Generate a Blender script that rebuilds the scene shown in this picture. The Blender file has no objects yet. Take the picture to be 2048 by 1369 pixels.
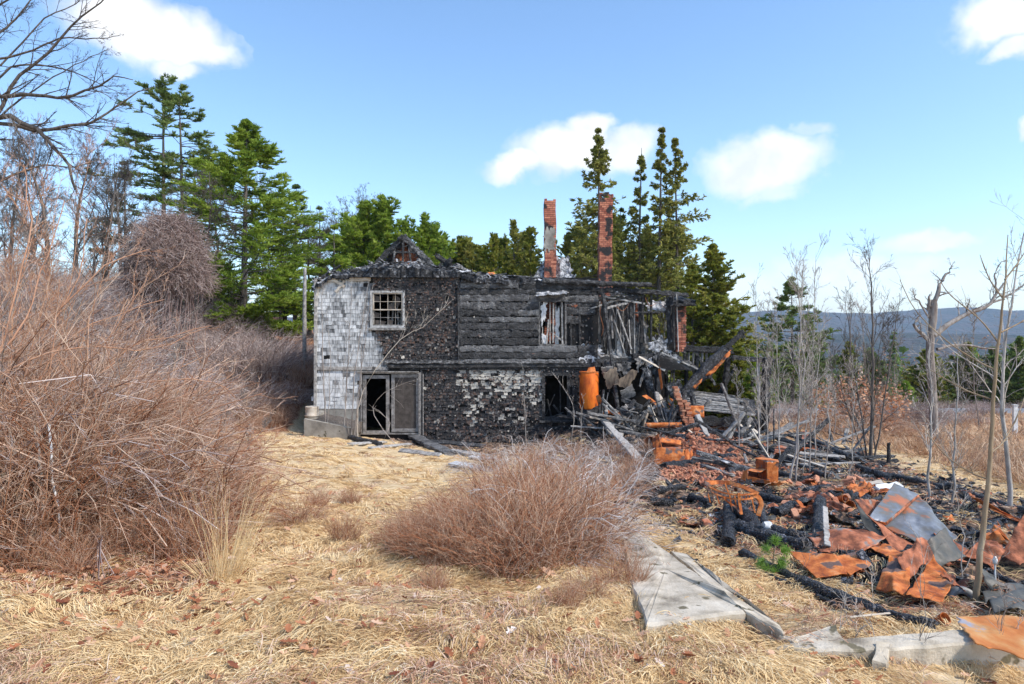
import bpy, math, random
import numpy as np

random.seed(7)
RNG = np.random.default_rng(11)
S = bpy.context.scene
C = S.collection

# ------------------------------------------------------------------ camera
CAMZ = 1.7
F = 24.0 / 36.0 * 2048.0            # focal length in photo pixels
cam_d = bpy.data.cameras.new('camera')
cam_d.lens = 24.0
cam_d.sensor_width = 36.0
cam_d.clip_start = 0.05
cam_d.clip_end = 20000.0
cam = bpy.data.objects.new('camera', cam_d)
cam.location = (0, 0, CAMZ)
cam.rotation_euler = (math.pi / 2, 0, 0)
C.objects.link(cam)
S.camera = cam

# ------------------------------------------------------------------ sun and sky
SUN_AZ = math.radians(118)         # clockwise from +Y (view direction)
SUN_EL = math.radians(47)
sun_d = bpy.data.lights.new('sun', 'SUN')
sun_d.energy = 2.0
sun_d.angle = math.radians(6)
sun_d.color = (1.0, 0.94, 0.86)
sun = bpy.data.objects.new('sun', sun_d)
sv = (math.sin(SUN_AZ) * math.cos(SUN_EL), math.cos(SUN_AZ) * math.cos(SUN_EL), math.sin(SUN_EL))
from mathutils import Vector, Matrix
sun.rotation_euler = Vector(sv).to_track_quat('Z', 'Y').to_euler()
C.objects.link(sun)

W = bpy.data.worlds.new('World')
S.world = W
W.use_nodes = True
nt = W.node_tree
nt.nodes.clear()
wo = nt.nodes.new('ShaderNodeOutputWorld')
bg = nt.nodes.new('ShaderNodeBackground')
sky = nt.nodes.new('ShaderNodeTexSky')
sky.sky_type = 'NISHITA'
sky.sun_disc = False
sky.sun_elevation = SUN_EL
sky.sun_rotation = SUN_AZ
sky.altitude = 200
sky.air_density = 1.0
sky.dust_density = 0.6
sky.ozone_density = 2.2
SKYSTR = 0.15
bg.inputs['Strength'].default_value = SKYSTR
tc = nt.nodes.new('ShaderNodeTexCoord')
nz = nt.nodes.new('ShaderNodeTexNoise')
nz.inputs['Scale'].default_value = 9.0
nz.inputs['Detail'].default_value = 6.0
nz.inputs['Roughness'].default_value = 0.55
nt.links.new(tc.outputs['Generated'], nz.inputs['Vector'])
nzs = nt.nodes.new('ShaderNodeVectorMath'); nzs.operation = 'MULTIPLY_ADD'
nt.links.new(nz.outputs['Color'], nzs.inputs[0])
nzs.inputs[1].default_value = (0.09, 0.09, 0.09)
nzs.inputs[2].default_value = (-0.045, -0.045, -0.045)
nza = nt.nodes.new('ShaderNodeVectorMath'); nza.operation = 'ADD'
nt.links.new(nzs.outputs[0], nza.inputs[0]); nt.links.new(tc.outputs['Generated'], nza.inputs[1])

# drifting clouds: each lobe sits at a fixed direction of the sky
CLOUDS = [(300, 62, 165, 52, 1), (225, 45, 120, 70, 1), (400, 92, 88, 28, .9), (345, 128, 60, 24, .8),
          (1135, 305, 105, 50, 1), (1190, 262, 50, 38, 1), (1255, 300, 62, 34, .8), (1030, 332, 75, 24, .9),
          (1530, 335, 105, 48, .85), (1545, 382, 50, 24, .5), (1610, 275, 40, 17, .35),
          (2015, 30, 95, 50, 1), (2035, 92, 38, 26, .9), (1855, 485, 90, 18, .75), (1740, 540, 170, 34, .6), (1640, 590, 420, 46, .45), (2034, 272, 15, 20, .7)]
def mnode(op, a=None, b=None, clamp=False):
    n = nt.nodes.new('ShaderNodeMath'); n.operation = op; n.use_clamp = clamp
    for i, x in enumerate((a, b)):
        if x is None: continue
        if isinstance(x, (int, float)): n.inputs[i].default_value = x
        else: nt.links.new(x, n.inputs[i])
    return n.outputs[0]
acc = None
for (cx, cy, sx, sy, dens) in CLOUDS:
    d = Vector((cx - 1024, F, 684.5 - cy)).normalized()
    r = Vector((d.y, -d.x, 0)).normalized()
    u = r.cross(d)
    k = d.y                      # angular size
    comb = nt.nodes.new('ShaderNodeCombineXYZ')
    for i, (ax, s_) in enumerate(((r, sx), (u, sy))):
        dt = nt.nodes.new('ShaderNodeVectorMath'); dt.operation = 'DOT_PRODUCT'
        nt.links.new(nza.outputs[0], dt.inputs[0])
        dt.inputs[1].default_value = tuple(ax * (F / (s_ * k)))
        nt.links.new(dt.outputs['Value'], comb.inputs[i])
    # behind the viewer the lobes vanish
    dt = nt.nodes.new('ShaderNodeVectorMath'); dt.operation = 'DOT_PRODUCT'
    nt.links.new(tc.outputs['Generated'], dt.inputs[0]); dt.inputs[1].default_value = tuple(d)
    back = mnode('LESS_THAN', dt.outputs['Value'], 0.0)
    back = mnode('MULTIPLY', back, 50.0)
    nt.links.new(back, comb.inputs[2])
    ln = nt.nodes.new('ShaderNodeVectorMath'); ln.operation = 'LENGTH'
    nt.links.new(comb.outputs[0], ln.inputs[0])
    mr = nt.nodes.new('ShaderNodeMapRange'); mr.interpolation_type = 'SMOOTHSTEP'
    nt.links.new(ln.outputs['Value'], mr.inputs['Value'])
    mr.inputs['From Min'].default_value = 1.28; mr.inputs['From Max'].default_value = 0.5
    mr.inputs['To Min'].default_value = 0.0; mr.inputs['To Max'].default_value = dens
    acc = mr.outputs[0] if acc is None else mnode('MAXIMUM', acc, mr.outputs[0])
# sky gains a little saturation of its own, then clouds over it
hs = nt.nodes.new('ShaderNodeHueSaturation')
hs.inputs['Saturation'].default_value = 1.08
hs.inputs['Hue'].default_value = 0.498
hs.inputs['Value'].default_value = 0.86
nt.links.new(sky.outputs[0], hs.inputs['Color'])
mixc = nt.nodes.new('ShaderNodeMixRGB')
en = nt.nodes.new('ShaderNodeTexNoise'); en.inputs['Scale'].default_value = 26; en.inputs['Detail'].default_value = 8; en.inputs['Roughness'].default_value = .62; nt.links.new(tc.outputs['Generated'], en.inputs['Vector'])
e1 = mnode('SUBTRACT', en.outputs['Fac'], .5); e2 = mnode('MULTIPLY', e1, 1.1); e3 = mnode('SUBTRACT', 1.0, acc); e4 = mnode('MULTIPLY', e2, e3); e5 = mnode('GREATER_THAN', acc, .001); e6 = mnode('MULTIPLY', e4, e5); acc = mnode('ADD', acc, e6, True)
nt.links.new(acc, mixc.inputs['Fac'])
nt.links.new(hs.outputs[0], mixc.inputs['Color1'])
cn = nt.nodes.new('ShaderNodeTexNoise'); cn.inputs['Scale'].default_value = 22; cn.inputs['Detail'].default_value = 7; nt.links.new(tc.outputs['Generated'], cn.inputs['Vector'])
cr_ = nt.nodes.new('ShaderNodeValToRGB'); nt.links.new(cn.outputs['Fac'], cr_.inputs[0]); cr_.color_ramp.elements[0].position = .35; cr_.color_ramp.elements[0].color = (.80, .82, .86, 1); cr_.color_ramp.elements[1].position = .6; cr_.color_ramp.elements[1].color = (1, 1, 1, 1)
cs_ = nt.nodes.new('ShaderNodeVectorMath'); cs_.operation = 'SCALE'; cs_.inputs['Scale'].default_value = 3.9; nt.links.new(cr_.outputs[0], cs_.inputs[0]); nt.links.new(cs_.outputs[0], mixc.inputs['Color2'])
nt.links.new(mixc.outputs[0], bg.inputs['Color'])
nt.links.new(bg.outputs[0], wo.inputs['Surface'])

S.view_settings.view_transform = 'Standard'
S.view_settings.look = 'None'
S.view_settings.gamma = 1
S.view_settings.use_curve_mapping = False
S.view_settings.exposure = 1.14
S.render.engine = 'CYCLES'
S.cycles.max_bounces = 6
S.cycles.diffuse_bounces = 3
S.cycles.transparent_max_bounces = 8
S.cycles.volume_bounces = 0

# ------------------------------------------------------------------ noise
def _h(ix, iy, iz, seed):
    h = (ix.astype(np.int64) * 374761393 + iy.astype(np.int64) * 668265263 + iz.astype(np.int64) * 2147483647 + seed * 974634777) & 0xFFFFFFFF
    h = ((h ^ (h >> 13)) * 1274126177) & 0xFFFFFFFF
    h = ((h ^ (h >> 16)) * 2246822519) & 0xFFFFFFFF
    return (h & 0xFFFFFF) / float(0xFFFFFF)
def vn(x, y, z=None, seed=0):
    x = np.asarray(x, float); y = np.asarray(y, float)
    z = np.zeros_like(x) if z is None else np.asarray(z, float)
    x, y, z = np.broadcast_arrays(x, y, z)
    i, j, k = np.floor(x), np.floor(y), np.floor(z)
    f, g, h = x - i, y - j, z - k
    f = f * f * (3 - 2 * f); g = g * g * (3 - 2 * g); h = h * h * (3 - 2 * h)
    r = 0
    for a in (0, 1):
        for b in (0, 1):
            for c in (0, 1):
                w = (f if a else 1 - f) * (g if b else 1 - g) * (h if c else 1 - h)
                r = r + w * _h(i + a, j + b, k + c, seed)
    return r * 2 - 1
def fbm(x, y, z=None, o=4, seed=0, gain=.5):
    r = 0; a = 1; s = 1
    for q in range(o):
        r = r + a * vn(np.asarray(x) * s, np.asarray(y) * s, None if z is None else np.asarray(z) * s, seed + q * 17)
        a *= gain; s *= 2.03
    return r
def sst(x, a, b):
    t = np.clip((np.asarray(x, float) - a) / (b - a), 0, 1)
    return t * t * (3 - 2 * t)

# ------------------------------------------------------------------ terrain
ASH = [(2.5, 4.4), (2.0, 6.2), (1.5, 8), (1.0, 11), (0.5, 16), (-3.5, 21), (-4.5, 23), (10.5, 24), (9.6, 18), (8, 12.5), (7.2, 8), (7.5, 4.4)]
def polydist(x, y, poly):
    """signed distance, positive inside"""
    x = np.asarray(x, float); y = np.asarray(y, float)
    inside = np.zeros(x.shape, bool); d = np.full(x.shape, 1e9)
    n = len(poly)
    for i in range(n):
        x1, y1 = poly[i]; x2, y2 = poly[(i + 1) % n]
        c = ((y1 > y) != (y2 > y)) & (x < (x2 - x1) * (y - y1) / (y2 - y1 + 1e-12) + x1)
        inside ^= c
        t = np.clip(((x - x1) * (x2 - x1) + (y - y1) * (y2 - y1)) / ((x2 - x1) ** 2 + (y2 - y1) ** 2), 0, 1)
        d = np.minimum(d, np.hypot(x - x1 - t * (x2 - x1), y - y1 - t * (y2 - y1)))
    return np.where(inside, d, -d)
def hgt(x, y):
    x = np.asarray(x, float); y = np.asarray(y, float)
    z = np.interp(y, [-40, 3.4, 23, 44, 60, 90, 200, 800, 2400, 9000], [.6, 0, -1.75, -3.0, -4.2, -8, -22, -40, -60, -60])
    far = 1 - sst(y, 60, 160)
    hill = 5.0 * sst(-x, 6.5, 19) * sst(y, 7, 30) * far
    bank = 2.4 * sst(-x, 6.9, 8.2) * sst(y, 22.6, 27) * far
    rise = 2.0 * sst(y, 30.5, 36) * sst(-x, -9, -3) * far
    near = 0.30 * sst(-x, 1.5, 6) * sst(y, 2, 7)
    z = z + np.maximum(hill, 0) + np.where(hill > bank, 0, bank - hill) * 0.8 + rise + near
    # heap of wreckage against the right half of the house
    z = z + 0.95 * np.exp(-((x - 4.6) / 2.9) ** 4 - ((y - 22.6) / 1.6) ** 2)
    z = z + 0.48 * np.exp(-((x - 5.4) / 3.0) ** 2 - ((y - 18.5) / 2.2) ** 2)
    z = z - 0.42 * np.exp(-((x - 3.6) / 1.5) ** 2 - ((y - 3.0) / .75) ** 2)
    m = sst(np.hypot(x, y), 150, 60)
    ash = sst(polydist(x, y, ASH), -.3, .8)
    z = z + m * (0.05 * fbm(x * .9, y * 1.3, o=3, seed=3) + 0.035 * vn(x * 3.1, y * 4.3, seed=5)) + m * ash * 0.06 * fbm(x * 2.5, y * 2.5, o=3, seed=9)
    return z
def P(px, py, Y):
    return np.array([(px - 1024) / F * Y, Y, CAMZ - (py - 684.5) / F * Y])
def G(px, py, off=0.0):
    """point of the ground seen at a place of the photograph"""
    ys = np.concatenate([np.arange(1.5, 30, .02), np.arange(30, 200, .2)])
    xs = (px - 1024) / F * ys
    zs = CAMZ - (py - 684.5) / F * ys
    d = zs - (hgt(xs, ys) + off)
    k = np.argmax(d < 0) if (d < 0).any() else len(ys) - 1
    return np.array([xs[k], ys[k], float(hgt(xs[k], ys[k]) + off)])
def onground(x, y, off=0.0):
    return np.array([x, y, float(hgt(x, y)) + off])

# ------------------------------------------------------------------ mesh helpers
class MB:
    def __init__(s): s.v = []; s.f = {3: [], 4: []}; s.t = []; s.n = 0; s.sm = False
    def add(s, v, f, t=0.5):
        v = np.asarray(v, float).reshape(-1, 3)
        t = np.broadcast_to(np.asarray(t, float), (len(v),)) if np.ndim(t) == 0 or len(np.atleast_1d(t)) == len(v) else np.full(len(v), .5)
        f = np.asarray(f, int)
        if len(f): s.f[f.shape[1]].append(f + s.n)
        s.v.append(v); s.t.append(t); s.n += len(v)
        return s
    def build(s, name, mat, parent=None, smooth=False):
        me = bpy.data.meshes.new(name)
        v = np.concatenate(s.v); t = np.concatenate(s.t)
        f3 = np.concatenate(s.f[3]) if s.f[3] else np.zeros((0, 3), int)
        f4 = np.concatenate(s.f[4]) if s.f[4] else np.zeros((0, 4), int)
        loops = np.concatenate([f3.ravel(), f4.ravel()])
        st = np.concatenate([np.arange(len(f3)) * 3, len(f3) * 3 + np.arange(len(f4)) * 4])
        me.vertices.add(len(v)); me.vertices.foreach_set('co', v.ravel())
        me.loops.add(len(loops)); me.loops.foreach_set('vertex_index', loops)
        me.polygons.add(len(st)); me.polygons.foreach_set('loop_start', st)
        me.update(calc_edges=True)
        a = me.attributes.new('tint', 'FLOAT', 'POINT'); a.data.foreach_set('value', t)
        me.polygons.foreach_set('use_smooth', np.full(len(st), bool(smooth or s.sm)))
        me.materials.append(mat)
        o = bpy.data.objects.new(name, me); C.objects.link(o)
        if parent: o.parent = parent
        return o
def tag(o, label=None, cat=None, group=None, kind=None):
    if label: o['label'] = label
    if cat: o['category'] = cat
    if group: o['group'] = group
    if kind: o['kind'] = kind
    return o
def empty(name, loc, label, cat, group=None):
    o = bpy.data.objects.new(name, None); C.objects.link(o); o.location = tuple(float(a) for a in loc)
    o.empty_display_size = .2
    return tag(o, label, cat, group)
def place(o, parent_root):
    """keep world coordinates of a part built in world space under a moved root"""
    o.parent = parent_root
    o.matrix_parent_inverse = Matrix.Translation(parent_root.location).inverted()
    return o
def nrm(v): return v / (np.linalg.norm(v, axis=-1, keepdims=True) + 1e-9)
def rnd3(n, *s): return RNG.normal(size=(n,) + s + (3,))

def tubes(mb, Pp, R, sides=3, tint=None, cap=False):
    """Pp (N,K,3), R (N,K)"""
    mb.sm = True; N, K, _ = Pp.shape
    T = np.gradient(Pp, axis=1); T = nrm(T)
    ref = np.where(np.abs(T[..., 2:3]) > .9, np.array([1., 0, 0]), np.array([0, 0, 1.]))
    A = nrm(np.cross(T, ref)); B = np.cross(T, A)
    an = np.arange(sides) / sides * 2 * np.pi
    ring = A[:, :, None] * np.cos(an)[None, None, :, None] + B[:, :, None] * np.sin(an)[None, None, :, None]
    V = Pp[:, :, None] + ring * R[:, :, None, None]
    base = (np.arange(N) * K * sides)[:, None, None]
    k = (np.arange(K - 1) * sides)[None, :, None]; s0 = np.arange(sides)[None, None]; s1 = (s0 + 1) % sides
    Fq = np.stack([base + k + s0, base + k + s1, base + k + sides + s1, base + k + sides + s0], -1).reshape(-1, 4)
    t = RNG.random(N) if tint is None else np.broadcast_to(tint, (N,))
    mb.add(V, Fq, np.repeat(t, K * sides))
    if cap:
        for n in range(N):
            for kk in (0, K - 1):
                c = Pp[n, kk]; vv = np.vstack([V[n, kk], c[None]])
                ff = [(a, (a + 1) % sides, sides) for a in range(sides)]
                mb.add(vv, ff, t[n])
    return V
def strips(mb, Pp, Wd, side, tint):
    """flat blades; Pp (N,K,3) Wd (N,K) side (N,3)"""
    N, K, _ = Pp.shape
    V = np.stack([Pp - side[:, None] * Wd[..., None], Pp + side[:, None] * Wd[..., None]], 2)
    base = (np.arange(N) * K * 2)[:, None]; k = (np.arange(K - 1) * 2)[None]
    Fq = np.stack([base + k, base + k + 1, base + k + 3, base + k + 2], -1).reshape(-1, 4)
    mb.add(V, Fq, np.repeat(tint, K * 2))
def cards(mb, c, a, b, tint, tip=.35):
    n = len(c)
    V = np.stack([c - b, c + b, c + a + b * tip, c + a - b * tip], 1)
    mb.add(V, np.arange(n * 4).reshape(-1, 4), np.repeat(tint, 4))
def grow(Pp, R, M, t0, t1, L, ang, up=0.0, K=5, rs=.55, jit=.15, Labs=None, tip=.3, rmin=.0):
    N, K0, _ = Pp.shape
    t = RNG.uniform(t0, t1, (N, M)) * (K0 - 1)
    i = np.clip(t.astype(int), 0, K0 - 2); f = (t - i)[..., None]
    ar = np.arange(N)[:, None]
    s = Pp[ar, i] * (1 - f) + Pp[ar, i + 1] * f
    T = nrm(Pp[ar, i + 1] - Pp[ar, i])
    r = (R[ar, i] * (1 - f[..., 0]) + R[ar, i + 1] * f[..., 0]) * rs
    Lp = np.linalg.norm(np.diff(Pp, axis=1), axis=2).sum(1)[:, None] if Labs is None else Labs
    ln = Lp * L * (1.0 - .55 * t / (K0 - 1)) * RNG.uniform(.6, 1.2, (N, M))
    rv = RNG.normal(size=T.shape); perp = nrm(rv - (rv * T).sum(-1, keepdims=True) * T)
    an = np.radians(ang) * RNG.uniform(.6, 1.3, (N, M))[..., None]
    d = T * np.cos(an) + perp * np.sin(an)
    n = N * M
    s = s.reshape(n, 3); d = d.reshape(n, 3); ln = ln.reshape(n); r = np.maximum(r.reshape(n), rmin)
    out = np.empty((n, K, 3)); out[:, 0] = s
    for k in range(1, K):
        d = nrm(d + np.array([0, 0, up]) + RNG.normal(size=(n, 3)) * jit)
        out[:, k] = out[:, k - 1] + d * (ln / (K - 1))[:, None]
    RR = r[:, None] * np.linspace(1, tip, K)[None]
    return out, RR
def bezier(pts, K):
    pts = np.asarray(pts, float); n = len(pts)
    t = np.linspace(0, n - 1, K); i = np.clip(t.astype(int), 0, n - 2); f = (t - i)[:, None]
    p0 = pts[np.maximum(i - 1, 0)]; p1 = pts[i]; p2 = pts[i + 1]; p3 = pts[np.minimum(i + 2, n - 1)]
    return .5 * ((2 * p1) + (p2 - p0) * f + (2 * p0 - 5 * p1 + 4 * p2 - p3) * f ** 2 + (3 * p1 - p0 - 3 * p2 + p3) * f ** 3)
def box(mb, lo, hi, tint=.5):
    x0, y0, z0 = lo; x1, y1, z1 = hi
    v = [(x0, y0, z0), (x1, y0, z0), (x1, y1, z0), (x0, y1, z0), (x0, y0, z1), (x1, y0, z1), (x1, y1, z1), (x0, y1, z1)]
    f = [(0, 3, 2, 1), (4, 5, 6, 7), (0, 1, 5, 4), (1, 2, 6, 5), (2, 3, 7, 6), (3, 0, 4, 7)]
    mb.add(v, f, tint)
def beam(mb, p0, p1, w, h, rough=.1, seed=0, tint=.5, up=(0, 0, 1), K=None, bend=0):
    """sawn timber with worn, eaten edges; w across, h along up"""
    p0 = np.array(p0, float); p1 = np.array(p1, float)
    L = np.linalg.norm(p1 - p0); K = K or int(max(4, min(26, L / max(w, h) * 1.6)))
    T = (p1 - p0) / (L + 1e-9); up = np.array(up, float)
    if abs(T @ up) > .93: up = np.array([1., .2, 0])
    A = nrm(np.cross(T, up)); B = np.cross(A, T)
    pr = np.array([(-1, -.8), (-.8, -1), (0, -1), (.8, -1), (1, -.8), (1, 0), (1, .8), (.8, 1), (0, 1), (-.8, 1), (-1, .8), (-1, 0)]) * .5
    s = len(pr); t = np.linspace(0, 1, K)
    c = p0 + T * L * t[:, None]
    if bend: c = c + B * (np.sin(t * np.pi) * bend)[:, None]
    V = c[:, None] + A * (pr[:, 0] * w)[None, :, None] + B * (pr[:, 1] * h)[None, :, None]
    m = min(w, h)
    q = V / (m * .9) + seed * 7.3
    n = fbm(q[..., 0], q[..., 1], q[..., 2], o=2, seed=seed)
    V = c[:, None] + (V - c[:, None]) * (1 + rough * 1.6 * n[..., None])
    # broken ends
    for e, sg in ((0, -1), (K - 1, 1)):
        V[e] += T * sg * (vn(V[e, :, 0] * 30, V[e, :, 2] * 30, V[e, :, 1] * 30, seed=seed)[:, None]) * m * rough * 3
    k = np.arange(K - 1)[:, None] * s; s0 = np.arange(s)[None]; s1 = (s0 + 1) % s
    mb.add(V, np.stack([k + s0, k + s1, k + s + s1, k + s + s0], -1).reshape(-1, 4), tint)
    for e in (0, K - 1):
        vv = np.vstack([V[e], V[e].mean(0)[None]])
        mb.add(vv, [(a, (a + 1) % s, s) if e else ((a + 1) % s, a, s) for a in range(s)], tint)
def log(mb, pts, r0, r1, seed=0, tint=.5, K=26, s=12, rough=.16):
    c = bezier(pts, K); L = np.linalg.norm(np.diff(c, axis=0), axis=1).sum()
    T = nrm(np.gradient(c, axis=0))
    ref = np.array([0, 0, 1.]) if abs(T[:, 2]).mean() < .8 else np.array([1., 0, 0])
    A = nrm(np.cross(T, ref)); B = np.cross(T, A)
    an = np.arange(s) / s * 2 * np.pi
    ring = A[:, None] * np.cos(an)[None, :, None] + B[:, None] * np.sin(an)[None, :, None]
    rr = np.linspace(r0, r1, K)
    q = (c[:, None] + ring * rr[:, None, None]) / max(r0, .03) * .9
    n = fbm(q[..., 0] + seed, q[..., 1], q[..., 2], o=3, seed=seed)
    V = c[:, None] + ring * (rr[:, None] * (1 + rough * 1.5 * n))[..., None]
    V[0] -= T[0] * (.4 * r0 * vn(an * 3, an * 0 + seed))[:, None]; V[-1] += T[-1] * (.6 * r1 * vn(an * 3, an * 0 + seed + 5))[:, None]
    k = np.arange(K - 1)[:, None] * s; s0 = np.arange(s)[None]; s1 = (s0 + 1) % s
    mb.add(V, np.stack([k + s0, k + s1, k + s + s1, k + s + s0], -1).reshape(-1, 4), tint)
    for e in (0, K - 1):
        mb.add(np.vstack([V[e], V[e].mean(0)[None]]), [(a, (a + 1) % s, s) for a in range(s)], tint)
def sheet(mb, c4, nu=20, nv=14, amp=.05, fs=3.0, seed=0, thick=.006, ragged=.015, tint=.5, fold=0, sag=0, holes=0):
    """crumpled plate between four corners (a,b,c,d in order round)"""
    a, b, c, d = [np.array(q, float) for q in c4]
    if thick < .008: mb.sm = True
    u, v = np.meshgrid(np.linspace(0, 1, nu), np.linspace(0, 1, nv), indexing='ij')
    Lu = np.linalg.norm(b - a); Lv = np.linalg.norm(d - a)
    e = ragged
    us = u + e * vn(v * 9, v * 0 + 1, seed=seed) * (2 * np.abs(u - .5)) ** 3 * (1 - (2 * np.abs(v - .5)) ** 6)
    vs = v + e * vn(u * 9, u * 0 + 2, seed=seed + 3) * (2 * np.abs(v - .5)) ** 3 * (1 - (2 * np.abs(u - .5)) ** 6)
    U, Vv = us[..., None], vs[..., None]
    Q = a * (1 - U) * (1 - Vv) + b * U * (1 - Vv) + c * U * Vv + d * (1 - U) * Vv
    nn = nrm(np.cross(b - a, d - a))
    w = fbm(us * Lu * fs, vs * Lv * fs, o=3, seed=seed)
    w2 = 1 - np.abs(vn(us * Lu * fs * .8 + 9, vs * Lv * fs * .8, seed=seed + 8)) * 2   # creases
    disp = amp * (w * .6 + w2 * .5) + amp * .22 * fbm(us * Lu * fs * 3.3, vs * Lv * fs * 3.3, o=2, seed=seed + 31) + fold * np.abs(np.sin((us * 1.3 + vs * .6) * 5)) - sag * 4 * us * (1 - us)
    Q = Q + nn * disp[..., None]
    N = np.cross(np.gradient(Q, axis=0), np.gradient(Q, axis=1)); N = nrm(N)
    Q2 = Q - N * thick
    n = nu * nv
    idx = np.arange(n).reshape(nu, nv)
    f = np.stack([idx[:-1, :-1], idx[1:, :-1], idx[1:, 1:], idx[:-1, 1:]], -1).reshape(-1, 4)
    if holes:
        uc = u[:-1, :-1].ravel(); vc = v[:-1, :-1].ravel()
        keep = vn(uc * 9, vc * 9, seed=seed + 21) < holes
        f = f[keep]
        mb.add(np.concatenate([Q.reshape(-1, 3), Q2.reshape(-1, 3)]), np.concatenate([f, f[:, ::-1] + n]), tint); return
    ed = np.concatenate([idx[:, 0], idx[-1, 1:], idx[-2::-1, -1], idx[0, -2:0:-1]]); e2 = np.roll(ed, -1)
    fe = np.stack([ed, ed + n, e2 + n, e2], -1)
    mb.add(np.concatenate([Q.reshape(-1, 3), Q2.reshape(-1, 3)]), np.concatenate([f, f[:, ::-1] + n, fe]), tint)

# ------------------------------------------------------------------ materials
def mat(name, stops, scale=6, detail=6, bump=.3, bscale=None, rough=.9, tint=.0, metal=0, stretch=(1, 1, 1), crack=0, bdist=.02,
        speck=None, spscale=30, spthr=.62, translucent=0, spec=.3):
    m = bpy.data.materials.new(name); m.use_nodes = True
    n = m.node_tree.nodes; l = m.node_tree.links
    b = n['Principled BSDF']; b.inputs['Roughness'].default_value = rough; b.inputs['Metallic'].default_value = metal
    b.inputs['Specular IOR Level'].default_value = spec
    tcn = n.new('ShaderNodeTexCoord'); mp = n.new('ShaderNodeMapping'); mp.inputs['Scale'].default_value = stretch
    l.new(tcn.outputs['Object'], mp.inputs['Vector'])
    nn = n.new('ShaderNodeTexNoise'); nn.inputs['Scale'].default_value = scale; nn.inputs['Detail'].default_value = detail; nn.inputs['Roughness'].default_value = .62
    l.new(mp.outputs[0], nn.inputs['Vector'])
    fac = nn.outputs['Fac']
    if tint:
        at = n.new('ShaderNodeAttribute'); at.attribute_name = 'tint'
        m1 = n.new('ShaderNodeMath'); m1.operation = 'SUBTRACT'; l.new(at.outputs['Fac'], m1.inputs[0]); m1.inputs[1].default_value = .5
        m2 = n.new('ShaderNodeMath'); m2.operation = 'MULTIPLY_ADD'; l.new(m1.outputs[0], m2.inputs[0]); m2.inputs[1].default_value = tint
        if tint >= .9:      # tint rules, noise only perturbs
            m3 = n.new('ShaderNodeMath'); m3.operation = 'MULTIPLY_ADD'; l.new(fac, m3.inputs[0]); m3.inputs[1].default_value = .5; m3.inputs[2].default_value = .25
            l.new(m3.outputs[0], m2.inputs[2])
        else: l.new(fac, m2.inputs[2])
        fac = m2.outputs[0]
    cr = n.new('ShaderNodeValToRGB'); l.new(fac, cr.inputs[0])
    el = cr.color_ramp.elements
    while len(el) < len(stops): el.new(.5)
    for e, (p, c) in zip(el, stops): e.position = p; e.color = (c[0], c[1], c[2], 1)
    col = cr.outputs[0]
    if speck:
        n2 = n.new('ShaderNodeTexNoise'); n2.inputs['Scale'].default_value = spscale; n2.inputs['Detail'].default_value = 3
        l.new(mp.outputs[0], n2.inputs['Vector'])
        mr = n.new('ShaderNodeMapRange'); l.new(n2.outputs['Fac'], mr.inputs[0]); mr.inputs[1].default_value = spthr; mr.inputs[2].default_value = spthr + .04
        mx = n.new('ShaderNodeMixRGB'); l.new(mr.outputs[0], mx.inputs[0]); l.new(col, mx.inputs[1]); mx.inputs[2].default_value = (*speck, 1)
        col = mx.outputs[0]
    l.new(col, b.inputs['Base Color'])
    if bump:
        bn = n.new('ShaderNodeBump'); bn.inputs['Strength'].default_value = bump; bn.inputs['Distance'].default_value = bdist
        nb = n.new('ShaderNodeTexNoise'); nb.inputs['Scale'].default_value = bscale or scale * 3; nb.inputs['Detail'].default_value = 8; l.new(mp.outputs[0], nb.inputs['Vector'])
        hgt_ = nb.outputs['Fac']
        if crack:
            vo = n.new('ShaderNodeTexVoronoi'); vo.feature = 'DISTANCE_TO_EDGE'; vo.inputs['Scale'].default_value = crack; l.new(mp.outputs[0], vo.inputs['Vector'])
            mr2 = n.new('ShaderNodeMapRange'); l.new(vo.outputs['Distance'], mr2.inputs[0]); mr2.inputs[2].default_value = .22
            ad = n.new('ShaderNodeMath'); ad.operation = 'MULTIPLY_ADD'; l.new(nb.outputs['Fac'], ad.inputs[0]); ad.inputs[1].default_value = .6; l.new(mr2.outputs[0], ad.inputs[2])
            hgt_ = ad.outputs[0]
        l.new(hgt_, bn.inputs['Height']); l.new(bn.outputs[0], b.inputs['Normal'])
    if translucent:
        o = n['Material Output']; tr = n.new('ShaderNodeBsdfTranslucent'); l.new(col, tr.inputs[0])
        ms = n.new('ShaderNodeMixShader'); ms.inputs[0].default_value = translucent
        l.new(b.outputs[0], ms.inputs[1]); l.new(tr.outputs[0], ms.inputs[2]); l.new(ms.outputs[0], o.inputs['Surface'])
    return m
BK = (.018, .017, .017); DK = (.045, .043, .042); GY = (.10, .098, .096)
M = {}
M['char'] = mat('charred_wood', [(.3, BK), (.47, DK), (.58, (.10, .097, .095)), (.70, (.30, .29, .28))], scale=7, tint=.35, bump=.9, bscale=26, crack=22, bdist=.03, rough=.62, spec=.5)
M['charlog'] = mat('charred_bark', [(.3, BK), (.52, (.035, .034, .036)), (.62, (.10, .10, .11)), (.78, (.28, .28, .3))], scale=14, tint=.3, bump=1, bscale=34, crack=30, bdist=.03, rough=.6, spec=.5)
M['board'] = mat('charred_board', [(.3, (.02, .02, .02)), (.44, (.045, .044, .044)), (.56, (.10, .098, .098)), (.7, (.24, .235, .23))], scale=3.2, tint=.5, bump=1, bscale=13, crack=13, bdist=.035, rough=.6, stretch=(1, 1, 2.2), speck=(.4, .37, .32), spscale=7, spthr=.735, spec=.5)
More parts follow.
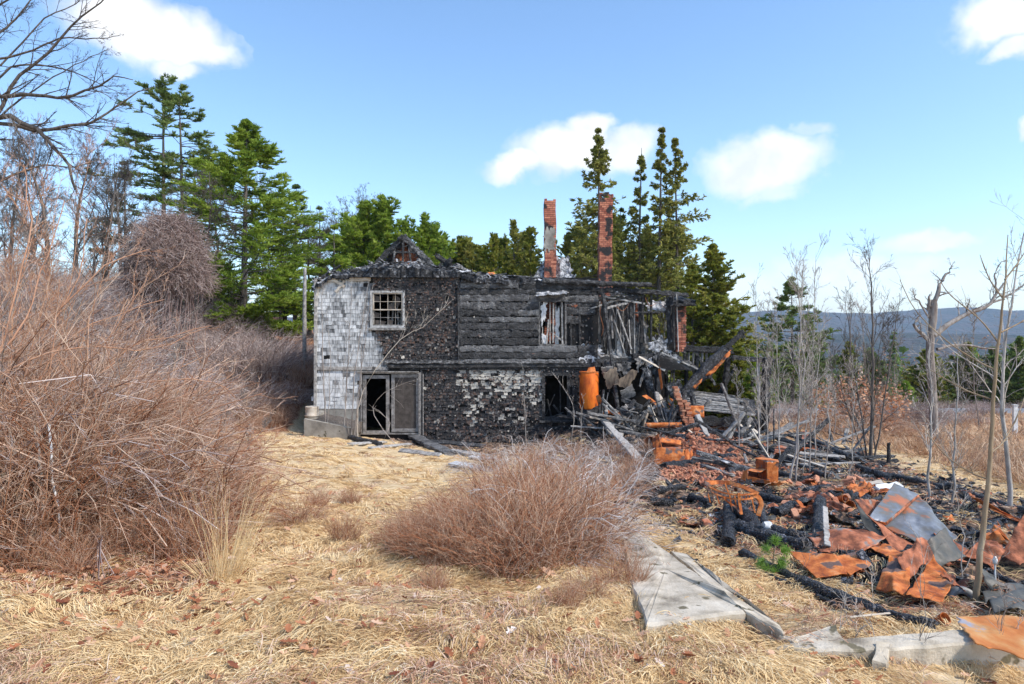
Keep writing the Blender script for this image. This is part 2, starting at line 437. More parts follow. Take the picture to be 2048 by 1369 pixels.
CLAD = [(0, (.02, .019, .019)), (.2, (.042, .04, .04)), (.34, (.09, .08, .074)), (.42, (.17, .075, .04)), (.47, (.10, .095, .09)), (.6, (.22, .205, .185)), (.8, (.42, .385, .33)), (1, (.62, .56, .47))]
M['clad'] = mat('burnt_cladding', CLAD, scale=16, tint=.8, bump=1, bscale=34, bdist=.02, rough=.8)
M['shingle'] = mat('weathered_shingle', [(.24, (.10, .10, .10)), (.40, (.27, .268, .262)), (.5, (.43, .427, .415)), (.62, (.60, .597, .58)), (.78, (.76, .755, .735))], scale=6, tint=.42, bump=.5, bscale=22, stretch=(3, 3, .6), rough=.85)
M['plywood'] = mat('scorched_plywood', [(.3, (.10, .08, .065)), (.45, (.24, .18, .13)), (.6, (.36, .28, .20)), (.75, (.45, .38, .3))], scale=3, tint=.4, bump=.3, stretch=(4, 1, 1), rough=.85)
M['greywood'] = mat('grey_wood', [(.3, (.08, .075, .07)), (.5, (.24, .22, .2)), (.7, (.45, .42, .38))], scale=5, tint=.5, bump=.5, stretch=(2, 2, 2), rough=.85)
M['palewood'] = mat('pale_wood', [(.3, (.3, .24, .18)), (.5, (.5, .42, .33)), (.7, (.62, .56, .47))], scale=4, tint=.4, bump=.4, rough=.8)
M['oldpaint'] = mat('old_window_paint', [(.3, (.20, .19, .175)), (.5, (.40, .385, .36)), (.7, (.62, .6, .57))], scale=12, tint=.2, bump=.5, rough=.7)
M['white'] = mat('white_paint', [(.3, (.42, .41, .39)), (.5, (.64, .63, .61)), (.7, (.78, .77, .75))], scale=9, tint=.2, bump=.3, rough=.6)
M['taupe'] = mat('taupe_paint', [(.3, (.10, .09, .08)), (.46, (.21, .195, .18)), (.58, (.30, .28, .26)), (.72, (.38, .36, .34))], scale=9, bump=.3, rough=.5)
M['screen'] = mat('insect_screen', [(.3, (.04, .033, .028)), (.7, (.12, .10, .085))], scale=5, bump=.2, rough=.9)
M['ash'] = mat('ashy_roofing', [(.34, (.02, .02, .021)), (.46, (.075, .075, .078)), (.56, (.26, .26, .265)), (.68, (.60, .59, .59))], scale=7.5, tint=.45, bump=1, bscale=22, bdist=.06, rough=.85)
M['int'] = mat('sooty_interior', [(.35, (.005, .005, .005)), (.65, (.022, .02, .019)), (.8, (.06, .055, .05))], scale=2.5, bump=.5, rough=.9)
M['rust'] = mat('orange_rust', [(.28, (.14, .04, .018)), (.41, (.40, .10, .025)), (.54, (.62, .185, .045)), (.7, (.72, .34, .15))], scale=7, detail=10, tint=.3, bump=.7, bscale=45, bdist=.01, rough=.75, spec=.25, speck=(.16, .10, .08), spscale=5, spthr=.58)
M['rustred'] = mat('brown_rust', [(.3, (.07, .03, .02)), (.43, (.24, .08, .038)), (.55, (.47, .16, .075)), (.72, (.60, .30, .18))], scale=7, detail=10, tint=.3, bump=.7, bscale=40, bdist=.01, rough=.75, spec=.3, speck=(.24, .21, .19), spscale=6, spthr=.6)
M['ruststeel'] = mat('blued_rusty_steel', [(.36, (.46, .15, .06)), (.455, (.34, .14, .07)), (.49, (.16, .15, .13)), (.56, (.17, .18, .195)), (.7, (.30, .31, .33))], scale=2.9, tint=.3, bump=.35, bscale=30, bdist=.006, rough=.5, spec=.45, metal=.15)
M['flame'] = mat('bright_rust_sheet', [(.3, (.35, .09, .025)), (.44, (.60, .20, .045)), (.54, (.68, .34, .12)), (.58, (.42, .40, .42)), (.8, (.50, .52, .56))], scale=3.2, detail=9, tint=.2, stretch=(1, .5, 1), bump=.25, bscale=30, bdist=.005, rough=.6, metal=.1)
M['olive'] = mat('dark_olive_steel', [(.3, (.03, .028, .024)), (.5, (.09, .085, .07)), (.62, (.16, .13, .1)), (.75, (.3, .13, .06))], scale=4, tint=.3, bump=.3, rough=.5)
M['tank'] = mat('tank_rust', [(.32, (.36, .06, .008)), (.46, (.66, .13, .010)), (.6, (.80, .20, .018)), (.72, (.5, .13, .04))], scale=4.2, bump=.6, bscale=30, bdist=.01, rough=.6, stretch=(1, 1, .4), speck=(.16, .04, .015), spscale=3, spthr=.6)
def brickmat(name, c1, c2, mortar, soot):
    m = bpy.data.materials.new(name); m.use_nodes = True; n = m.node_tree.nodes; l = m.node_tree.links; b = n['Principled BSDF']
    b.inputs['Roughness'].default_value = .9
    at = n.new('ShaderNodeAttribute'); at.attribute_name = 'tint'
    t = n.new('ShaderNodeTexCoord'); nn = n.new('ShaderNodeTexNoise'); nn.inputs['Scale'].default_value = 2.4; nn.inputs['Detail'].default_value = 6; l.new(t.outputs['Object'], nn.inputs[0])
    n2 = n.new('ShaderNodeTexNoise'); n2.inputs['Scale'].default_value = 30; n2.inputs['Detail'].default_value = 4; l.new(t.outputs['Object'], n2.inputs[0])
    cr = n.new('ShaderNodeValToRGB'); l.new(at.outputs['Fac'], cr.inputs[0]); e = cr.color_ramp.elements
    e[0].position = 0; e[0].color = (*mortar, 1); e[1].position = 1; e[1].color = (*c2, 1); x = e.new(.08); x.color = (*c1, 1)
    rs = n.new('ShaderNodeValToRGB'); l.new(nn.outputs['Fac'], rs.inputs[0]); e = rs.color_ramp.elements
    e[0].position = soot; e[0].color = (1, 1, 1, 1); e[1].position = soot + .07; e[1].color = (0, 0, 0, 1)
    mx = n.new('ShaderNodeMixRGB'); l.new(rs.outputs[0], mx.inputs[0]); mx.inputs[1].default_value = (.035, .03, .03, 1); l.new(cr.outputs[0], mx.inputs[2])
    mu = n.new('ShaderNodeMixRGB'); mu.blend_type = 'OVERLAY'; mu.inputs[0].default_value = .6; l.new(mx.outputs[0], mu.inputs[1]); l.new(n2.outputs['Fac'], mu.inputs[2])
    l.new(mu.outputs[0], b.inputs['Base Color'])
    bn = n.new('ShaderNodeBump'); bn.inputs['Strength'].default_value = .6; bn.inputs['Distance'].default_value = .01; l.new(n2.outputs['Fac'], bn.inputs['Height']); l.new(bn.outputs[0], b.inputs['Normal'])
    return m
M['brick'] = brickmat('red_brick', (.24, .06, .038), (.62, .24, .14), (.12, .07, .055), .52)
M['brickloose'] = brickmat('loose_brick', (.42, .14, .07), (.58, .30, .18), (.5, .36, .26), .62)
M['conc'] = mat('weathered_concrete', [(.3, (.20, .16, .115)), (.45, (.44, .37, .275)), (.56, (.56, .48, .37)), (.7, (.66, .58, .46))], scale=4.2, bump=.8, bscale=60, bdist=.006, rough=.95, speck=(.17, .14, .085), spscale=6, spthr=.62)
M['concgrey'] = mat('grey_concrete', [(.3, (.15, .135, .11)), (.5, (.29, .265, .225)), (.7, (.44, .41, .35))], scale=2.2, bump=.5, bscale=60, bdist=.006, rough=.95, speck=(.1, .09, .05), spscale=5, spthr=.66)
M['bark'] = mat('dark_bark', [(.3, (.05, .04, .033)), (.5, (.12, .10, .085)), (.7, (.22, .19, .165))], scale=6, tint=.4, bump=.8, stretch=(3, 3, .6), rough=.95)
M['greybark'] = mat('grey_twig_bark', [(.3, (.12, .095, .08)), (.5, (.24, .20, .17)), (.7, (.40, .36, .32))], scale=3, tint=.5, bump=.4, stretch=(3, 3, .6), rough=.95)
M['palebark'] = mat('pale_sapling_bark', [(.3, (.20, .16, .13)), (.5, (.36, .31, .26)), (.7, (.55, .50, .45))], scale=4, tint=.5, bump=.4, stretch=(3, 3, 1), rough=.9)
M['tanbark'] = mat('tan_sapling_bark', [(.3, (.16, .11, .065)), (.5, (.29, .21, .13)), (.7, (.4, .31, .21))], scale=5, tint=.3, bump=.4, stretch=(3, 3, .7), rough=.85)
M['twig'] = mat('mauve_brown_twigs', [(.1, (.15, .07, .04)), (.36, (.36, .18, .105)), (.6, (.52, .31, .20)), (.93, (.70, .54, .41))], scale=1.5, tint=.9, bump=0, rough=.9)
M['mauvetwig'] = mat('mauve_twigs', [(.1, (.12, .075, .062)), (.36, (.30, .205, .175)), (.58, (.46, .35, .305)), (.9, (.64, .55, .50))], scale=1.5, tint=.9, bump=0, rough=.9)
M['redtwig'] = mat('russet_stems', [(.1, (.15, .055, .028)), (.38, (.36, .14, .065)), (.6, (.50, .26, .14)), (.9, (.66, .50, .37))], scale=1.5, tint=.9, bump=0, rough=.9)
M['whitetwig'] = mat('bleached_twigs', [(.1, (.26, .19, .15)), (.5, (.5, .42, .37)), (.95, (.74, .69, .65))], scale=1.5, tint=.9, bump=0, rough=.9)
M['straw'] = mat('dry_grass', [(.05, (.33, .18, .08)), (.25, (.55, .35, .16)), (.5, (.76, .54, .275)), (.75, (.87, .67, .38)), (.97, (.92, .80, .56))], scale=1.1, detail=5, tint=.8, bump=0, rough=.8, translucent=.2)
M['fieldgrass'] = mat('rusty_field_grass', [(.1, (.28, .14, .08)), (.4, (.46, .28, .17)), (.65, (.60, .42, .27)), (.95, (.74, .58, .40))], scale=.5, tint=.7, bump=0, rough=.9, translucent=.2)
M['leaf'] = mat('fallen_leaves', [(.05, (.20, .06, .03)), (.35, (.42, .16, .07)), (.6, (.58, .31, .17)), (.8, (.66, .44, .30)), (.95, (.80, .71, .64))], scale=8, tint=1.0, bump=.3, rough=.7, translucent=.2)
M['pine'] = mat('pine_needles', [(.05, (.05, .08, .012)), (.32, (.16, .25, .026)), (.55, (.31, .41, .05)), (.85, (.50, .56, .11))], scale=.7, tint=.7, bump=0, rough=.7, translucent=.42)
M['darkpine'] = mat('dark_pine_needles', [(.05, (.04, .065, .022)), (.32, (.11, .17, .042)), (.55, (.20, .27, .065)), (.85, (.33, .38, .13))], scale=.7, tint=.7, bump=0, rough=.7, translucent=.38)
M['spruce'] = mat('olive_spruce_needles', [(.05, (.06, .07, .02)), (.32, (.16, .18, .042)), (.55, (.31, .31, .065)), (.85, (.48, .41, .11))], scale=.5, tint=.7, bump=0, rough=.7, translucent=.35)
M['cedar'] = mat('yellow_green_cedar', [(.05, (.04, .06, .012)), (.35, (.14, .18, .024)), (.6, (.30, .31, .05)), (.9, (.52, .42, .10))], scale=.6, tint=.7, bump=0, rough=.7, translucent=.42)
M['copper'] = mat('oxidised_wire', [(.3, (.3, .1, .04)), (.7, (.45, .2, .1))], scale=9, bump=0, rough=.6)
M['asphalt'] = mat('asphalt', [(.3, (.16, .16, .165)), (.7, (.26, .26, .265))], scale=3, bump=.2, rough=.9)
M['hillm'] = mat('wooded_hill', [(.3, (.018, .030, .020)), (.45, (.035, .045, .03)), (.6, (.075, .06, .05)), (.75, (.12, .09, .075))], scale=.012, detail=10, bump=1, bscale=.05, bdist=30, rough=1)

# ground: straw, brown patches, litter and ash kept in attributes
def ground_mat():
    m = bpy.data.materials.new('ground_of_dry_grass'); m.use_nodes = True; n = m.node_tree.nodes; l = m.node_tree.links; b = n['Principled BSDF']
    b.inputs['Roughness'].default_value = .95; b.inputs['Specular IOR Level'].default_value = .15
    t = n.new('ShaderNodeTexCoord')
    def noise(sc, det=8, st=(1, 1, 1), ds=0):
        mp = n.new('ShaderNodeMapping'); mp.inputs['Scale'].default_value = st; l.new(t.outputs['Object'], mp.inputs[0])
        q = n.new('ShaderNodeTexNoise'); q.inputs['Scale'].default_value = sc; q.inputs['Detail'].default_value = det; q.inputs['Distortion'].default_value = ds; q.inputs['Roughness'].default_value = .65
        l.new(mp.outputs[0], q.inputs[0]); return q.outputs['Fac']
    def ramp(f, st):
        r = n.new('ShaderNodeValToRGB'); l.new(f, r.inputs[0]); e = r.color_ramp.elements
        while len(e) < len(st): e.new(.5)
        for a, (p, c) in zip(e, st): a.position = p; a.color = (*c, 1)
        return r.outputs[0]
    def attr(a):
        q = n.new('ShaderNodeAttribute'); q.attribute_name = a; return q.outputs['Fac']
    def mix(f, a, b_):
        x = n.new('ShaderNodeMixRGB'); l.new(f, x.inputs[0]); l.new(a, x.inputs[1]); l.new(b_, x.inputs[2]); return x.outputs[0]
    def th(f, a, b_):
        x = n.new('ShaderNodeMapRange'); l.new(f, x.inputs[0]); x.inputs[1].default_value = a; x.inputs[2].default_value = b_; return x.outputs[0]
    def mul(a, b_):
        x = n.new('ShaderNodeMath'); x.operation = 'MULTIPLY_ADD'; l.new(a, x.inputs[0]); l.new(b_, x.inputs[1]); x.inputs[2].default_value = 0; return x.outputs[0]
    def add(a, b_, s=1):
        x = n.new('ShaderNodeMath'); x.operation = 'MULTIPLY_ADD'; l.new(b_, x.inputs[0]); x.inputs[1].default_value = s; l.new(a, x.inputs[2]); return x.outputs[0]
    straw = ramp(noise(6, 10, (1, 3, 1), 1.2), [(.25, (.34, .20, .10)), (.42, (.58, .40, .21)), (.55, (.74, .56, .33)), (.75, (.84, .69, .46))])
    brown = ramp(noise(9, 8), [(.3, (.12, .06, .035)), (.5, (.28, .15, .085)), (.7, (.48, .31, .19))])
    c = mix(th(noise(.9, 6, (1, 1.6, 1)), .58, .68), straw, brown)
    litter = ramp(noise(14, 8), [(.3, (.10, .05, .03)), (.5, (.30, .14, .075)), (.7, (.52, .32, .2))])
    c = mix(th(add(attr('litter'), noise(3, 6), .8), .75, 1.05), c, litter)
    fld = ramp(noise(4, 8, (1, 1, 1)), [(.3, (.28, .13, .065)), (.5, (.48, .27, .14)), (.7, (.66, .48, .28))])
    c = mix(attr('field'), c, fld)
    ash = ramp(noise(11, 10), [(.34, (.02, .018, .017)), (.47, (.085, .065, .052)), (.56, (.24, .15, .10)), (.66, (.48, .36, .26)), (.76, (.62, .54, .45))])
    c = mix(th(add(attr('ashm'), noise(2.2, 7), .9), .85, 1.15), c, ash)
    wood = ramp(noise(.35, 8), [(.3, (.03, .04, .02)), (.5, (.07, .07, .035)), (.7, (.14, .1, .06))])
    c = mix(attr('wood'), c, wood)
    l.new(c, b.inputs['Base Color'])
    bn = n.new('ShaderNodeBump'); bn.inputs['Strength'].default_value = .8; bn.inputs['Distance'].default_value = .05
    l.new(noise(14, 10, (1, 2, 1), .8), bn.inputs['Height']); l.new(bn.outputs[0], b.inputs['Normal'])
    return m

xs = np.unique(np.concatenate([-np.geomspace(11, 7000, 60), np.arange(-11, 10, .09), np.geomspace(10, 7000, 60)]))
ys = np.unique(np.concatenate([np.linspace(-60, 1, 14), np.arange(1, 10, .07), np.arange(10, 27, .13), np.arange(27, 62, .6), np.geomspace(62, 9000, 70)]))
gx, gy = np.meshgrid(xs, ys, indexing='ij')
gz = hgt(gx, gy)
# below the collapsed house floor nothing pokes through
mb = MB(); nx, ny = gx.shape
idx = np.arange(nx * ny).reshape(nx, ny)
mb.add(np.stack([gx, gy, gz], -1).reshape(-1, 3), np.stack([idx[:-1, :-1], idx[1:, :-1], idx[1:, 1:], idx[:-1, 1:]], -1).reshape(-1, 4))
ground = mb.build('ground', ground_mat(), smooth=True)
tag(ground, kind='structure')
def setattrib(o, name, v):
    a = o.data.attributes.new(name, 'FLOAT', 'POINT'); a.data.foreach_set('value', np.asarray(v, float).ravel())
def ashmask(x, y): return sst(polydist(x, y, ASH), -.6, .9)
def littermask(x, y): return np.clip(sst(-x - .34 * y, .05, .9) * sst(y, 4.1, 5.2) + sst(-x, 7.4, 8.0) * sst(y, 21.8, 23.5), 0, 1)
def fieldmask(x, y): return sst(-polydist(x, y, ASH), .1, 1.6) * sst(x + y * .06, 5.0, 7.0) * (1 - sst(y, 55, 60))
setattrib(ground, 'ashm', ashmask(gx, gy)); setattrib(ground, 'litter', littermask(gx, gy)); setattrib(ground, 'field', fieldmask(gx, gy)); setattrib(ground, 'wood', sst(gy, 58, 75))

# road crossing behind the field
yr = np.arange(-12, 141, 1.5); rc = 45.5 + .02 * yr
V = []
for w in np.linspace(-3.4, 3.4, 7):
    V.append(np.stack([yr, rc + w, hgt(yr, rc + w)], -1))
V = np.stack(V, 1); V[..., 2] = V[..., 2].mean(1, keepdims=True) + .05
mb = MB(); ii = np.arange(V.shape[0] * 7).reshape(-1, 7)
mb.add(V, np.stack([ii[:-1, :-1], ii[1:, :-1], ii[1:, 1:], ii[:-1, 1:]], -1).reshape(-1, 4))
tag(mb.build('road', M['asphalt']), kind='structure')

# far hills
def ridge(name, Y, x0, x1, prof, depth, seed):
    u = np.linspace(x0, x1, 260); v = np.linspace(0, 1, 36)
    top = np.interp(u / Y * F + 1024, [p[0] for p in prof], [p[1] for p in prof])
    zt = CAMZ + (684.5 - top) / F * Y + 7 * fbm(u / 260, u * 0, o=5, seed=seed)
    X, Vv = np.meshgrid(u, v, indexing='ij')
    sh = np.sin(np.minimum(Vv * 1.15, 1) * np.pi / 2) ** 1.3
    Yy = Y - depth * (1 - Vv)
    Z = -60 + (zt[:, None] + 60) * sh + 10 * fbm(X / 200, Yy / 200, o=4, seed=seed + 4) * np.sin(Vv * np.pi)
    m = MB(); ii = np.arange(X.size).reshape(X.shape)
    m.add(np.stack([X, Yy, Z], -1), np.stack([ii[:-1, :-1], ii[1:, :-1], ii[1:, 1:], ii[:-1, 1:]], -1).reshape(-1, 4))
    tag(m.build(name, M['hillm'], smooth=True), kind='structure')
ridge('hills', 3600, -4500, 5200, [(-400, 640), (900, 640), (1300, 632), (1480, 630), (1560, 627), (1640, 634), (1700, 634), (1760, 628), (1830, 622), (1900, 628), (1950, 624), (2048, 630), (2500, 622), (3000, 640)], 1500, 3)
ridge('hills', 1700, -2500, 2600, [(-400, 690), (1300, 668), (1500, 664), (1650, 670), (1800, 666), (1950, 672), (2100, 668), (3000, 676)], 700, 8)

# ------------------------------------------------------------------ the burnt house
HY = 23.0; KX = F / HY
def hx(px): return (px - 1024) / KX
def hz(py): return CAMZ - (py - 684.5) / KX
def hq(px, py, d=0.0): return P(px, py, HY + d)
def hp(px, py, d=0.0): return np.array([hx(px), HY + d, hz(py)])      # facade drawing -> world, d metres behind the facade
house = empty('burned_house', (hx(628), HY, float(hgt(hx(628), HY))), 'two-storey fire-gutted house, charred black with one corner of white shingles', 'house')
def hpart(mb, name, m, smooth=False, label=None):
    o = place(mb.build(name, m, smooth=smooth), house)
    if label: o['label'] = label
    return o
def child(mb, name, m, parent, label=None, smooth=False):
    o = mb.build(name, m, smooth=smooth); o.parent = parent
    if label: o['label'] = label
    return o

OPEN = [(745, 586, 806, 655), (722, 745, 843, 868), (1080, 600, 1130, 690), (1090, 753, 1135, 836)]
def holed_wall(mb, px0, py0, px1, py1, holes, d0, d1, tint=.3):
    X = sorted({px0, px1} | {h[0] for h in holes} | {h[2] for h in holes}); X = [x for x in X if px0 <= x <= px1]
    Y_ = sorted({py0, py1} | {h[1] for h in holes} | {h[3] for h in holes}); Y_ = [y for y in Y_ if py0 <= y <= py1]
    def solid(i, j):
        if i < 0 or j < 0 or i >= len(X) - 1 or j >= len(Y_) - 1: return False
        cx = (X[i] + X[i + 1]) / 2; cy = (Y_[j] + Y_[j + 1]) / 2
        return not any(h[0] < cx < h[2] and h[1] < cy < h[3] for h in holes)
    for i in range(len(X) - 1):
        for j in range(len(Y_) - 1):
            if not solid(i, j): continue
            a, b = X[i], X[i + 1]; t, u = Y_[j], Y_[j + 1]
            for d in (d0, d1): mb.add([hp(a, u, d), hp(b, u, d), hp(b, t, d), hp(a, t, d)], [(0, 1, 2, 3)], tint)
            for (di, dj, p, q) in ((-1, 0, (a, u), (a, t)), (1, 0, (b, u), (b, t)), (0, -1, (a, t), (b, t)), (0, 1, (a, u), (b, u))):
                if not solid(i + di, j + dj):
                    mb.add([hp(*p, d0), hp(*q, d0), hp(*q, d1), hp(*p, d1)], [(0, 1, 2, 3)], tint)
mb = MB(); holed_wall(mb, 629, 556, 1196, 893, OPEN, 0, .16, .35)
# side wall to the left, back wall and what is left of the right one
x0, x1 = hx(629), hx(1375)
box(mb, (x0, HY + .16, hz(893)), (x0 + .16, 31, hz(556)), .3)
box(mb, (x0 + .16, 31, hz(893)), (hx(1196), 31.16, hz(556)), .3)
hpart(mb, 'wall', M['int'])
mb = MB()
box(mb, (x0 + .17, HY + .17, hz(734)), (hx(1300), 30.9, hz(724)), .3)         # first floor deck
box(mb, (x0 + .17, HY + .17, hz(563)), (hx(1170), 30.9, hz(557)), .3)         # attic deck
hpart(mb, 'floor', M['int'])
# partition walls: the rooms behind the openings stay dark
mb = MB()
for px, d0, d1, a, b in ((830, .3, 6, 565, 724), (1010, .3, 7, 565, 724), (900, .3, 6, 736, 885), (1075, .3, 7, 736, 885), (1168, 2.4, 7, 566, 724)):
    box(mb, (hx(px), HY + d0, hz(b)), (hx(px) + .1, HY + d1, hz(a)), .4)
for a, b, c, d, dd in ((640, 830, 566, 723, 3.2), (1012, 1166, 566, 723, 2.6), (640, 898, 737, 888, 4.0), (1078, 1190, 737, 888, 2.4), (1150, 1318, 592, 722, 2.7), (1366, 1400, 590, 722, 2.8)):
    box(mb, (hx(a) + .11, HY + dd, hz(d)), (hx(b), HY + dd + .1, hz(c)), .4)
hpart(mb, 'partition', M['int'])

def cladding(mb, rowh, wmin, wmax, region, mask, tintf, miss=0.0, tilt=.02, thick=.018, seed=0, d=0.0, gap=.006):
    r = np.random.default_rng(seed); px0, py0, px1, py1 = region
    z = hz(py1); k = 0; top = hz(py0); rows = []
    v = []; t = []
    while z < top:
        x = hx(px0) - r.random() * wmax; xe = hx(px1)
        while x < xe:
            w = r.uniform(wmin, wmax); cx = x + w / 2
            px = 1024 + cx * KX; py = 684.5 - (z + rowh / 2 - CAMZ) * KX
            if px0 <= px <= px1 and mask(px, py) and r.random() > miss:
                g = gap; h = rowh * r.uniform(.97, 1.12); lift = thick * r.uniform(.8, 1.25); a = r.normal() * tilt * w
                dz0 = r.normal() * .004
                b0 = np.array([x + g / 2, HY - lift - d, z + dz0 - a]); b1 = np.array([x + w - g / 2, HY - lift - d, z + dz0 + a])
                t0 = np.array([x + g / 2, HY - .004 - d, z + h]); t1 = np.array([x + w - g / 2, HY - .004 - d, z + h])
                if r.random() < .12: b0[1] -= r.uniform(0, .02); b1[1] -= r.uniform(0, .02)
                bk0 = b0 * 1; bk0[1] = HY - d; bk1 = b1 * 1; bk1[1] = HY - d; tk0 = t0 * 1; tk0[1] = HY - d; tk1 = t1 * 1; tk1[1] = HY - d
                v += [b0, b1, t1, t0, bk0, bk1, tk1, tk0]; t += [tintf(px, py, r)] * 8
            x += w
        z += rowh; k += 1
    n = len(v) // 8; ff = np.array([(0, 1, 2, 3), (4, 5, 1, 0), (4, 0, 3, 7), (1, 5, 6, 2)])
    mb.add(np.array(v), (ff[None] + (np.arange(n) * 8)[:, None, None]).reshape(-1, 4), np.array(t))
def inhole(px, py, g=3): return any(h[0] - g < px < h[2] + g and h[1] - g < py < h[3] + g for h in OPEN)
def edgex(py):      # right border of the surviving white siding
    return np.interp(py, [550, 583, 586, 655, 660, 690, 700, 735, 738, 890], [742, 742, 744, 744, 750, 757, 768, 775, 722, 722]) + 3 * math.sin(py * .7) + 2 * math.sin(py * 1.7)
mb = MB()
cladding(mb, .128, .07, .21, (629, 556, 790, 734), lambda x, y: x < edgex(y) and not inhole(x, y) and y > 556 + max(0, (650 - x)) * .5, lambda x, y, r: float(np.clip(.52 + .2 * r.normal() - .35 * (vn(x / 14, y / 12, seed=4) > .5) + .15 * (x < 672) - .75 * math.exp(-max(edgex(y) - x, 0) / 9), 0, 1)), .006, seed=1, thick=.011, gap=.0012, tilt=.008)
hpart(mb, 'siding', M['shingle'], label='weathered white wooden shingles of the upper storey')
mb = MB()
cladding(mb, .135, .16, .3, (631, 740, 720, 818), lambda x, y: x < 720, lambda x, y, r: float(np.clip(.8 + .3 * r.normal(), 0, 1.1)), .0, thick=.010, seed=2, gap=.0012, tilt=.006)
hpart(mb, 'siding', M['shingle'], label='peeling white painted courses of the lower storey')
mb = MB()
cladding(mb, .085, .04, .17, (744, 558, 917, 728), lambda x, y: x > edgex(y) + 2 and not inhole(x, y), lambda x, y, r: float(np.clip(.15 + .08 * r.normal() + (.27 if r.random() < .07 + .2 * (vn(x / 22, y / 22, seed=9) > .55) else 0) + (.35 if r.random() < .03 else 0) + .42 * math.exp(-max(x - edgex(y), 0) / 12) * r.random(), 0, 1)), .10, tilt=.1, thick=.022, seed=3, gap=.003)
hpart(mb, 'siding', M['clad'], label='charred black shingles beside the upper window')
def lowt(x, y, r):
    cream = (1 - float(sst(abs(x - 1008), 62, 100))) * (1 - float(sst(y, 764, 796)))
    c2 = .85 * (vn(x / 17, y / 15, seed=31) > .16) * (x > 925) * (y < 850)
    if r.random() < max(cream * .97, c2 * .75): return float(np.clip(.92 + .13 * r.normal(), .55, 1.1))
    return float(np.clip(.14 + .09 * r.normal() + (.28 if r.random() < .10 else 0) + (.5 if r.random() < .05 else 0), 0, 1))
mb = MB()
cladding(mb, .105, .06, .22, (845, 738, 1088, 884), lambda x, y: not inhole(x, y), lowt, .13, tilt=.08, thick=.024, seed=5, gap=.003)
cladding(mb, .105, .11, .21, (1088, 738, 1196, 884), lambda x, y: not inhole(x, y, 7), lambda x, y, r: float(np.clip(.12 + .08 * r.normal() + (.4 if r.random() < .06 else 0), 0, 1)), .2, tilt=.12, thick=.03, seed=6)
hpart(mb, 'siding', M['clad'], label='burnt lower wall with cream patches near its top')
# thick charred boards of the right upper half
mb = MB(); r = random.Random(4); y = 566.0; k = 0
while y < 722:
    h = r.uniform(11.5, 16)
    for (a, b) in ((920, 1078),) if 600 < y + h / 2 < 690 else ((920, 1196),):
        segs = [a, r.uniform(a + 40, b - 40), b] if r.random() < .7 else [a, b]
        for s0, s1 in zip(segs, segs[1:]):
            beam(mb, hp(s0, y + h / 2 + r.uniform(-.8, .8), -.035 - r.uniform(0, .03)), hp(s1 - 1, y + h / 2 + r.uniform(-1.2, 1.2), -.035 - r.uniform(0, .03)), .08, h / KX * .93, .2, seed=k, tint=r.uniform(.25, .85), K=44); k += 1
    y += h
for a, b, yy in ((1134, 1196, 605), (1134, 1190, 622), (1133, 1160, 640)): beam(mb, hp(a, yy, -.03), hp(b, yy + 1, -.03), .05, .25, .2, seed=k, tint=.45); k += 1
hpart(mb, 'wall_boards', M['board'], smooth=True, label='thick charred horizontal boards of the upper storey')
# loose chips, curled shreds and pale flecks of the burnt skin
mb = MB(); n = 9000
px = RNG.uniform(745, 1200, n); py = RNG.uniform(560, 886, n)
keep = np.array([not inhole(a, b, 2) and not (a < edgex(b) + 4) and not (720 < a < 846 and b > 738) for a, b in zip(px, py)])
px = px[keep]; py = py[keep]; n = len(px)
c = np.stack([hx(px), HY - RNG.uniform(.035, .07, n), hz(py)], 1)
dens = np.where((px > 918) & (py < 726), .35, 1) * (vn(px / 20, py / 20, seed=77) * .5 + .7)
k_ = RNG.random(n) < dens; c = c[k_]; px = px[k_]; py = py[k_]; n = len(c)
an = RNG.uniform(0, 6.28, n); sz = RNG.uniform(.018, .06, n) * (1 + .8 * (RNG.random(n) < .1))
a = np.stack([np.cos(an), -RNG.uniform(0, .7, n), np.sin(an)], 1) * sz[:, None]
b = np.stack([-np.sin(an), RNG.uniform(-.4, .4, n), np.cos(an)], 1) * (sz * .5)[:, None]
q = RNG.random(n); t = np.where(q < .60, RNG.uniform(.02, .3, n), np.where(q < .74, .40, np.where(q < .96, RNG.uniform(.44, .62, n), RNG.uniform(.65, .9, n))))
cards(mb, c, a, b, t, .7)
tag(hpart(mb, 'flakes', M['clad'], label='curled flakes and pale scars of the burnt wall'), kind='stuff')
# belt course and trims
mb = MB()
beam(mb, hp(778, 733, -.05), hp(1200, 731, -.05), .12, .12, .14, seed=2, tint=.4, K=60); beam(mb, hp(800, 738.5, -.03), hp(1195, 737, -.03), .06, .07, .14, seed=3, tint=.3, K=60)
beam(mb, hp(918, 560, -.06), hp(919, 728, -.06), .06, .10, .2, seed=4, tint=.45, K=40)
beam(mb, hp(843, 740, -.03), hp(845, 866, -.03), .06, .07, .12, seed=6, tint=.4)
for k, (a, b) in enumerate(((770, 850), (850, 930), (935, 1060), (1060, 1170))): sheet(mb, [hp(a, 727, -.14), hp(b, 727, -.14), hp(b, 720, -.02), hp(a, 720, -.02)], 26, 6, .03, 8, seed=k, thick=.01, ragged=.1, tint=.75)
hpart(mb, 'trim', M['char'], label='charred belt course between the two storeys')
mb = MB()
beam(mb, hp(631, 737, -.03), hp(776, 737.5, -.03), .05, .13, .03, seed=5, tint=.7)
beam(mb, hp(632, 558, -.04), hp(631, 816, -.04), .07, .10, .05, seed=7, tint=.7)
hpart(mb, 'trim', M['greywood'], label='grey board between the white siding courses')
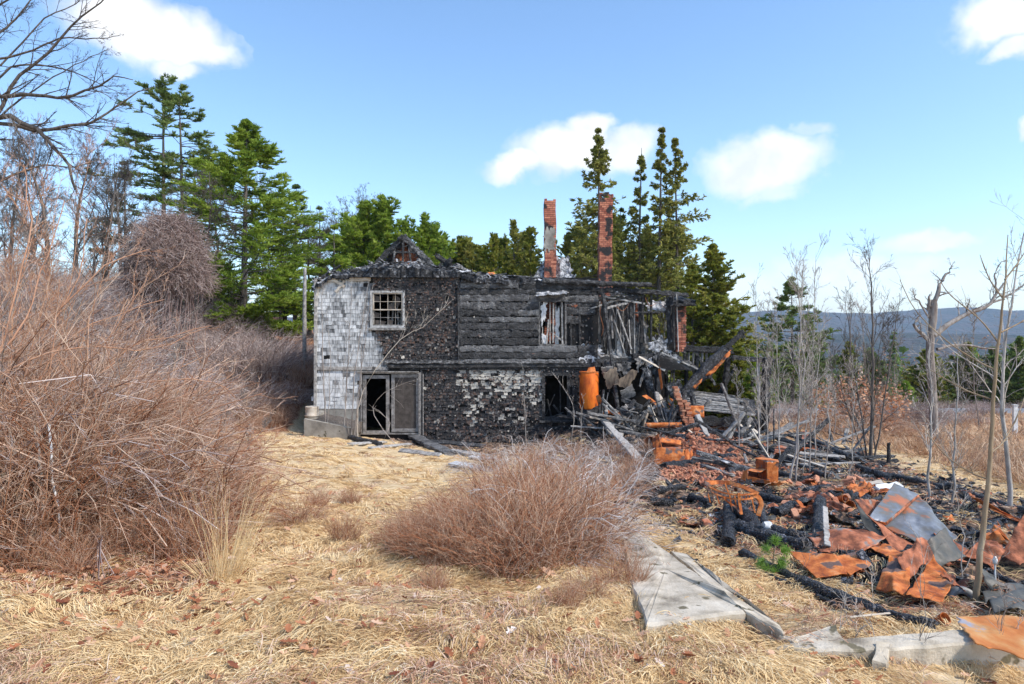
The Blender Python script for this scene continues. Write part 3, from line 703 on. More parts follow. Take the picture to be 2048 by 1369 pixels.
# eaves: peeled boards under the roof edge on the left
mb = MB()
for k, (a, y0, b, y1, w) in enumerate(((668, 560, 690, 574, .1), (700, 556, 742, 557, .22), (690, 562, 672, 585, .08), (640, 571, 634, 592, .07), (650, 560, 668, 561, .12))):
    beam(mb, hp(a, y0, -.06), hp(b, y1, -.06), .03, w, .1, seed=k, tint=.6)
hpart(mb, 'eave_board', M['palewood'])
# foundation, planter wall
mb = MB(); box(mb, (hx(630), HY - .03, hz(900)), (hx(721), HY + .1, hz(819)))
hpart(mb, 'foundation', M['concgrey'])

# upper left window
def frame_rect(mb, x0, y0, x1, y1, w, d0, d1, t=.5):
    """hollow rectangle of four butted bars, w in photo pixels"""
    for a, b, c, d in ((x0, y0, x1, y0 + w), (x0, y1 - w, x1, y1), (x0, y0 + w, x0 + w, y1 - w), (x1 - w, y0 + w, x1, y1 - w)):
        box(mb, (hx(a), HY + d0, hz(d)), (hx(c), HY + d1, hz(b)), t)
win = MB(); frame_rect(win, 741, 582, 810, 656, 4.2, -.055, .1)
win = hpart(win, 'window', M['oldpaint'], label='white framed window with small broken panes')
for y0, y1, dd in ((586.5, 621, .0), (619, 652, .03)):
    s = MB(); frame_rect(s, 746, y0, 805, y1, 2.2, -.02 + dd, .02 + dd)
    for xx in (760.5, 775.5, 790.5): box(s, (hx(xx) - .007, HY - .01 + dd, hz(y1 - 2)), (hx(xx) + .007, HY + .01 + dd, hz(y0 + 2)))
    ym = (y0 + y1) / 2; box(s, (hx(748), HY - .016 + dd, hz(ym) - .007), (hx(803), HY + .016 + dd, hz(ym) + .007))
    child(s, 'sash', M['palewood'] if y0 < 600 else M['greywood'], win)
s = MB(); box(s, (hx(738), HY - .12, hz(661)), (hx(813), HY, hz(656)))
child(s, 'sill', M['greywood'], win)
for k, (x, y, w, h) in enumerate(((748, 590, 11, 14), (777, 608, 12, 11), (749, 624, 10, 12), (792, 591, 8, 20), (750, 640, 22, 11), (776, 638, 10, 12))):
    v = [hp(x, y, .05), hp(x + w, y + h * .3, .05), hp(x + w * .8, y + h, .05), hp(x, y + h, .05)]
    s = MB(); s.add(v, [(0, 1, 2, 3)], .4); child(s, 'glass', M['screen'], win)
s = MB()
for k, (a, b, c, d) in enumerate(((770, 588, 772, 650), (781, 590, 779, 650), (788, 600, 792, 652), (798, 600, 797, 650), (776, 605, 800, 628), (785, 630, 801, 650))):
    beam(s, hp(a, b, .6), hp(c, d, .5), .05, .05, .2, seed=k, tint=.6)
hpart(s, 'studs', M['greywood'], label='grey splintered studs inside the small paned window')
# sliding door
dr = MB(); frame_rect(dr, 722, 745, 843, 869, 3, -.07, .05); dr = hpart(dr, 'door', M['taupe'], label='sliding patio door, left half open and empty')
s = MB(); frame_rect(s, 726.5, 751, 779, 868, 6.5, -.045, .0); s2 = child(s, 'sliding_leaf', M['taupe'], dr)
s = MB(); frame_rect(s, 783, 749, 839, 864, 6.5, -.03, .01); child(s, 'screen_frame', M['taupe'], dr)
s = MB(); box(s, (hx(789), HY - .005, hz(858)), (hx(833), HY + .004, hz(755))); child(s, 'screen', M['screen'], dr)
s = MB(); box(s, (hx(780), HY - .075, hz(818)), (hx(783), HY - .045, hz(806)), .5); child(s, 'handle', M['char'], dr)
s = MB(); box(s, (hx(716), HY - .16, hz(745)), (hx(838), HY - .01, hz(742.6))); child(s, 'door_cap', M['greywood'], dr)
s = MB(); box(s, (hx(838), HY - .1, hz(870)), (hx(841), HY - .07, hz(748))); box(s, (hx(846), HY - .1, hz(870)), (hx(848), HY - .06, hz(748))); child(s, 'door_rail', M['greywood'], dr)
# broken upper right window: frame, hanging plaster strips
w2 = MB(); frame_rect(w2, 1077, 598, 1133, 692, 3.5, -.06, .08, .3); w2 = hpart(w2, 'window', M['greywood'], label='glassless upper window with peeling plaster in its frame')
s = MB()
sheet(s, [hp(1082, 604, -.02), hp(1094, 603, -.02), hp(1091, 640, .0), hp(1082, 650, .0)], 12, 16, .02, 9, 1, ragged=.25)
sheet(s, [hp(1112, 606, .1), hp(1121, 606, .1), hp(1118, 684, .12), hp(1110, 684, .14)], 10, 22, .02, 9, 2, ragged=.25)
sheet(s, [hp(1083, 668, -.02), hp(1093, 670, -.02), hp(1092, 688, .0), hp(1083, 688, .0)], 8, 8, .02, 9, 3, ragged=.2)
child(s, 'plaster', M['white'], w2)
s = MB()
for k, (a, b, c, d, w) in enumerate(((1100, 602, 1100, 688, .035), (1107, 603, 1106, 686, .05), (1103, 664, 1124, 682, .04), (1124, 604, 1125, 690, .06), (1097, 640, 1093, 688, .05), (1085, 655, 1085, 690, .03))): beam(s, hp(a, b, .03), hp(c, d, .0), w, w, .2, seed=k, tint=.7)
child(s, 'muntin', M['greywood'], w2)
s = MB(); sheet(s, [hp(1072, 592, -.30), hp(1132, 590, -.34), hp(1130, 582, .0), hp(1076, 584, .0)], 30, 10, .05, 5, 5, thick=.03, ragged=.1, tint=.75); child(s, 'awning', M['ash'], w2, 'sagging ash-grey flashing over the window')
# lower right window: charred frame, blackness
w3 = MB(); frame_rect(w3, 1084, 746, 1140, 840, 6, -.06, .06, .3); w3 = hpart(w3, 'window', M['char'], label='glassless lower window with charred frame')
s = MB(); beam(s, hp(1078, 843, -.1), hp(1150, 842, -.1), .16, .07, .15, tint=.5); child(s, 'sill', M['char'], w3)
s = MB()
for k, (a, b, c, d, w) in enumerate(((1121, 752, 1122, 836, .05), (1092, 832, 1110, 790, .04), (1104, 838, 1095, 800, .08), (1128, 838, 1108, 812, .10), (1100, 838, 1128, 826, .05))): beam(s, hp(a, b, .25), hp(c, d, .2), w, w * .6, .2, seed=k, tint=.45)
child(s, 'muntin', M['char'], w3)

# ---- roof remains lying on the wall head
mb = MB(); k = 0
def roofz(x, y):
    px = 1024 + x * KX
    base = np.interp(px, [622, 640, 660, 690, 740, 800, 860, 900, 925, 950, 1000, 1140], [575, 566, 553, 547, 536, 532, 536, 541, 551, 556, 558, 560])
    z = CAMZ - (base - 684.5) / KX
    return z + .07 * fbm(x * 1.6, y * 1.6, o=3, seed=6) + .10 * np.abs(fbm(x * 4.6, y * 3.2, o=3, seed=12)) + (y - HY) * .05
u = np.linspace(hx(624), hx(1135), 420); v = np.linspace(HY - .16, HY + 4.2, 70)
X, Yv = np.meshgrid(u, v, indexing='ij'); Yv = Yv + .09 * fbm(X * 4, Yv * 0, o=3, seed=3) * (Yv < HY + .3)
Z = roofz(X, Yv); Z = Z - .10 * sst(-(Yv - HY), -.1, .2)
tt = np.clip(.42 + .5 * vn(X * 2.1, Yv * 2.7, seed=41) - .15 * (X > hx(925)), 0, 1)
ii = np.arange(X.size).reshape(X.shape); Q = np.stack([X, Yv, Z], -1).reshape(-1, 3)
mb.add(Q, np.stack([ii[:-1, :-1], ii[1:, :-1], ii[1:, 1:], ii[:-1, 1:]], -1).reshape(-1, 4), tt.ravel())
Q2 = Q.copy(); Q2[:, 2] = np.minimum(Q2[:, 2] - .12, hz(556)); mb.add(Q2, np.stack([ii[:-1, :-1], ii[:-1, 1:], ii[1:, 1:], ii[1:, :-1]], -1).reshape(-1, 4), .2)
e = ii[:, 0]; n0 = X.size
mb.add(np.concatenate([Q[e], Q2[e]]), [(a, a + len(e), a + 1 + len(e), a + 1) for a in range(len(e) - 1)], .25)
r = random.Random(8)
for k in range(210):
    a = r.uniform(632, 1000); y = HY + r.uniform(-.25, .9); z = float(roofz(hx(a), y)) + .04; an = r.uniform(0, 3.1); L = r.uniform(.04, .22) * (1.4 if k % 9 == 0 else 1)
    c_ = np.array([hx(a), y, z]); dx = np.array([math.cos(an), .5 * math.sin(an), r.uniform(-.3, .5)]) * L; dy = np.array([-math.sin(an) * .5, math.cos(an) * .5, r.uniform(0, .3)]) * L * .8
    sheet(mb, [c_ - dx, c_ + dx, c_ + dx + dy, c_ - dx + dy], 8, 6, L * .25, 1.2 / L, k, thick=.012, ragged=.25, tint=r.uniform(.0, .8))
hpart(mb, 'roof', M['ash'], label='collapsed ashy roofing slumped over the wall head')
# the small gable
mb = MB(); ap = hq(806, 473, 1.6); gl = hq(758, 536, 1.6); gr = hq(866, 536, 1.6); bk = np.array([0, 2.8, .0])
sheet(mb, [gl, ap, ap + bk, gl + bk], 30, 20, .10, 3, 1, thick=.10, ragged=.14, tint=.3)
sheet(mb, [ap, gr, gr + bk, ap + bk], 30, 20, .14, 3, 2, thick=.10, ragged=.26, tint=.5)
for q_ in range(22):
    s_ = r.random(); o_ = (gl * (1 - s_) + ap * s_) if q_ % 2 else (ap * (1 - s_) + gr * s_); o_ = o_ + [0, r.uniform(-.12, .3), r.uniform(-.12, .06)]; e_ = np.array([r.uniform(-.2, .2), r.uniform(-.1, .1), r.uniform(-.16, .12)]); f2 = np.array([r.uniform(-.1, .1), r.uniform(-.1, .1), r.uniform(-.14, .14)])
    sheet(mb, [o_, o_ + e_, o_ + e_ + f2, o_ + f2], 8, 6, .04, 6, q_, thick=.015, ragged=.2, tint=r.uniform(0, .9))
g = hpart(mb, 'gable', M['char'], label='charred pointed gable standing out of the roof heap')
mb = MB()
for k, (a, b, c, d, w, t) in enumerate(((752, 530, 806, 474, .16, .3), (806, 474, 864, 530, .17, .75), (806, 478, 806, 532, .08, .3), (780, 505, 834, 505, .08, .3), (786, 532, 790, 498, .07, .7), (822, 532, 818, 498, .07, .6))):
    beam(mb, hq(a, b, 1.5), hq(c, d, 1.5), .09, w, .3, seed=k, tint=t)
child(mb, 'rafter', M['char'], g)
mb = MB(); sheet(mb, [hq(772, 532, 2.3), hq(850, 532, 2.3), hq(814, 486, 2.3), hq(798, 486, 2.3)], 12, 10, .05, 4, 9, thick=.02, tint=.5); child(mb, 'gable_back', M['rustred'], g, 'scorched brown boards within the gable')
# timbers heaved up on the roof
for k, (a, b, c, d, w, h, d0, d1, t) in enumerate(((872, 510, 925, 550, .16, .16, .6, .9, .3), (903, 517, 885, 545, .14, .2, .5, .8, .2), (910, 530, 955, 556, .2, .14, .5, 1.5, .9), (632, 562, 680, 532, .16, .07, .2, .5, .35), (640, 565, 656, 548, .05, .1, 0, .2, .3),
        (955, 545, 990, 551, .2, .05, 1, 1.3, .3), (962, 554, 1010, 549, .3, .05, .6, 1, .9), (1020, 552, 1075, 557, .3, .04, .5, 1.4, .9), (700, 540, 735, 548, .08, .08, -.1, .1, .3), (700, 549, 760, 541, .06, .06, -.2, .2, .8), (836, 520, 868, 540, .1, .1, .2, .9, .8))):
    mb = MB(); beam(mb, hq(a, b, d0), hq(c, d, d1), w, h, .3, seed=k + 20, tint=t); hpart(mb, 'roof_timber', M['char'])
# rusty bits on the wall head
mb = MB()
for k, (a, b, w, h) in enumerate(((968, 548, 26, 8), (1020, 551, 8, 6), (982, 553, 10, 4))):
    sheet(mb, [hp(a, b, .7), hp(a + w, b + 3, .7), hp(a + w * .7, b - h, .9), hp(a + w * .2, b - h, .9)], 8, 6, .03, 5, k)
hpart(mb, 'flashing', M['rust'])
# wall plates: long charred beams along the top, reaching beyond the standing wall
for a, b, c, d, w, dd, lab in ((922, 564, 1185, 569, .17, -.02, 'charred top plate over the board wall'), (1085, 562, 1302, 571, .19, -.12, 'long charred top beam jutting past the standing wall')):
    mb = MB(); log(mb, [hp(a, b, dd), hp((a + c) / 2, (b + d) / 2 + 1, dd), hp(c, d, dd)], w / 2, w / 2 * .8, seed=a, tint=.45, K=60, rough=.2)
    hpart(mb, 'top_plate', M['char'], label=lab)
# crumpled grey sheeting behind the left chimney
mb = MB()
sheet(mb, [hq(1108, 566, 2.6), hq(1150, 566, 2.4), hq(1138, 512, 2.8), hq(1104, 520, 2.8)], 18, 18, .16, 2.2, 4, thick=.02, ragged=.15, tint=.7)
sheet(mb, [hq(1062, 566, 2.3), hq(1090, 566, 2.3), hq(1088, 520, 2.8), hq(1082, 530, 2.6)], 12, 14, .1, 3, 5, thick=.02, ragged=.15, tint=.6)
sheet(mb, [hp(1140, 560, 2.6), hp(1160, 562, 2.4), hp(1153, 540, 2.6), hp(1146, 548, 2.6)], 8, 8, .05, 3, 6, thick=.02, ragged=.2, tint=.05)
hpart(mb, 'roofing_sheet', M['ash'], label='crumpled grey roofing sheet beside the left chimney')

# ---- chimneys, course by course
def chimney(cx, cy, w, dp, z0, z1, name, label, seed, lean=.0, jag=.2):
    mb = MB(); r = random.Random(seed); ch = .075; z = z0; k = 0
    v = []; t = []
    def off(z): q = (z - z0) / (z1 - z0); return lean * math.sin(q * 2.6) + .012 * math.sin(z * 5 + seed)
    while z < z1 + jag:
        ox = off(z)
        # mortar core
        if z < z1 - .03: box(mb, (cx + ox - w / 2 + .012, cy - dp / 2 + .012, z), (cx + ox + w / 2 - .012, cy + dp / 2 - .012, z + ch), 0)
        for side in range(4):
            ln = w if side % 2 == 0 else dp - .2
            nb = max(1, round(ln / .18)); bl = ln / nb; sh = (bl / 2 if k % 2 else 0)
            x = -sh
            while x < ln - .01:
                a, b = max(0, x) + .005, min(ln, x + bl) - .005; x += bl
                if b - a < .03: continue
                if z > z1 - .02 - jag * (.5 + .5 * math.sin(a * 9 + side * 2 + seed)) and r.random() < .75: continue
                dep = .1; e = r.uniform(-.006, .006)
                if side == 0: lo, hi = (cx + ox - w / 2 + a, cy - dp / 2 - e, z + .007), (cx + ox - w / 2 + b, cy - dp / 2 + dep, z + ch - .007)
                elif side == 2: lo, hi = (cx + ox - w / 2 + a, cy + dp / 2 - dep, z + .007), (cx + ox - w / 2 + b, cy + dp / 2 + e, z + ch - .007)
                elif side == 1: lo, hi = (cx + ox - w / 2 - e, cy - dp / 2 + .1 + a, z + .007), (cx + ox - w / 2 + dep, cy - dp / 2 + .1 + b, z + ch - .007)
                else: lo, hi = (cx + ox + w / 2 - dep, cy - dp / 2 + .1 + a, z + .007), (cx + ox + w / 2 + e, cy - dp / 2 + .1 + b, z + ch - .007)
                box(mb, lo, hi, .15 + .85 * r.random())
        z += ch; k += 1
    return hpart(mb, name, M['brick'], label=label)
def cpos(px, Y): return (px - 1024) / F * Y
def cz(py, Y): return CAMZ - (py - 684.5) / F * Y
ch1 = chimney(cpos(1099, 25.6), 25.6, .44, .5, hz(724), cz(403, 25.35), 'chimney', 'left chimney with a grey plastered patch halfway up', 3, .02, .1)
mb = MB(); YY = 25.33; sheet(mb, [P(1088.5, 503, YY), P(1110, 503, YY), P(1110, 459, YY), P(1089, 459, YY)], 16, 22, .008, 9, 3, thick=.02, ragged=.18, tint=.7); child(mb, 'plaster_patch', M['concgrey'], ch1)
ch2 = chimney(cpos(1213.5, 26.2), 26.2, .50, .5, hz(724), cz(398, 25.95), 'chimney', 'right chimney, red brick with a leaning jagged top', 9, -.07, .22)

# ---- the torn open right part: studs, rags of wall, wires
r = random.Random(21)
def stud(a, b, c, d, w, d0, d1, t, m='greywood', lab=None, sd=None, rough=.25, nm='stud'):
    mb = MB(); beam(mb, hp(a, b, d0), hp(c, d, d1), w, w * r.uniform(.6, 1), rough, seed=sd if sd is not None else r.randrange(999), tint=t, K=18)
    return hpart(mb, nm, M[m], label=lab)
for (a, b, c, d, w, d0, d1, t, m) in ((1140, 585, 1142, 692, .09, .0, .0, .4, 'char'), (1150, 600, 1149, 700, .05, .1, .1, .7, 'greywood'), (1158, 590, 1160, 716, .11, .0, .0, .35, 'char'), (1166, 596, 1168, 705, .07, .2, .2, .6, 'char'),
        (1172, 590, 1172, 712, .10, .1, .1, .35, 'char'), (1180, 588, 1182, 718, .07, .5, .4, .5, 'char'), (1196, 592, 1194, 715, .06, .5, .4, .8, 'greywood'), (1206, 600, 1205, 720, .05, .9, .8, .8, 'greywood'),
        (1228, 590, 1230, 718, .07, .7, .4, .5, 'char'), (1236, 600, 1234, 705, .045, .3, .3, .9, 'greywood'), (1243, 585, 1247, 722, .06, .2, .1, .6, 'char'), (1252, 592, 1250, 716, .05, 1.1, 1, .8, 'greywood'),
        (1262, 580, 1264, 724, .09, .1, .1, .35, 'char'), (1258, 640, 1262, 720, .035, .0, .0, .9, 'greywood'), (1270, 586, 1271, 728, .05, .2, .2, .8, 'greywood'), (1234, 620, 1262, 700, .05, -.05, -.1, .6, 'greywood'), (1229, 640, 1256, 724, .05, .1, .1, .8, 'greywood'),
        (1304, 590, 1303, 716, .07, .1, .1, .35, 'char'), (1319, 600, 1320, 690, .05, 1.5, 1.5, .4, 'char'), (1336, 596, 1340, 690, .10, .1, .1, .45, 'char'), (1346, 592, 1348, 700, .09, .0, .0, .3, 'char'), (1352, 590, 1356, 704, .05, -.05, -.05, .85, 'greywood'),
        (1215, 700, 1214, 740, .07, .3, .3, .3, 'char'), (1275, 720, 1276, 745, .06, 0, 0, .8, 'greywood'), (1188, 640, 1186, 716, .05, .1, .0, .9, 'greywood'), (1220, 640, 1217, 710, .04, .2, .2, .9, 'greywood')):
    stud(a, b, c, d, w, d0, d1, t, m)
stud(1204, 588, 1210, 640, .15, -.25, -.3, .5, 'char', 'upper length of the tall leaning corner post', nm='post')
stud(1210, 638, 1232, 838, .14, -.3, -.7, .55, 'char', 'lower length of the tall leaning corner post', nm='post')
stud(1316, 712, 1302, 846, .20, -.4, -.6, .4, 'charlog', 'thick charred post below the floor edge', rough=.3, nm='post')
for (a, b, c, d, w, h, t, m) in ((1140, 598, 1285, 596, .1, .12, .35, 'char'), (1270, 583, 1378, 590, .12, .14, .35, 'char'), (1180, 618, 1235, 600, .04, .05, .8, 'greywood'), (1208, 618, 1256, 606, .05, .07, .7, 'greywood'), (1210, 594, 1290, 608, .03, .06, .9, 'greywood'), (1225, 590, 1275, 600, .03, .05, .9, 'greywood'), (1268, 626, 1336, 624, .05, .06, .4, 'char'),
        (1170, 722, 1300, 720, .16, .16, .35, 'char'), (1262, 716, 1322, 712, .2, .22, .3, 'charlog'), (1196, 712, 1262, 716, .08, .08, .6, 'greywood'), (1180, 580, 1300, 583, .16, .12, .3, 'charlog')):
    mb = MB(); beam(mb, hp(a, b, -.05), hp(c, d, .05), w, h, .3, seed=r.randrange(99), tint=t, K=24); hpart(mb, 'wall_plate', M[m])
for k, (x0_, y0_, x1_, y1_, dd, t, m, lab) in enumerate(((1268, 650, 1302, 706, .25, .35, 'greywood', 'grey lath and plaster panel still hanging in the frame'), (1304, 676, 1342, 706, .0, .6, 'ash', 'slumped grey felt over the sill'), (1300, 602, 1336, 622, .3, .9, 'ash', 'bright torn sheet under the beam'),
        (1144, 606, 1158, 690, .35, .3, 'greywood', 'scorched lath strip right of the upper window'), (1136, 588, 1162, 612, -.02, .1, 'rustred', 'brown scorched board corner'), (1172, 660, 1188, 712, .3, .5, 'ash', 'rag of plaster at the foot of the studs'), (1218, 574, 1252, 594, -.1, .35, 'ash', 'silvery crumpled sheet beneath the top beam'), (1160, 576, 1218, 592, .05, .4, 'ash', 'charred felt under the top beam'), (1250, 576, 1280, 600, .0, .2, 'ash', 'sagging black felt'), (1236, 668, 1250, 715, .1, .9, 'greywood', 'pale rag of board'),
        (1176, 596, 1186, 700, 1.2, .2, 'greywood', 'dark inner board'), (1284, 606, 1300, 640, 1.2, .3, 'rustred', 'brown inner board'), (1196, 660, 1206, 712, .7, .7, 'greywood', 'inner board rag'), (1158, 690, 1200, 722, -.1, .8, 'ash', 'crumpled pale shreds on the floor edge'), (1222, 700, 1250, 722, .1, .7, 'greywood', 'splintered boards on the floor edge'))):
    mb = MB(); sheet(mb, [hp(x0_, y1_, dd), hp(x1_, y1_, dd), hp(x1_, y0_, dd + .1), hp(x0_, y0_, dd + .1)], 20, 20, .06, 4, k + 50, thick=.015, ragged=.22, tint=t); hpart(mb, 'wall_rag', M[m], label=lab)
for k in range(34):
    a = r.uniform(1142, 1366)
    if 1300 < a < 1338: continue
    if k % 3: stud(a, r.uniform(588, 612), a + r.gauss(0, 4), r.uniform(660, 724), r.uniform(.03, .09), r.uniform(.0, .8), r.uniform(.0, .8), r.uniform(.2, .8), r.choice(['char', 'char', 'greywood', 'charlog']), nm='stud')
    else:
        a = r.uniform(1196, 1366); stud(a, r.uniform(712, 724), a + r.gauss(0, 14), r.uniform(745, 800), r.uniform(.03, .1), r.uniform(-.3, .3), r.uniform(-.8, .2), r.uniform(.2, .8), r.choice(['char', 'greywood', 'charlog']), nm='hanging_board')
for k in range(12):
    a = r.uniform(1196, 1350); b_ = r.uniform(706, 726); mb = MB(); sheet(mb, [hp(a, b_ + r.uniform(14, 36), -.25), hp(a + r.uniform(10, 26), b_ + r.uniform(10, 30), -.3), hp(a + r.uniform(10, 26), b_, -.05), hp(a, b_, -.05)], 10, 10, .06, 4, k, thick=.012, ragged=.2, tint=r.uniform(0, .8)); hpart(mb, 'hanging_rag', M[r.choice(['ash', 'greywood', 'char'])])
# clutter of splinters filling the opened rooms
mb = MB(); n = 620
for k in range(n):
    px_ = r.uniform(1140, 1365); dd = r.uniform(.0, 2.6)
    if r.random() < .5: py_ = r.uniform(595, 700); L = r.uniform(.2, .9); an = r.gauss(0, .18)
    else: py_ = r.uniform(700, 722); L = r.uniform(.1, .5); an = r.uniform(-1.4, 1.4)
    if px_ > 1302 and px_ < 1336 and py_ < 672: continue
    p = hp(px_, py_, dd); w = r.uniform(.008, .035)
    beam(mb, p, p + np.array([math.sin(an) * L, r.uniform(-.1, .1), -math.cos(an) * L * (1 if py_ < 700 else .4)]), w, w * .6, .2, seed=k, tint=r.choice([.05, .1, .2, .3, .5, .9]), K=4)
hpart(mb, 'splinters', M['greywood'], label='tangle of splintered studs and lath in the opened rooms')['kind'] = 'stuff'
for k, (pts, w) in enumerate((([(1173, 596), (1176, 620), (1170, 640), (1180, 655)], .010), ([(1178, 598), (1175, 625), (1182, 640), (1178, 664), (1164, 668)], .012), ([(1160, 628), (1185, 616), (1205, 610)], .012), ([(1205, 600), (1200, 625), (1207, 655), (1204, 672)], .01), ([(1168, 612), (1190, 622), (1204, 600)], .009), ([(1230, 610), (1246, 622), (1262, 602)], .008), ([(1290, 596), (1300, 612), (1318, 606), (1334, 618)], .008))):
    c = bezier([hp(a, b, -.02 + .05 * i) for i, (a, b) in enumerate(pts)], 14); mb = MB(); tubes(mb, c[None], np.full((1, 14), w), 5); hpart(mb, 'wire', M['copper'])
# right end: brick pier and a scrap of roof
mb = MB()
z = hz(704); k = 0
while z < hz(612):
    for j in range(2):
        x = hx(1354) + j * .155 + (k % 2) * .02; box(mb, (x + .004 + r.uniform(-.01, .01), HY + .02 + r.uniform(-.01, .01), z + .007), (x + .15, HY + .25, z + .072), .1 + .9 * r.random())
    z += .078; k += 1
hpart(mb, 'brick_pier', M['brick'], label='narrow brick pier at the right end')
mb = MB(); sheet(mb, [hp(1342, 605, -.25), hp(1388, 603, -.2), hp(1372, 588, .7), hp(1348, 588, .7)], 16, 10, .05, 4, 3, thick=.12, ragged=.12, tint=.2); beam(mb, hp(1340, 612, -.2), hp(1384, 610, -.2), .12, .1, .3, tint=.3)
hpart(mb, 'roof', M['char'], label='small scrap of shingled roof on the right end post')
mb = MB(); sheet(mb, [hp(1352, 604, .9), hp(1372, 704, .9), hp(1372, 704, 1.8), hp(1352, 604, 1.8)], 10, 10, .04, 4, 3, thick=.02, tint=.3); hpart(mb, 'wall_rag', M['char'])
# lower storey behind the torn part: dark slabs of the cellar
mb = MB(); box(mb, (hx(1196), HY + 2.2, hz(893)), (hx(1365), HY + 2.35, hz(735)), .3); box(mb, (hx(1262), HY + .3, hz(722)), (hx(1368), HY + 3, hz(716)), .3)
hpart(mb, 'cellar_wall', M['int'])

# planter wall and pot at the left corner
pl = empty('concrete_planter', onground(hx(608), 21.9), 'low sloping grey concrete retaining wall at the left corner of the house', 'retaining wall')
mb = MB(); a0 = P(608, 838, 21.6); a1 = P(702, 857, 21.3)
v = []
for p, top in ((a0, a0[2]), (a1, a1[2])):
    zb = float(hgt(p[0], p[1])) - .3
    v += [(p[0], p[1], zb), (p[0], p[1] + .2, zb), (p[0], p[1] + .2, top), (p[0], p[1], top)]
mb.add(v, [(0, 4, 7, 3), (3, 7, 6, 2), (2, 6, 5, 1), (0, 3, 2, 1), (4, 5, 6, 7)])
place(mb.build('front_wall', M['concgrey']), pl)
mb = MB(); v = []
for p in (a0 + [.0, .21, 0], a0 + [.15, 1.6, 0.15]):
    zb = float(hgt(p[0], p[1])) - .4; v += [(p[0], p[1], zb), (p[0] + .2, p[1], zb), (p[0] + .2, p[1], p[2]), (p[0], p[1], p[2])]
mb.add(v, [(0, 4, 7, 3), (3, 7, 6, 2), (2, 6, 5, 1), (0, 3, 2, 1), (4, 5, 6, 7)])
place(mb.build('side_wall', M['concgrey']), pl)
mb = MB(); sheet(mb, [a0 + [.2, .2, -.06], a1 + [0, .2, -.06], np.array([a1[0], 23, a1[2] + .02]), np.array([a0[0] + .2, 23, a0[2] + .05])], 14, 10, .05, 3, 4, thick=.3)
place(mb.build('soil', M['bark']), pl)
def lathe(mb, c, prof, s=20, tint=.5):
    an = np.arange(s) / s * 2 * np.pi; K = len(prof); pr = np.array(prof)
    V = np.stack([c[0] + pr[:, :1] * np.cos(an), c[1] + pr[:, :1] * np.sin(an), c[2] + pr[:, 1:2] + an * 0], -1)
    k = np.arange(K - 1)[:, None] * s; s0 = np.arange(s)[None]; s1 = (s0 + 1) % s
    mb.add(V, np.stack([k + s0, k + s1, k + s + s1, k + s + s0], -1).reshape(-1, 4), tint)
pc = P(624, 836, 21.95)
mb = MB(); lathe(mb, pc, [(0, -.05), (.17, -.05), (.2, .0), (.2, .05), (.23, .06), (.23, .10), (.2, .11), (.21, .2), (.21, .33), (.22, .36), (.19, .37), (.18, .25), (0, .25)])
tag(mb.build('flower_pot', M['palewood'], smooth=True), 'weathered cream pot standing on the end of the grey retaining wall', 'pot')

# lean-to ruin on the right: leaning truss, fallen deck, frame
def thing(name, mb, m, label, cat, group=None, smooth=False):
    """single-mesh thing: origin moved to its base"""
    o = mb.build(name, M[m], smooth=smooth); v = np.concatenate(mb.v)
    c = np.array([(v[:, 0].min() + v[:, 0].max()) / 2, (v[:, 1].min() + v[:, 1].max()) / 2, v[:, 2].min()])
    o.data.transform(Matrix.Translation(-Vector(c))); o.location = c
    return tag(o, label, cat, group)
fr = empty('fallen_porch', onground(hx(1450), 23.4), 'collapsed charred lean-to frame at the right end of the house, bushes showing through', 'ruined porch')
for k, (a, b, c, d, w, h, d0, d1, t, m, nm) in enumerate(((1358, 697, 1470, 702, .18, .2, .3, .3, .3, 'charlog', 'header'), (1462, 716, 1546, 722, .14, .14, .0, .0, .55, 'char', 'header'), (1533, 718, 1530, 862, .26, .22, .0, .1, .3, 'charlog', 'post'), (1518, 722, 1521, 850, .08, .1, .1, .1, .8, 'greywood', 'post'),
        (1458, 716, 1449, 800, .14, .14, .1, .1, .3, 'charlog', 'post'), (1380, 710, 1384, 800, .12, .1, .6, .6, .3, 'charlog', 'post'), (1404, 708, 1402, 780, .08, .1, .6, .6, .4, 'char', 'post'), (1440, 790, 1475, 735, .1, .1, .2, .2, .35, 'charlog', 'brace'), (1396, 705, 1432, 770, .1, .08, .3, .1, .6, 'char', 'brace'), (1322, 706, 1400, 742, .06, .05, -.2, -.2, .8, 'greywood', 'brace'), (1345, 715, 1345, 800, .12, .1, .9, .9, .3, 'charlog', 'post'))):
    mb = MB(); beam(mb, hp(a, b, d0), hp(c, d, d1), w, h, .28, seed=k, tint=t, K=22); place(mb.build(nm, M[m]), fr)
mb = MB()
for k in range(8): beam(mb, hp(1320 + k * 3, 715 + k * 2.6, -.1), hp(1376 + k * 3, 722 + k * 2.5, -.15), .1, .03, .1, seed=k, tint=.25 + .07 * (k % 3), K=10)
for k in range(6): beam(mb, hp(1374 + k * 9, 706, .35), hp(1373 + k * 9, 730 + (k * 37) % 14, .35), .14, .02, .15, seed=k + 9, tint=[.3, .85, .7, .4, .9, .5][k], K=6)
place(mb.build('deck_boards', M['greywood']), fr)
tr = empty('fallen_truss', P(1372, 800, 22.2), 'big charred beam leaning up to the right with a rusty strip beneath', 'beam')
mb = MB(); beam(mb, P(1366, 786, 22.4), P(1452, 700, 22.6), .32, .34, .22, seed=3, tint=.62, K=34); place(mb.build('trunk_beam', M['charlog'], smooth=True), tr)
mb = MB(); beam(mb, P(1440, 708, 22.6), P(1487, 663, 22.6), .14, .16, .2, seed=5, tint=.3, K=20); beam(mb, P(1478, 664, 22.6), P(1488, 674, 22.6), .1, .1, .3, seed=6, tint=.1); place(mb.build('beam_tip', M['charlog']), tr)
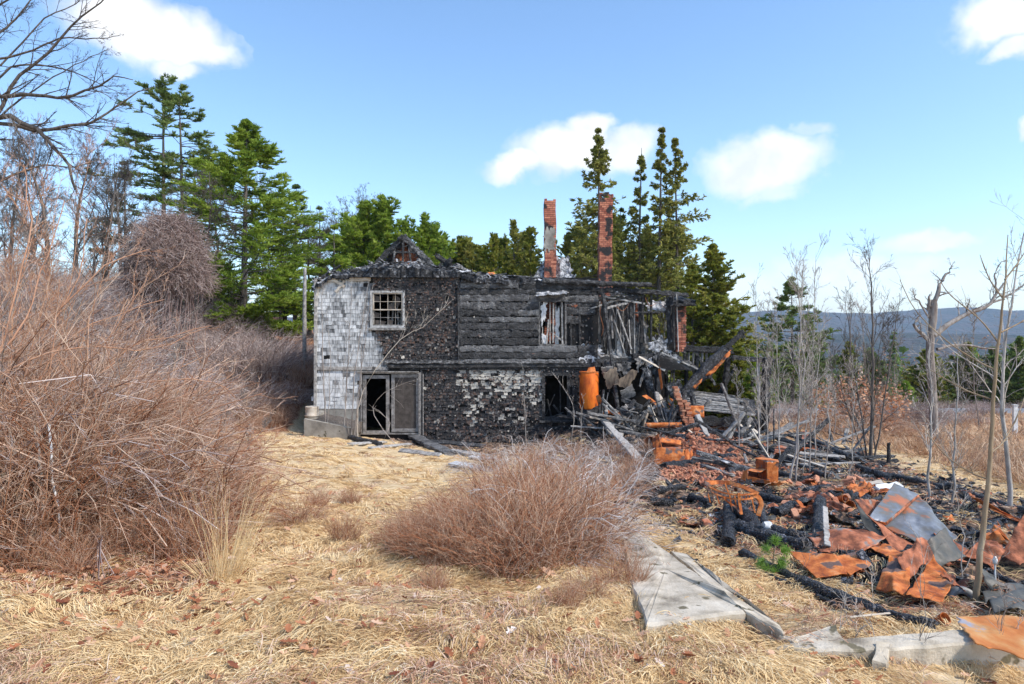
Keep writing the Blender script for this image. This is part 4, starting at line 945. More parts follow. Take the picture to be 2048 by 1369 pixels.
mb = MB(); sheet(mb, [P(1412, 750, 22.1), P(1462, 700, 22.2), P(1458, 712, 22.1), P(1420, 752, 22.0)], 24, 6, .05, 4, 3, thick=.02, ragged=.1); sheet(mb, [P(1385, 775, 22.1), P(1404, 757, 22.1), P(1402, 765, 22), P(1390, 778, 22)], 10, 5, .03, 4, 5); place(mb.build('rusty_strip', M['rust']), tr)
# fallen roof deck below it
fd = empty('fallen_roof_deck', onground(hx(1440), 22.3), 'slab of burnt roof boards with silvery edges lying right of the brick stump', 'roof deck')
mb = MB(); sheet(mb, [P(1372, 822, 21.4), P(1515, 830, 21.0), P(1505, 800, 22.6), P(1376, 786, 23.2)], 34, 16, .08, 2.4, 3, thick=.09, ragged=.1, tint=.3); place(mb.build('deck', M['char']), fd)
mb = MB()
for k in range(15):
    t = k / 14; a0_ = np.array([1372 + 8 * math.sin(k * 3), 786 + 34 * t]); a1_ = np.array([1470 + 30 * t + 14 * math.sin(k * 5), 796 + 38 * t])
    beam(mb, P(a0_[0], a0_[1] - 4, 23.0 - 1.7 * t), P(a1_[0], a1_[1] - 3, 22.6 - 1.7 * t), .11, .05, .2, seed=k, tint=.35 + .5 * ((k * 7) % 5) / 5, K=20)
place(mb.build('roof_boards', M['greywood']), fd)
mb = MB(); beam(mb, P(1362, 838, 21.2), P(1520, 850, 20.8), .16, .3, .3, seed=9, tint=.25, K=30); place(mb.build('edge_beam', M['charlog']), fd)
mb = MB(); sheet(mb, [P(1376, 833, 20.95), P(1408, 836, 20.95), P(1408, 812, 21.0), P(1374, 812, 21.0)], 12, 8, .03, 4, 3); place(mb.build('rusty_panel', M['rust']), fd)
# rusty boiler tank
tk = empty('water_tank', P(1178, 822, 22.3), 'tall orange rusted water tank standing against the burnt wall', 'tank')
mb = MB(); rr = .31; c = P(1178, 818, 22.45); Ht = 74 / F * 22.45
lathe(mb, c, [(0, 0), (rr * .96, 0), (rr, .04), (rr, Ht - .02), (rr * .95, Ht + .0), (rr * .9, Ht - .05), (0, Ht - .06)], 40); tankb = place(mb.build('shell', M['tank'], smooth=True), tk)
mb = MB(); lathe(mb, c, [(rr + .004, Ht - .03), (rr + .012, Ht - .02), (rr + .012, Ht + .005), (rr + .001, Ht + .012)], 40); place(mb.build('rim', M['rust']), tk)
mb = MB(); box(mb, (c[0] - rr - .03, c[1] - .1, c[2] + Ht - .18), (c[0] - rr + .02, c[1] + .0, c[2] + Ht - .1)); place(mb.build('fitting', M['rust']), tk)
mb = MB(); sheet(mb, [c + [-.1, -.05, Ht - .02], c + [.22, -.05, Ht - .02], c + [.2, .1, Ht + .16], c + [-.02, .1, Ht + .12]], 8, 6, .03, 6, 3); place(mb.build('torn_lid', M['rust']), tk)
# block of masonry the tank stands on
mb = MB(); zb = float(hgt(c[0], c[1])) - .1
log(mb, [[c[0], c[1], zb], [c[0] + .02, c[1] + .03, c[2] - .003]], .40, .34, 4, .4, K=10, s=9, rough=.12); thing('masonry_block', mb, 'char', 'broken masonry block under the orange tank', 'masonry')

# ------------------------------------------------------------------ vegetation
def shift_to(o, c):
    o.data.transform(Matrix.Translation(-Vector([float(a) for a in c]))); o.location = [float(a) for a in c]; return o
def path(p0, d, L, K, jit=.12, up=0.0, side=(0, 0, 0)):
    """one wandering line"""
    d = np.array(d, float); d /= np.linalg.norm(d); o = [np.array(p0, float)]
    for k in range(K - 1):
        d = nrm(d + RNG.normal(size=3) * jit + np.array([0, 0, up]) + np.array(side)); o.append(o[-1] + d * L / (K - 1))
    return np.array(o)
def bare(mb, trunk, r0, r1, lv, sides=5, tint=(.3, .7), sag=0.0):
    """branches growing on a trunk line; lv = list of (count, t0, t1, length, angle, up, K, rs)"""
    Pp = trunk[None]; R = np.linspace(r0, r1, len(trunk))[None]
    tubes(mb, Pp, R, 8, tint=np.array([(tint[0] + tint[1]) / 2]))
    for i, (m, t0, t1, L, an, up, K, rs) in enumerate(lv):
        Pp, R = grow(Pp, R, m, t0, t1, L, an, up, K, rs, jit=.16, rmin=.0022)
        tubes(mb, Pp, R, 5 if i == 0 else 3, tint=RNG.uniform(*tint, len(Pp)))
    return Pp, R
def tree_of(name, base, label, cat, group=None):
    return empty(name, base, label, cat, group)

LV_BIG = [(11, .25, .97, .42, 50, .06, 9, .5), (7, .15, .95, .5, 45, .05, 7, .5), (6, .15, .95, .5, 40, .03, 5, .55), (4, .2, .95, .55, 40, .02, 4, .6)]
def bare_tree(base, H, r0, label, lv=LV_BIG, m='bark', group='bare trees on the wooded hill', tint=(.2, .7), lean=(0, 0), cat='tree', name='bare_tree', K=12):
    t = tree_of(name, base, label, cat, group)
    d = np.array([lean[0], lean[1], 1.0])
    tk = path(np.array([0, 0, -.25]), d, H, K, .06, .05)
    mb = MB(); R = r0 * (.08 + .92 * np.linspace(1, 0, K) ** 1.2); R[0] *= 1.35; tubes(mb, tk[None], R[None], 10, tint=.5)
    mb.build('trunk', M[m], smooth=True).parent = t
    mb = MB(); Pp = tk[None]; R = R[None]
    for i, (mm, t0, t1, L, an, up, K_, rs) in enumerate(lv):
        Pp, R = grow(Pp, R, mm, t0, t1, L, an, up, K_, rs, jit=.16, rmin=.0055)
        tubes(mb, Pp, R, 5 if i == 0 else 3, tint=RNG.uniform(*tint, len(Pp)))
    mb.build('crown', M[m]).parent = t
    return t
def copy_tree(t, base, rz, sc, label, group=None):
    c = t.copy(); C.objects.link(c); c.location = [float(a) for a in base]; c.rotation_euler = (0, 0, rz); c.scale = (sc, sc, sc)
    c['label'] = label
    if group: c['group'] = group
    for ch in t.children:
        d = ch.copy(); C.objects.link(d); d.parent = c
    return c

# ---- conifers: trunk, boughs, sprays of needles
def conifer(base, H, r, label, m, prof, nb=90, tw=12, cl=9, card=(.16, .035), droop=-.02, angb=80, gap=.0, trunk_r=.16, group=None, name='pine_tree', cat='tree', t0=.12, tuft=.6, dead=0, lean=0, ends=.25, flat=.35, twl=.34, bm='bark', vertical=0.0, tflat=.35):
    t = tree_of(name, base, label, cat, group); cl = int(cl * 1.7); card = (card[0] * .95, card[1] * .62)
    K = 16; tk = path(np.array([0, 0, -.3]), (lean, 0, 1), H + .3, K, .005, .03)
    R = np.linspace(trunk_r, .015, K)
    mb = MB(); tubes(mb, tk[None], R[None], 9, tint=.5); mb.build('trunk', M[bm], smooth=True).parent = t
    h = np.sort(t0 + (1 - t0) * RNG.random(nb) ** 1.12)
    nwh = max(6, int(nb / 5.5)); h = np.round(h * nwh) / nwh + RNG.normal(size=nb) * (.02 if vertical else .010); h = np.clip(h, t0, .995)
    L = np.interp(h, [p[0] for p in prof], [p[1] for p in prof]) * r * (RNG.uniform(.3, 1.2, nb) if vertical else RNG.uniform(.6, 1.15, nb))
    az = RNG.uniform(0, 2 * np.pi, nb)
    i = np.clip(h * (K - 1), 0, K - 1.001); i0 = i.astype(int); f = (i - i0)[:, None]
    s = tk[i0] * (1 - f) + tk[i0 + 1] * f
    elev = np.radians(90 - angb) + .75 * sst(h, .72, 1)
    d = np.stack([np.cos(az) * np.cos(elev), np.sin(az) * np.cos(elev), np.sin(elev)], 1)
    KB = 7; Bp = np.empty((nb, KB, 3)); Bp[:, 0] = s
    for k in range(1, KB):
        d = nrm(d + np.array([0, 0, droop if k < 4 else ends * .2]) + RNG.normal(size=(nb, 3)) * .06)
        Bp[:, k] = Bp[:, k - 1] + d * (L / (KB - 1))[:, None]
    BR = (.010 + .022 * L / max(r, .1))[:, None] * np.linspace(1, .25, KB)[None]
    mb = MB(); tubes(mb, Bp, BR, 4, tint=.4)
    live = h > dead
    T2, R2 = grow(Bp[live], BR[live], tw, gap, 1.0, twl, 48, .01, 4, .5, jit=.1, Labs=np.maximum(L[live], .42 * min(r, 2.2) * np.sqrt(1.02 - h[live]) + .05)[:, None])
    tubes(mb, T2, R2 * .8, 3, tint=.4)
    T2[..., 2] = T2[:, :1, 2] + (T2[..., 2] - T2[:, :1, 2]) * tflat
    if (~live).sum():
        T3, R3 = grow(Bp[~live], BR[~live], 6, .1, 1, .35, 45, 0, 4, .5); tubes(mb, T3, R3, 3, tint=.6)
    mb.build('boughs', M[bm]).parent = t
    # foliage
    n = len(T2); tt = RNG.random((n, cl)) ** .7 * 2.999; ii_ = tt.astype(int); ff = (tt - ii_)[..., None]; ar = np.arange(n)[:, None]
    c = (T2[ar, ii_] * (1 - ff) + T2[ar, ii_ + 1] * ff).reshape(-1, 3)
    T = nrm((T2[ar, ii_ + 1] - T2[ar, ii_]).reshape(-1, 3))
    q = RNG.normal(size=c.shape); q[:, 2] *= flat
    a = nrm(T * .9 + q * tuft + np.array([0, 0, .35 if vertical == 0 else -vertical])) * (card[0] * RNG.uniform(.6, 1.3, len(c)))[:, None]
    b = nrm(np.cross(a, RNG.normal(size=c.shape))) * (card[1] * RNG.uniform(.6, 1.3, len(c)))[:, None]
    tint = np.repeat(RNG.uniform(.25, .75, n), cl) + RNG.normal(size=len(c)) * .08
    mb = MB(); cards(mb, c, a, b, tint, .5)
    mb.build('crown', M[m]).parent = t
    return t
PINE = [(0, .6), (.25, .95), (.42, 1), (.65, .74), (.85, .36), (.94, .16), (1, .03)]
SPR = [(0, .7), (.15, .95), (.3, 1), (.5, .64), (.7, .36), (.85, .19), (.95, .07), (1, .02)]
DOME = [(0, .9), (.5, 1), (.75, .92), (.9, .7), (1, .32)]
COL = [(0, .85), (.3, 1), (.6, .8), (.85, .38), (1, .05)]
def tb(px, Y, extra=0): x = (px - 1024) / F * Y; return onground(x, Y, extra)
def topz(py, Y): return CAMZ - (py - 684.5) / F * Y
def con(px, top, Y, rpx, label, m, prof, **k):
    b = tb(px, Y); return conifer(b, topz(top, Y) - b[2], rpx / F * Y, label, m, prof, **k)

# the big bright white pine left of the house, and its sparse tall companions
con(487, 250, 33, 165, 'large bright green pine standing left of the house', 'pine', PINE, nb=175, tw=22, cl=19, card=(.19, .036), t0=.05, trunk_r=.22, droop=.0, angb=80, gap=.28, flat=.25, twl=.46)
con(328, 172, 41, 120, 'taller, left one of two thin dark pines on the hill', 'darkpine', [(0, .3), (.3, .6), (.45, .9), (.62, 1), (.75, .85), (.9, .5), (1, .2)], nb=74, tw=13, cl=12, card=(.22, .045), t0=.2, dead=.5, gap=.4, trunk_r=.2, angb=85)
con(366, 186, 41, 100, 'right one of two thin dark pines on the hill', 'darkpine', [(0, .3), (.3, .6), (.45, .9), (.62, 1), (.75, .85), (.9, .5), (1, .2)], nb=70, tw=13, cl=12, card=(.22, .045), t0=.2, dead=.45, gap=.4, trunk_r=.2, angb=85)
con(250, 330, 44, 60, 'dark pine among bare trees left of the two thin pines', 'darkpine', PINE, nb=50, tw=10, cl=9, card=(.22, .05), t0=.3, gap=.4, trunk_r=.16)
con(590, 375, 42, 60, 'dull green pine close behind the right side of the bright pine', 'darkpine', PINE, nb=70, tw=11, cl=10, card=(.22, .045), t0=.1, gap=.3)
con(640, 420, 47, 56, 'dull pine standing between bright pine and the young pines', 'darkpine', PINE, nb=60, tw=10, cl=9, card=(.24, .05), t0=.1, gap=.3)
con(725, 425, 40, 66, 'young bright pine rising left of the charred gable', 'pine', DOME, nb=120, tw=15, cl=14, card=(.22, .045), t0=.3, angb=68, ends=.35, tflat=.6, droop=0, vertical=-.35)
con(778, 410, 40, 54, 'tallest of the young bright pines, right above the charred gable', 'pine', DOME, nb=120, tw=15, cl=14, card=(.22, .045), t0=.3, angb=68, ends=.35, tflat=.6, droop=0, vertical=-.35)
con(845, 452, 41, 62, 'young pine right of the charred gable', 'pine', DOME, nb=120, tw=15, cl=14, card=(.2, .04), t0=.3, angb=68, ends=.35, tflat=.6, droop=0, vertical=-.35)
con(895, 488, 42, 60, 'short pale green pine between the gable and the olive cedars', 'pine', DOME, nb=60, tw=12, cl=11, card=(.2, .045), t0=.3, angb=68, ends=.35, tflat=.6, droop=0, vertical=-.35)
for (px, top, w, lab) in ((668, 458, 75, 'pale yellow green pine just left of the young pines over the roof'), (570, 560, 60, 'low green pine bough mass beside the grey post')):
    con(px, top, 36, w, lab, 'pine', PINE, nb=60, tw=12, cl=11, card=(.18, .04), t0=.08)
for k_, (px, top, w, Y, lab) in enumerate(((945, 502, 50, 38, 'leftmost olive cedar over the house roof'), (985, 480, 46, 38, 'second olive cedar over the house roof'), (1027, 455, 42, 38, 'tallest olive cedar left of the left chimney'), (1062, 468, 42, 38, 'olive cedar directly left of the left chimney'), (1140, 480, 46, 39, 'olive cedar between the two chimneys'))):
    con(px, top, Y, w, lab, 'cedar' if k_ % 2 else 'spruce', DOME, nb=110, tw=11, cl=9, card=(.17, .05), t0=.05, angb=52, ends=.6, vertical=-.3, tflat=.8, name='cedar_tree', group='olive cedars behind the house roof', bm='bark')
for (px, top, w, Y, mm_, lab) in ((700, 452, 80, 44, 'pine', 'pale yellow green pine behind the left end of the roof'), (752, 440, 80, 45, 'pine', 'soft green pine directly behind the charred gable'), (812, 462, 84, 44, 'pine', 'soft green pine filling in behind the gable right'), (868, 474, 84, 45, 'pine', 'soft green pine over the middle of the roof'), (918, 500, 84, 44, 'cedar', 'low yellow green tree over the middle of the roof'), (960, 515, 80, 43, 'cedar', 'low yellow green tree left of the olive cedars'), (1005, 500, 80, 42, 'cedar', 'yellow green tree between the olive cedars'), (1050, 490, 76, 43, 'spruce', 'olive tree behind the left chimney'), (1160, 470, 90, 42, 'spruce', 'broad olive tree between the chimneys'), (1225, 455, 90, 43, 'cedar', 'yellow green tree right of the right chimney'), (1290, 480, 90, 43, 'spruce', 'broad olive tree low behind the tall spruces'), (1345, 470, 84, 42, 'cedar', 'yellow green tree low right of the tall spruces')):
    con(px, top - 2, Y, w * .8, lab, mm_, DOME, nb=110, tw=14, cl=11, card=(.2, .055), t0=.4, angb=62, ends=.6, tflat=.8, name='pine_tree', droop=.0, vertical=-.3)
# tall thin-topped spruces behind the right part of the house
K_S = dict(tflat=.8, nb=250, tw=11, cl=8, card=(.15, .05), t0=.14, droop=-.05, angb=93, gap=.2, trunk_r=.17, name='spruce_tree', flat=.6, vertical=.25, group='tall spruces behind the house', ends=.9, twl=.34)
con(1197, 262, 37, 145, 'leftmost tall spruce, its trunk hidden by the right chimney', 'spruce', SPR, **K_S)
con(1277, 294, 38, 95, 'slim tall spruce just right of the right chimney', 'spruce', SPR, **{**K_S, 'nb': 110, 't0': .3})
con(1313, 262, 37, 100, 'tallest slim spruce with long bare pale trunk', 'spruce', SPR, **{**K_S, 'nb': 110, 't0': .42, 'trunk_r': .2})
con(1358, 280, 37.5, 175, 'rightmost tall spruce with long drooping boughs on its right', 'spruce', SPR, **{**K_S, 'nb': 160, 't0': .24})
con(1236, 420, 39, 60, 'shorter olive spruce low between the chimney and the tall ones', 'cedar', COL, **{**K_S, 'nb': 90, 't0': .05})
con(1425, 496, 31, 110, 'wide yellow green cedar right of the house', 'cedar', COL, nb=190, tw=15, cl=15, card=(.15, .05), t0=.03, angb=62, name='cedar_tree', trunk_r=.2)
con(1385, 536, 30, 80, 'yellow green cedar touching the brick pier', 'cedar', COL, nb=110, tw=12, cl=12, card=(.15, .05), t0=.03, angb=62, name='cedar_tree')
con(1468, 640, 29, 34, 'low green cedar seen through the fallen porch frame', 'cedar', COL, nb=90, tw=11, cl=12, card=(.13, .045), t0=.02, angb=60, name='cedar_tree')
con(1505, 715, 28, 32, 'small bright green bush framed by the fallen porch', 'pine', COL, nb=60, tw=10, cl=11, card=(.13, .04), t0=.02, angb=60, name='cedar_tree')
# conifers beyond the field on the right
con(1585, 560, 62, 80, 'dark pine with flat boughs against the distant hills', 'darkpine', PINE, nb=100, tw=12, cl=10, card=(.34, .09), t0=.25, gap=.35, trunk_r=.2, angb=84)
con(1785, 668, 95, 24, 'small conical fir in the middle distance', 'darkpine', SPR, nb=80, tw=9, cl=9, card=(.4, .12), t0=.05)
for (px, top, w, Y, m_, lab) in ((1700, 690, 36, 58, 'cedar', 'olive juniper left of the dark evergreen bush by the road'), (1745, 712, 40, 55, 'darkpine', 'dark evergreen bush behind the brown leaved shrub'), (1850, 705, 50, 60, 'cedar', 'olive evergreen behind the dead tree trunk'), (1935, 690, 46, 62, 'cedar', 'broad olive evergreen right of the dead tree'), (1985, 700, 40, 60, 'darkpine', 'dark olive evergreen in the row behind the road'), (2035, 680, 40, 57, 'darkpine', 'dark evergreen at the right picture edge'), (1620, 640, 34, 66, 'spruce', 'olive evergreen directly under the flat boughed pine'), (1810, 770, 26, 50, 'pine', 'small bright green bush at the field edge')):
    con(px, top, Y, w, lab, m_, COL, nb=90, tw=10, cl=10, card=(.26, .09), t0=.02, angb=55, name='evergreen_tree')

# ---- bare trees on the wooded hill at the left
proto = {}
LV_M = [(18, .18, .95, .50, 44, .07, 9, .42), (9, .12, .97, .5, 40, .04, 7, .5), (8, .12, .97, .5, 36, .03, 5, .6), (6, .2, .97, .65, 34, .02, 3, .7)]
for k, (px, top, Y, rr_, lab) in enumerate(((402, 330, 30, .13, 'dark bare tree'), (208, 300, 29, .16, 'dark bare tree'), (100, 265, 31, .17, 'dark bare tree'))):
    b = tb(px, Y); proto[k] = bare_tree(b, topz(top, Y) - b[2], rr_, ['slender bare tree between the two thin pines and the bright pine', 'forked dark bare tree right above the mauve thicket dome', 'dense bare tree near the left picture edge'][k], LV_M)
sp = [(20, 250, 33, 'bare tree at the very left edge behind the brush'), (60, 330, 38, 'bare tree second from the left edge'), (150, 290, 36, 'pale bare tree behind the overhanging boughs'), (240, 300, 38, 'bare tree just left of the tall thin pines'), (290, 400, 35, 'bare tree in front of the tall thin pines'), (440, 360, 38, 'bare tree behind the left side of the bright pine'), (620, 400, 44, 'thin bare tree right of the bright pine'), (565, 370, 40, 'thin bare tree showing over the right shoulder of the bright pine'), (690, 400, 46, 'thin bare tree behind the young pines left'), (-60, 240, 34, 'bare tree beyond the left picture edge'), (180, 420, 26, 'low bare tree above the left thicket'), (60, 440, 24, 'low bare tree above the left thicket close to the edge'), (340, 470, 30, 'low bare tree right behind the thicket dome'), (-20, 380, 27, 'low bare tree half out of the picture on the left'), (660, 500, 38, 'low grey bare tree over the left end of the roof'), (535, 500, 37, 'bare grey tree under the right boughs of the bright pine')]
for k, (px, top, Y, lab) in enumerate(sp):
    b = tb(px, Y); src = proto[k % 3]; H0 = [topz(330, 30) - tb(402, 30)[2], topz(300, 29) - tb(208, 29)[2], topz(265, 31) - tb(100, 31)[2]][k % 3]
    copy_tree(src, b, k * 1.3, max(.3, (topz(top, Y) - b[2]) / H0), lab)

# ---- tree whose boughs hang in at the upper left
Yo = 11.5
ot = empty('overhanging_tree', onground(cpos(-330, Yo), Yo), 'bare tree reaching its dark boughs into the upper left sky', 'tree')
mb = MB(); b0 = onground(cpos(-330, Yo), Yo, -.3)
tkp = bezier([b0, P(-300, 700, Yo), P(-240, 420, Yo), P(-160, 230, Yo), P(-120, 20, Yo), P(-60, -260, Yo)], 20)
tubes(mb, tkp[None], np.linspace(.26, .08, 20)[None], 12, tint=.5); place(mb.build('trunk', M['bark'], smooth=True), ot)
mb = MB()
limbs = [([(-190, 330), (-90, 300), (0, 232), (51, 250), (82, 266), (107, 294), (135, 330), (150, 380)], .055, .018, 0), ([(-90, 300), (0, 245), (77, 262), (153, 250), (190, 245), (230, 215), (276, 184), (300, 176)], .04, .006, .6),
         ([(-200, 300), (-80, 200), (0, 192), (66, 189), (102, 197), (153, 189), (205, 169), (230, 153), (262, 160)], .045, .006, -.5), ([(-160, 330), (-60, 290), (0, 222), (31, 158), (82, 118), (128, 66), (169, 31), (205, 0), (240, -40)], .04, .006, -.3),
         ([(-120, 160), (-40, 110), (0, 66), (31, 36), (62, 0), (90, -50)], .03, .006, .5), ([(0, 120), (66, 102), (128, 77), (190, 79), (238, 72)], .02, .005, .2), ([(-150, 90), (-60, 40), (0, 10), (80, -40)], .03, .008, -.6),
         ([(-100, 260), (0, 150), (60, 130), (130, 140), (190, 165), (245, 190)], .022, .004, 1.0), ([(0, 232), (40, 200), (100, 160), (170, 120), (215, 100)], .018, .004, .9), ([(-120, 420), (-40, 380), (30, 350), (90, 330), (150, 335), (200, 320)], .03, .006, 1.4), ([(-140, 150), (-50, 150), (20, 110), (90, 40), (150, 10), (190, -30)], .022, .005, 1.2)]
allp = []; allr = []
for pts, ra, rb, dy in limbs:
    c = bezier([P(a, b, Yo + dy * (i / len(pts))) for i, (a, b) in enumerate(pts)], 16); c += RNG.normal(size=c.shape) * .012
    allp.append(c); allr.append(np.linspace(ra, rb, 16))
Pp = np.array(allp); R = np.array(allr); tubes(mb, Pp, R, 7, tint=.4)
for (mm, L, an, up, K_) in ((16, .22, 42, .02, 7), (7, .42, 40, .01, 5), (4, .45, 40, 0, 4)):
    Pp, R = grow(Pp, R, mm, .2, 1, L, an, up, K_, .5, jit=.1, rmin=.0025); tubes(mb, Pp, R, 3, tint=RNG.uniform(.2, .6, len(Pp)))
place(mb.build('crown', M['bark']), ot)

# ---- shrubs: clumps of thin stems with twigs
def shrub_mesh(N, rad, H, lean=.25, arch=.0, m='twig', twn=4, seed=0, r0=.006, fine=2, wind=(0, 0), K=6, tint=(.1, .9), hv=.35, jit=.1):
    mb = MB(); a = RNG.uniform(0, 2 * np.pi, N); q = np.sqrt(RNG.random(N)) * rad
    base = np.stack([np.cos(a) * q, np.sin(a) * q * .8, np.full(N, -.06)], 1)
    d = np.stack([base[:, 0] / rad * lean + RNG.normal(size=N) * .16 + wind[0], base[:, 1] / rad * lean + RNG.normal(size=N) * .16 + wind[1], np.ones(N)], 1)
    L = H * RNG.uniform(1 - hv, 1 + hv * .3, N) * (1 - .35 * (q / rad) ** 2); d = nrm(d)
    Pp = np.empty((N, K, 3)); Pp[:, 0] = base; out = nrm(d * np.array([1, 1, 0]) + 1e-6)
    for k in range(1, K):
        d = nrm(d + out * arch / K - np.array([0, 0, arch * k / K * .5]) + RNG.normal(size=(N, 3)) * jit)
        Pp[:, k] = Pp[:, k - 1] + d * (L / (K - 1))[:, None]
    R = (r0 * RNG.uniform(.6, 1.2, N))[:, None] * np.linspace(1, .45, K)[None]
    tubes(mb, Pp, R, 3, tint=RNG.uniform(*tint, N))
    for f_ in range(fine):
        Pp, R = grow(Pp, R, twn, .3, 1, .42, 32, .03 - arch * .05, 4, .62, jit=.16, rmin=.0012); tubes(mb, Pp, R, 3, tint=RNG.uniform(min(.6, tint[0] + .15 + .1 * f_), 1, len(Pp)))
        twn = max(2, twn - 1)
    me = mb.build('shrub_mesh', M[m]); return me
def shrub(proto_o, name, base, rz, sc, label, group, m=None, cat='shrub'):
    o = proto_o if not proto_o.get('label') else proto_o.copy()
    if o is not proto_o: C.objects.link(o)
    o.name = name; o.location = [float(v) for v in base]; o.rotation_euler = (0, 0, rz); o.scale = sc if isinstance(sc, tuple) else (sc, sc, sc)
    if m: o.material_slots[0].link = 'OBJECT'; o.material_slots[0].material = M[m]
    return tag(o, label, cat, group)
PA = [shrub_mesh(200, .75, 1.5, .25, .25, 'twig', 6, r0=.006, jit=.2, hv=.5), shrub_mesh(190, .7, 1.5, .35, .6, 'twig', 6, r0=.0062, wind=(.25, 0), jit=.2, hv=.5), shrub_mesh(170, .8, 1.5, .5, 1.1, 'mauvetwig', 6, r0=.007, jit=.3, hv=.5)]
PR = [shrub_mesh(230, .42, 1.0, .16, .25, 'redtwig', 4, r0=.0048, jit=.15, hv=.6), shrub_mesh(210, .4, 1.0, .25, .5, 'redtwig', 4, r0=.0048, wind=(.12, 0), jit=.17, hv=.6), shrub_mesh(190, .45, 1.0, .35, 1.0, 'redtwig', 5, r0=.005, jit=.26, hv=.6)]
PW = [shrub_mesh(46, .4, 1.2, .7, .9, 'whitetwig', 5, r0=.008, fine=2, jit=.26), shrub_mesh(34, .35, 1.2, .9, 1.3, 'whitetwig', 5, r0=.009, fine=2, jit=.3)]
PT = [shrub_mesh(230, .9, 2.4, .25, .3, 'twig', 7, r0=.0065, fine=2, K=7, jit=.17, hv=.5), shrub_mesh(200, .9, 2.4, .35, .6, 'redtwig', 7, r0=.0065, fine=2, K=7, jit=.2, hv=.5), shrub_mesh(200, .8, 2.4, .3, .5, 'mauvetwig', 7, r0=.0075, fine=2, K=7, jit=.2, wind=(.25, 0))]
PF = [shrub_mesh(420, 1.4, 2.4, .35, .5, 'mauvetwig', 4, r0=.012, fine=2, K=7), shrub_mesh(400, 1.5, 2.4, .5, 1.1, 'mauvetwig', 4, r0=.012, fine=2, K=7, jit=.16)]
# thicket on the left slope, front rows
rr = random.Random(5); n = 0
GT = 'bare brown shrubs of the left thicket'
ORD = 'first second third fourth fifth sixth seventh eighth ninth tenth eleventh twelfth thirteenth fourteenth fifteenth sixteenth seventeenth eighteenth nineteenth twentieth'.split() + ['twenty ' + b for b in 'first second third fourth fifth sixth seventh eighth ninth'.split()]
rows = [(6.3, -5.2, -2.9, .55, 1.25, 'f'), (6.9, -6.2, -2.8, .6, 1.35, 'f'), (7.7, -7, -3.1, .65, 1.35, 'f'), (8.8, -8.2, -3.7, .75, 1.3, 'm'), (10.2, -9.6, -4.4, .8, 1.3, 'm'), (11.8, -11.2, -5.2, .9, 1.4, 'm'), (13.6, -12.8, -6.1, 1.0, 1.5, 'm'), (15.6, -14.4, -7.4, 1.1, 1.6, 'm')]
for ri, (y, xa, xb, st, H, kind) in enumerate(rows):
    x = xa; ci = 0
    while x < xb:
        xx = x + rr.uniform(-.2, .2); yy = y + rr.uniform(-.4, .4); right = (xb - xx)
        h = H * rr.uniform(.8, 1.15) * (.62 if right < .5 else .85 if right < 1.2 else 1.0)
        p = PR[rr.randrange(3)] if (right < 1.6 and kind == 'f') or rr.random() < .25 else PA[rr.randrange(3)]
        tall = float(np.clip((-xx / yy - .46) / .25, 0, 1)); h *= 1 + .75 * tall
        if tall > .45 and kind != 'f': p = PT[rr.randrange(3)]
        if kind == 'm' and right < 1.2: h *= .75
        ph = 1.0 if p in PR else 2.4 if p in PT else 1.5
        lab = ('russet stemmed shrub' if p in PR else 'bare tan twigged shrub') + ', %s from the left in the %s row of the left thicket' % (ORD[ci], ORD[ri]); ci += 1
        shrub(p, 'shrub', onground(xx, yy), rr.uniform(-.9, .9), (h / ph * rr.uniform(.9, 1.2), h / ph, h / ph), lab, GT + (', front row' if kind == 'f' else ', middle')); n += 1
        x += st * rr.uniform(.8, 1.2)
for ri, (y, xa, xb, st, H) in enumerate(((18, -17, -9.0, 1.4, 2.5), (20.5, -19, -9.6, 1.5, 2.6), (23.8, -22, -8.6, 1.5, 2.4), (26.5, -23, -8.1, 1.5, 2.2), (29.5, -26, -8.6, 1.7, 2.4), (32.5, -29, -9.5, 2.0, 2.6))):
    x = xa; ci = 0
    while x < xb:
        xx = x + rr.uniform(-.4, .4); yy = y + rr.uniform(-.8, .8); h = H * rr.uniform(.8, 1.1) * (1.5 if y < 24 and xx < -.6 * yy else .75 if xx > -.5 * yy and y < 24 else 1)
        shrub(PF[rr.randrange(2)], 'shrub', onground(xx, yy), rr.uniform(0, 6.2), h / 2.4 * 1.0, 'mauve shrub, %s from the left in the %s row up the left slope' % (ORD[ci], ORD[ri]), 'mauve shrubs on the left slope'); ci += 1
        x += st * rr.uniform(.8, 1.2)
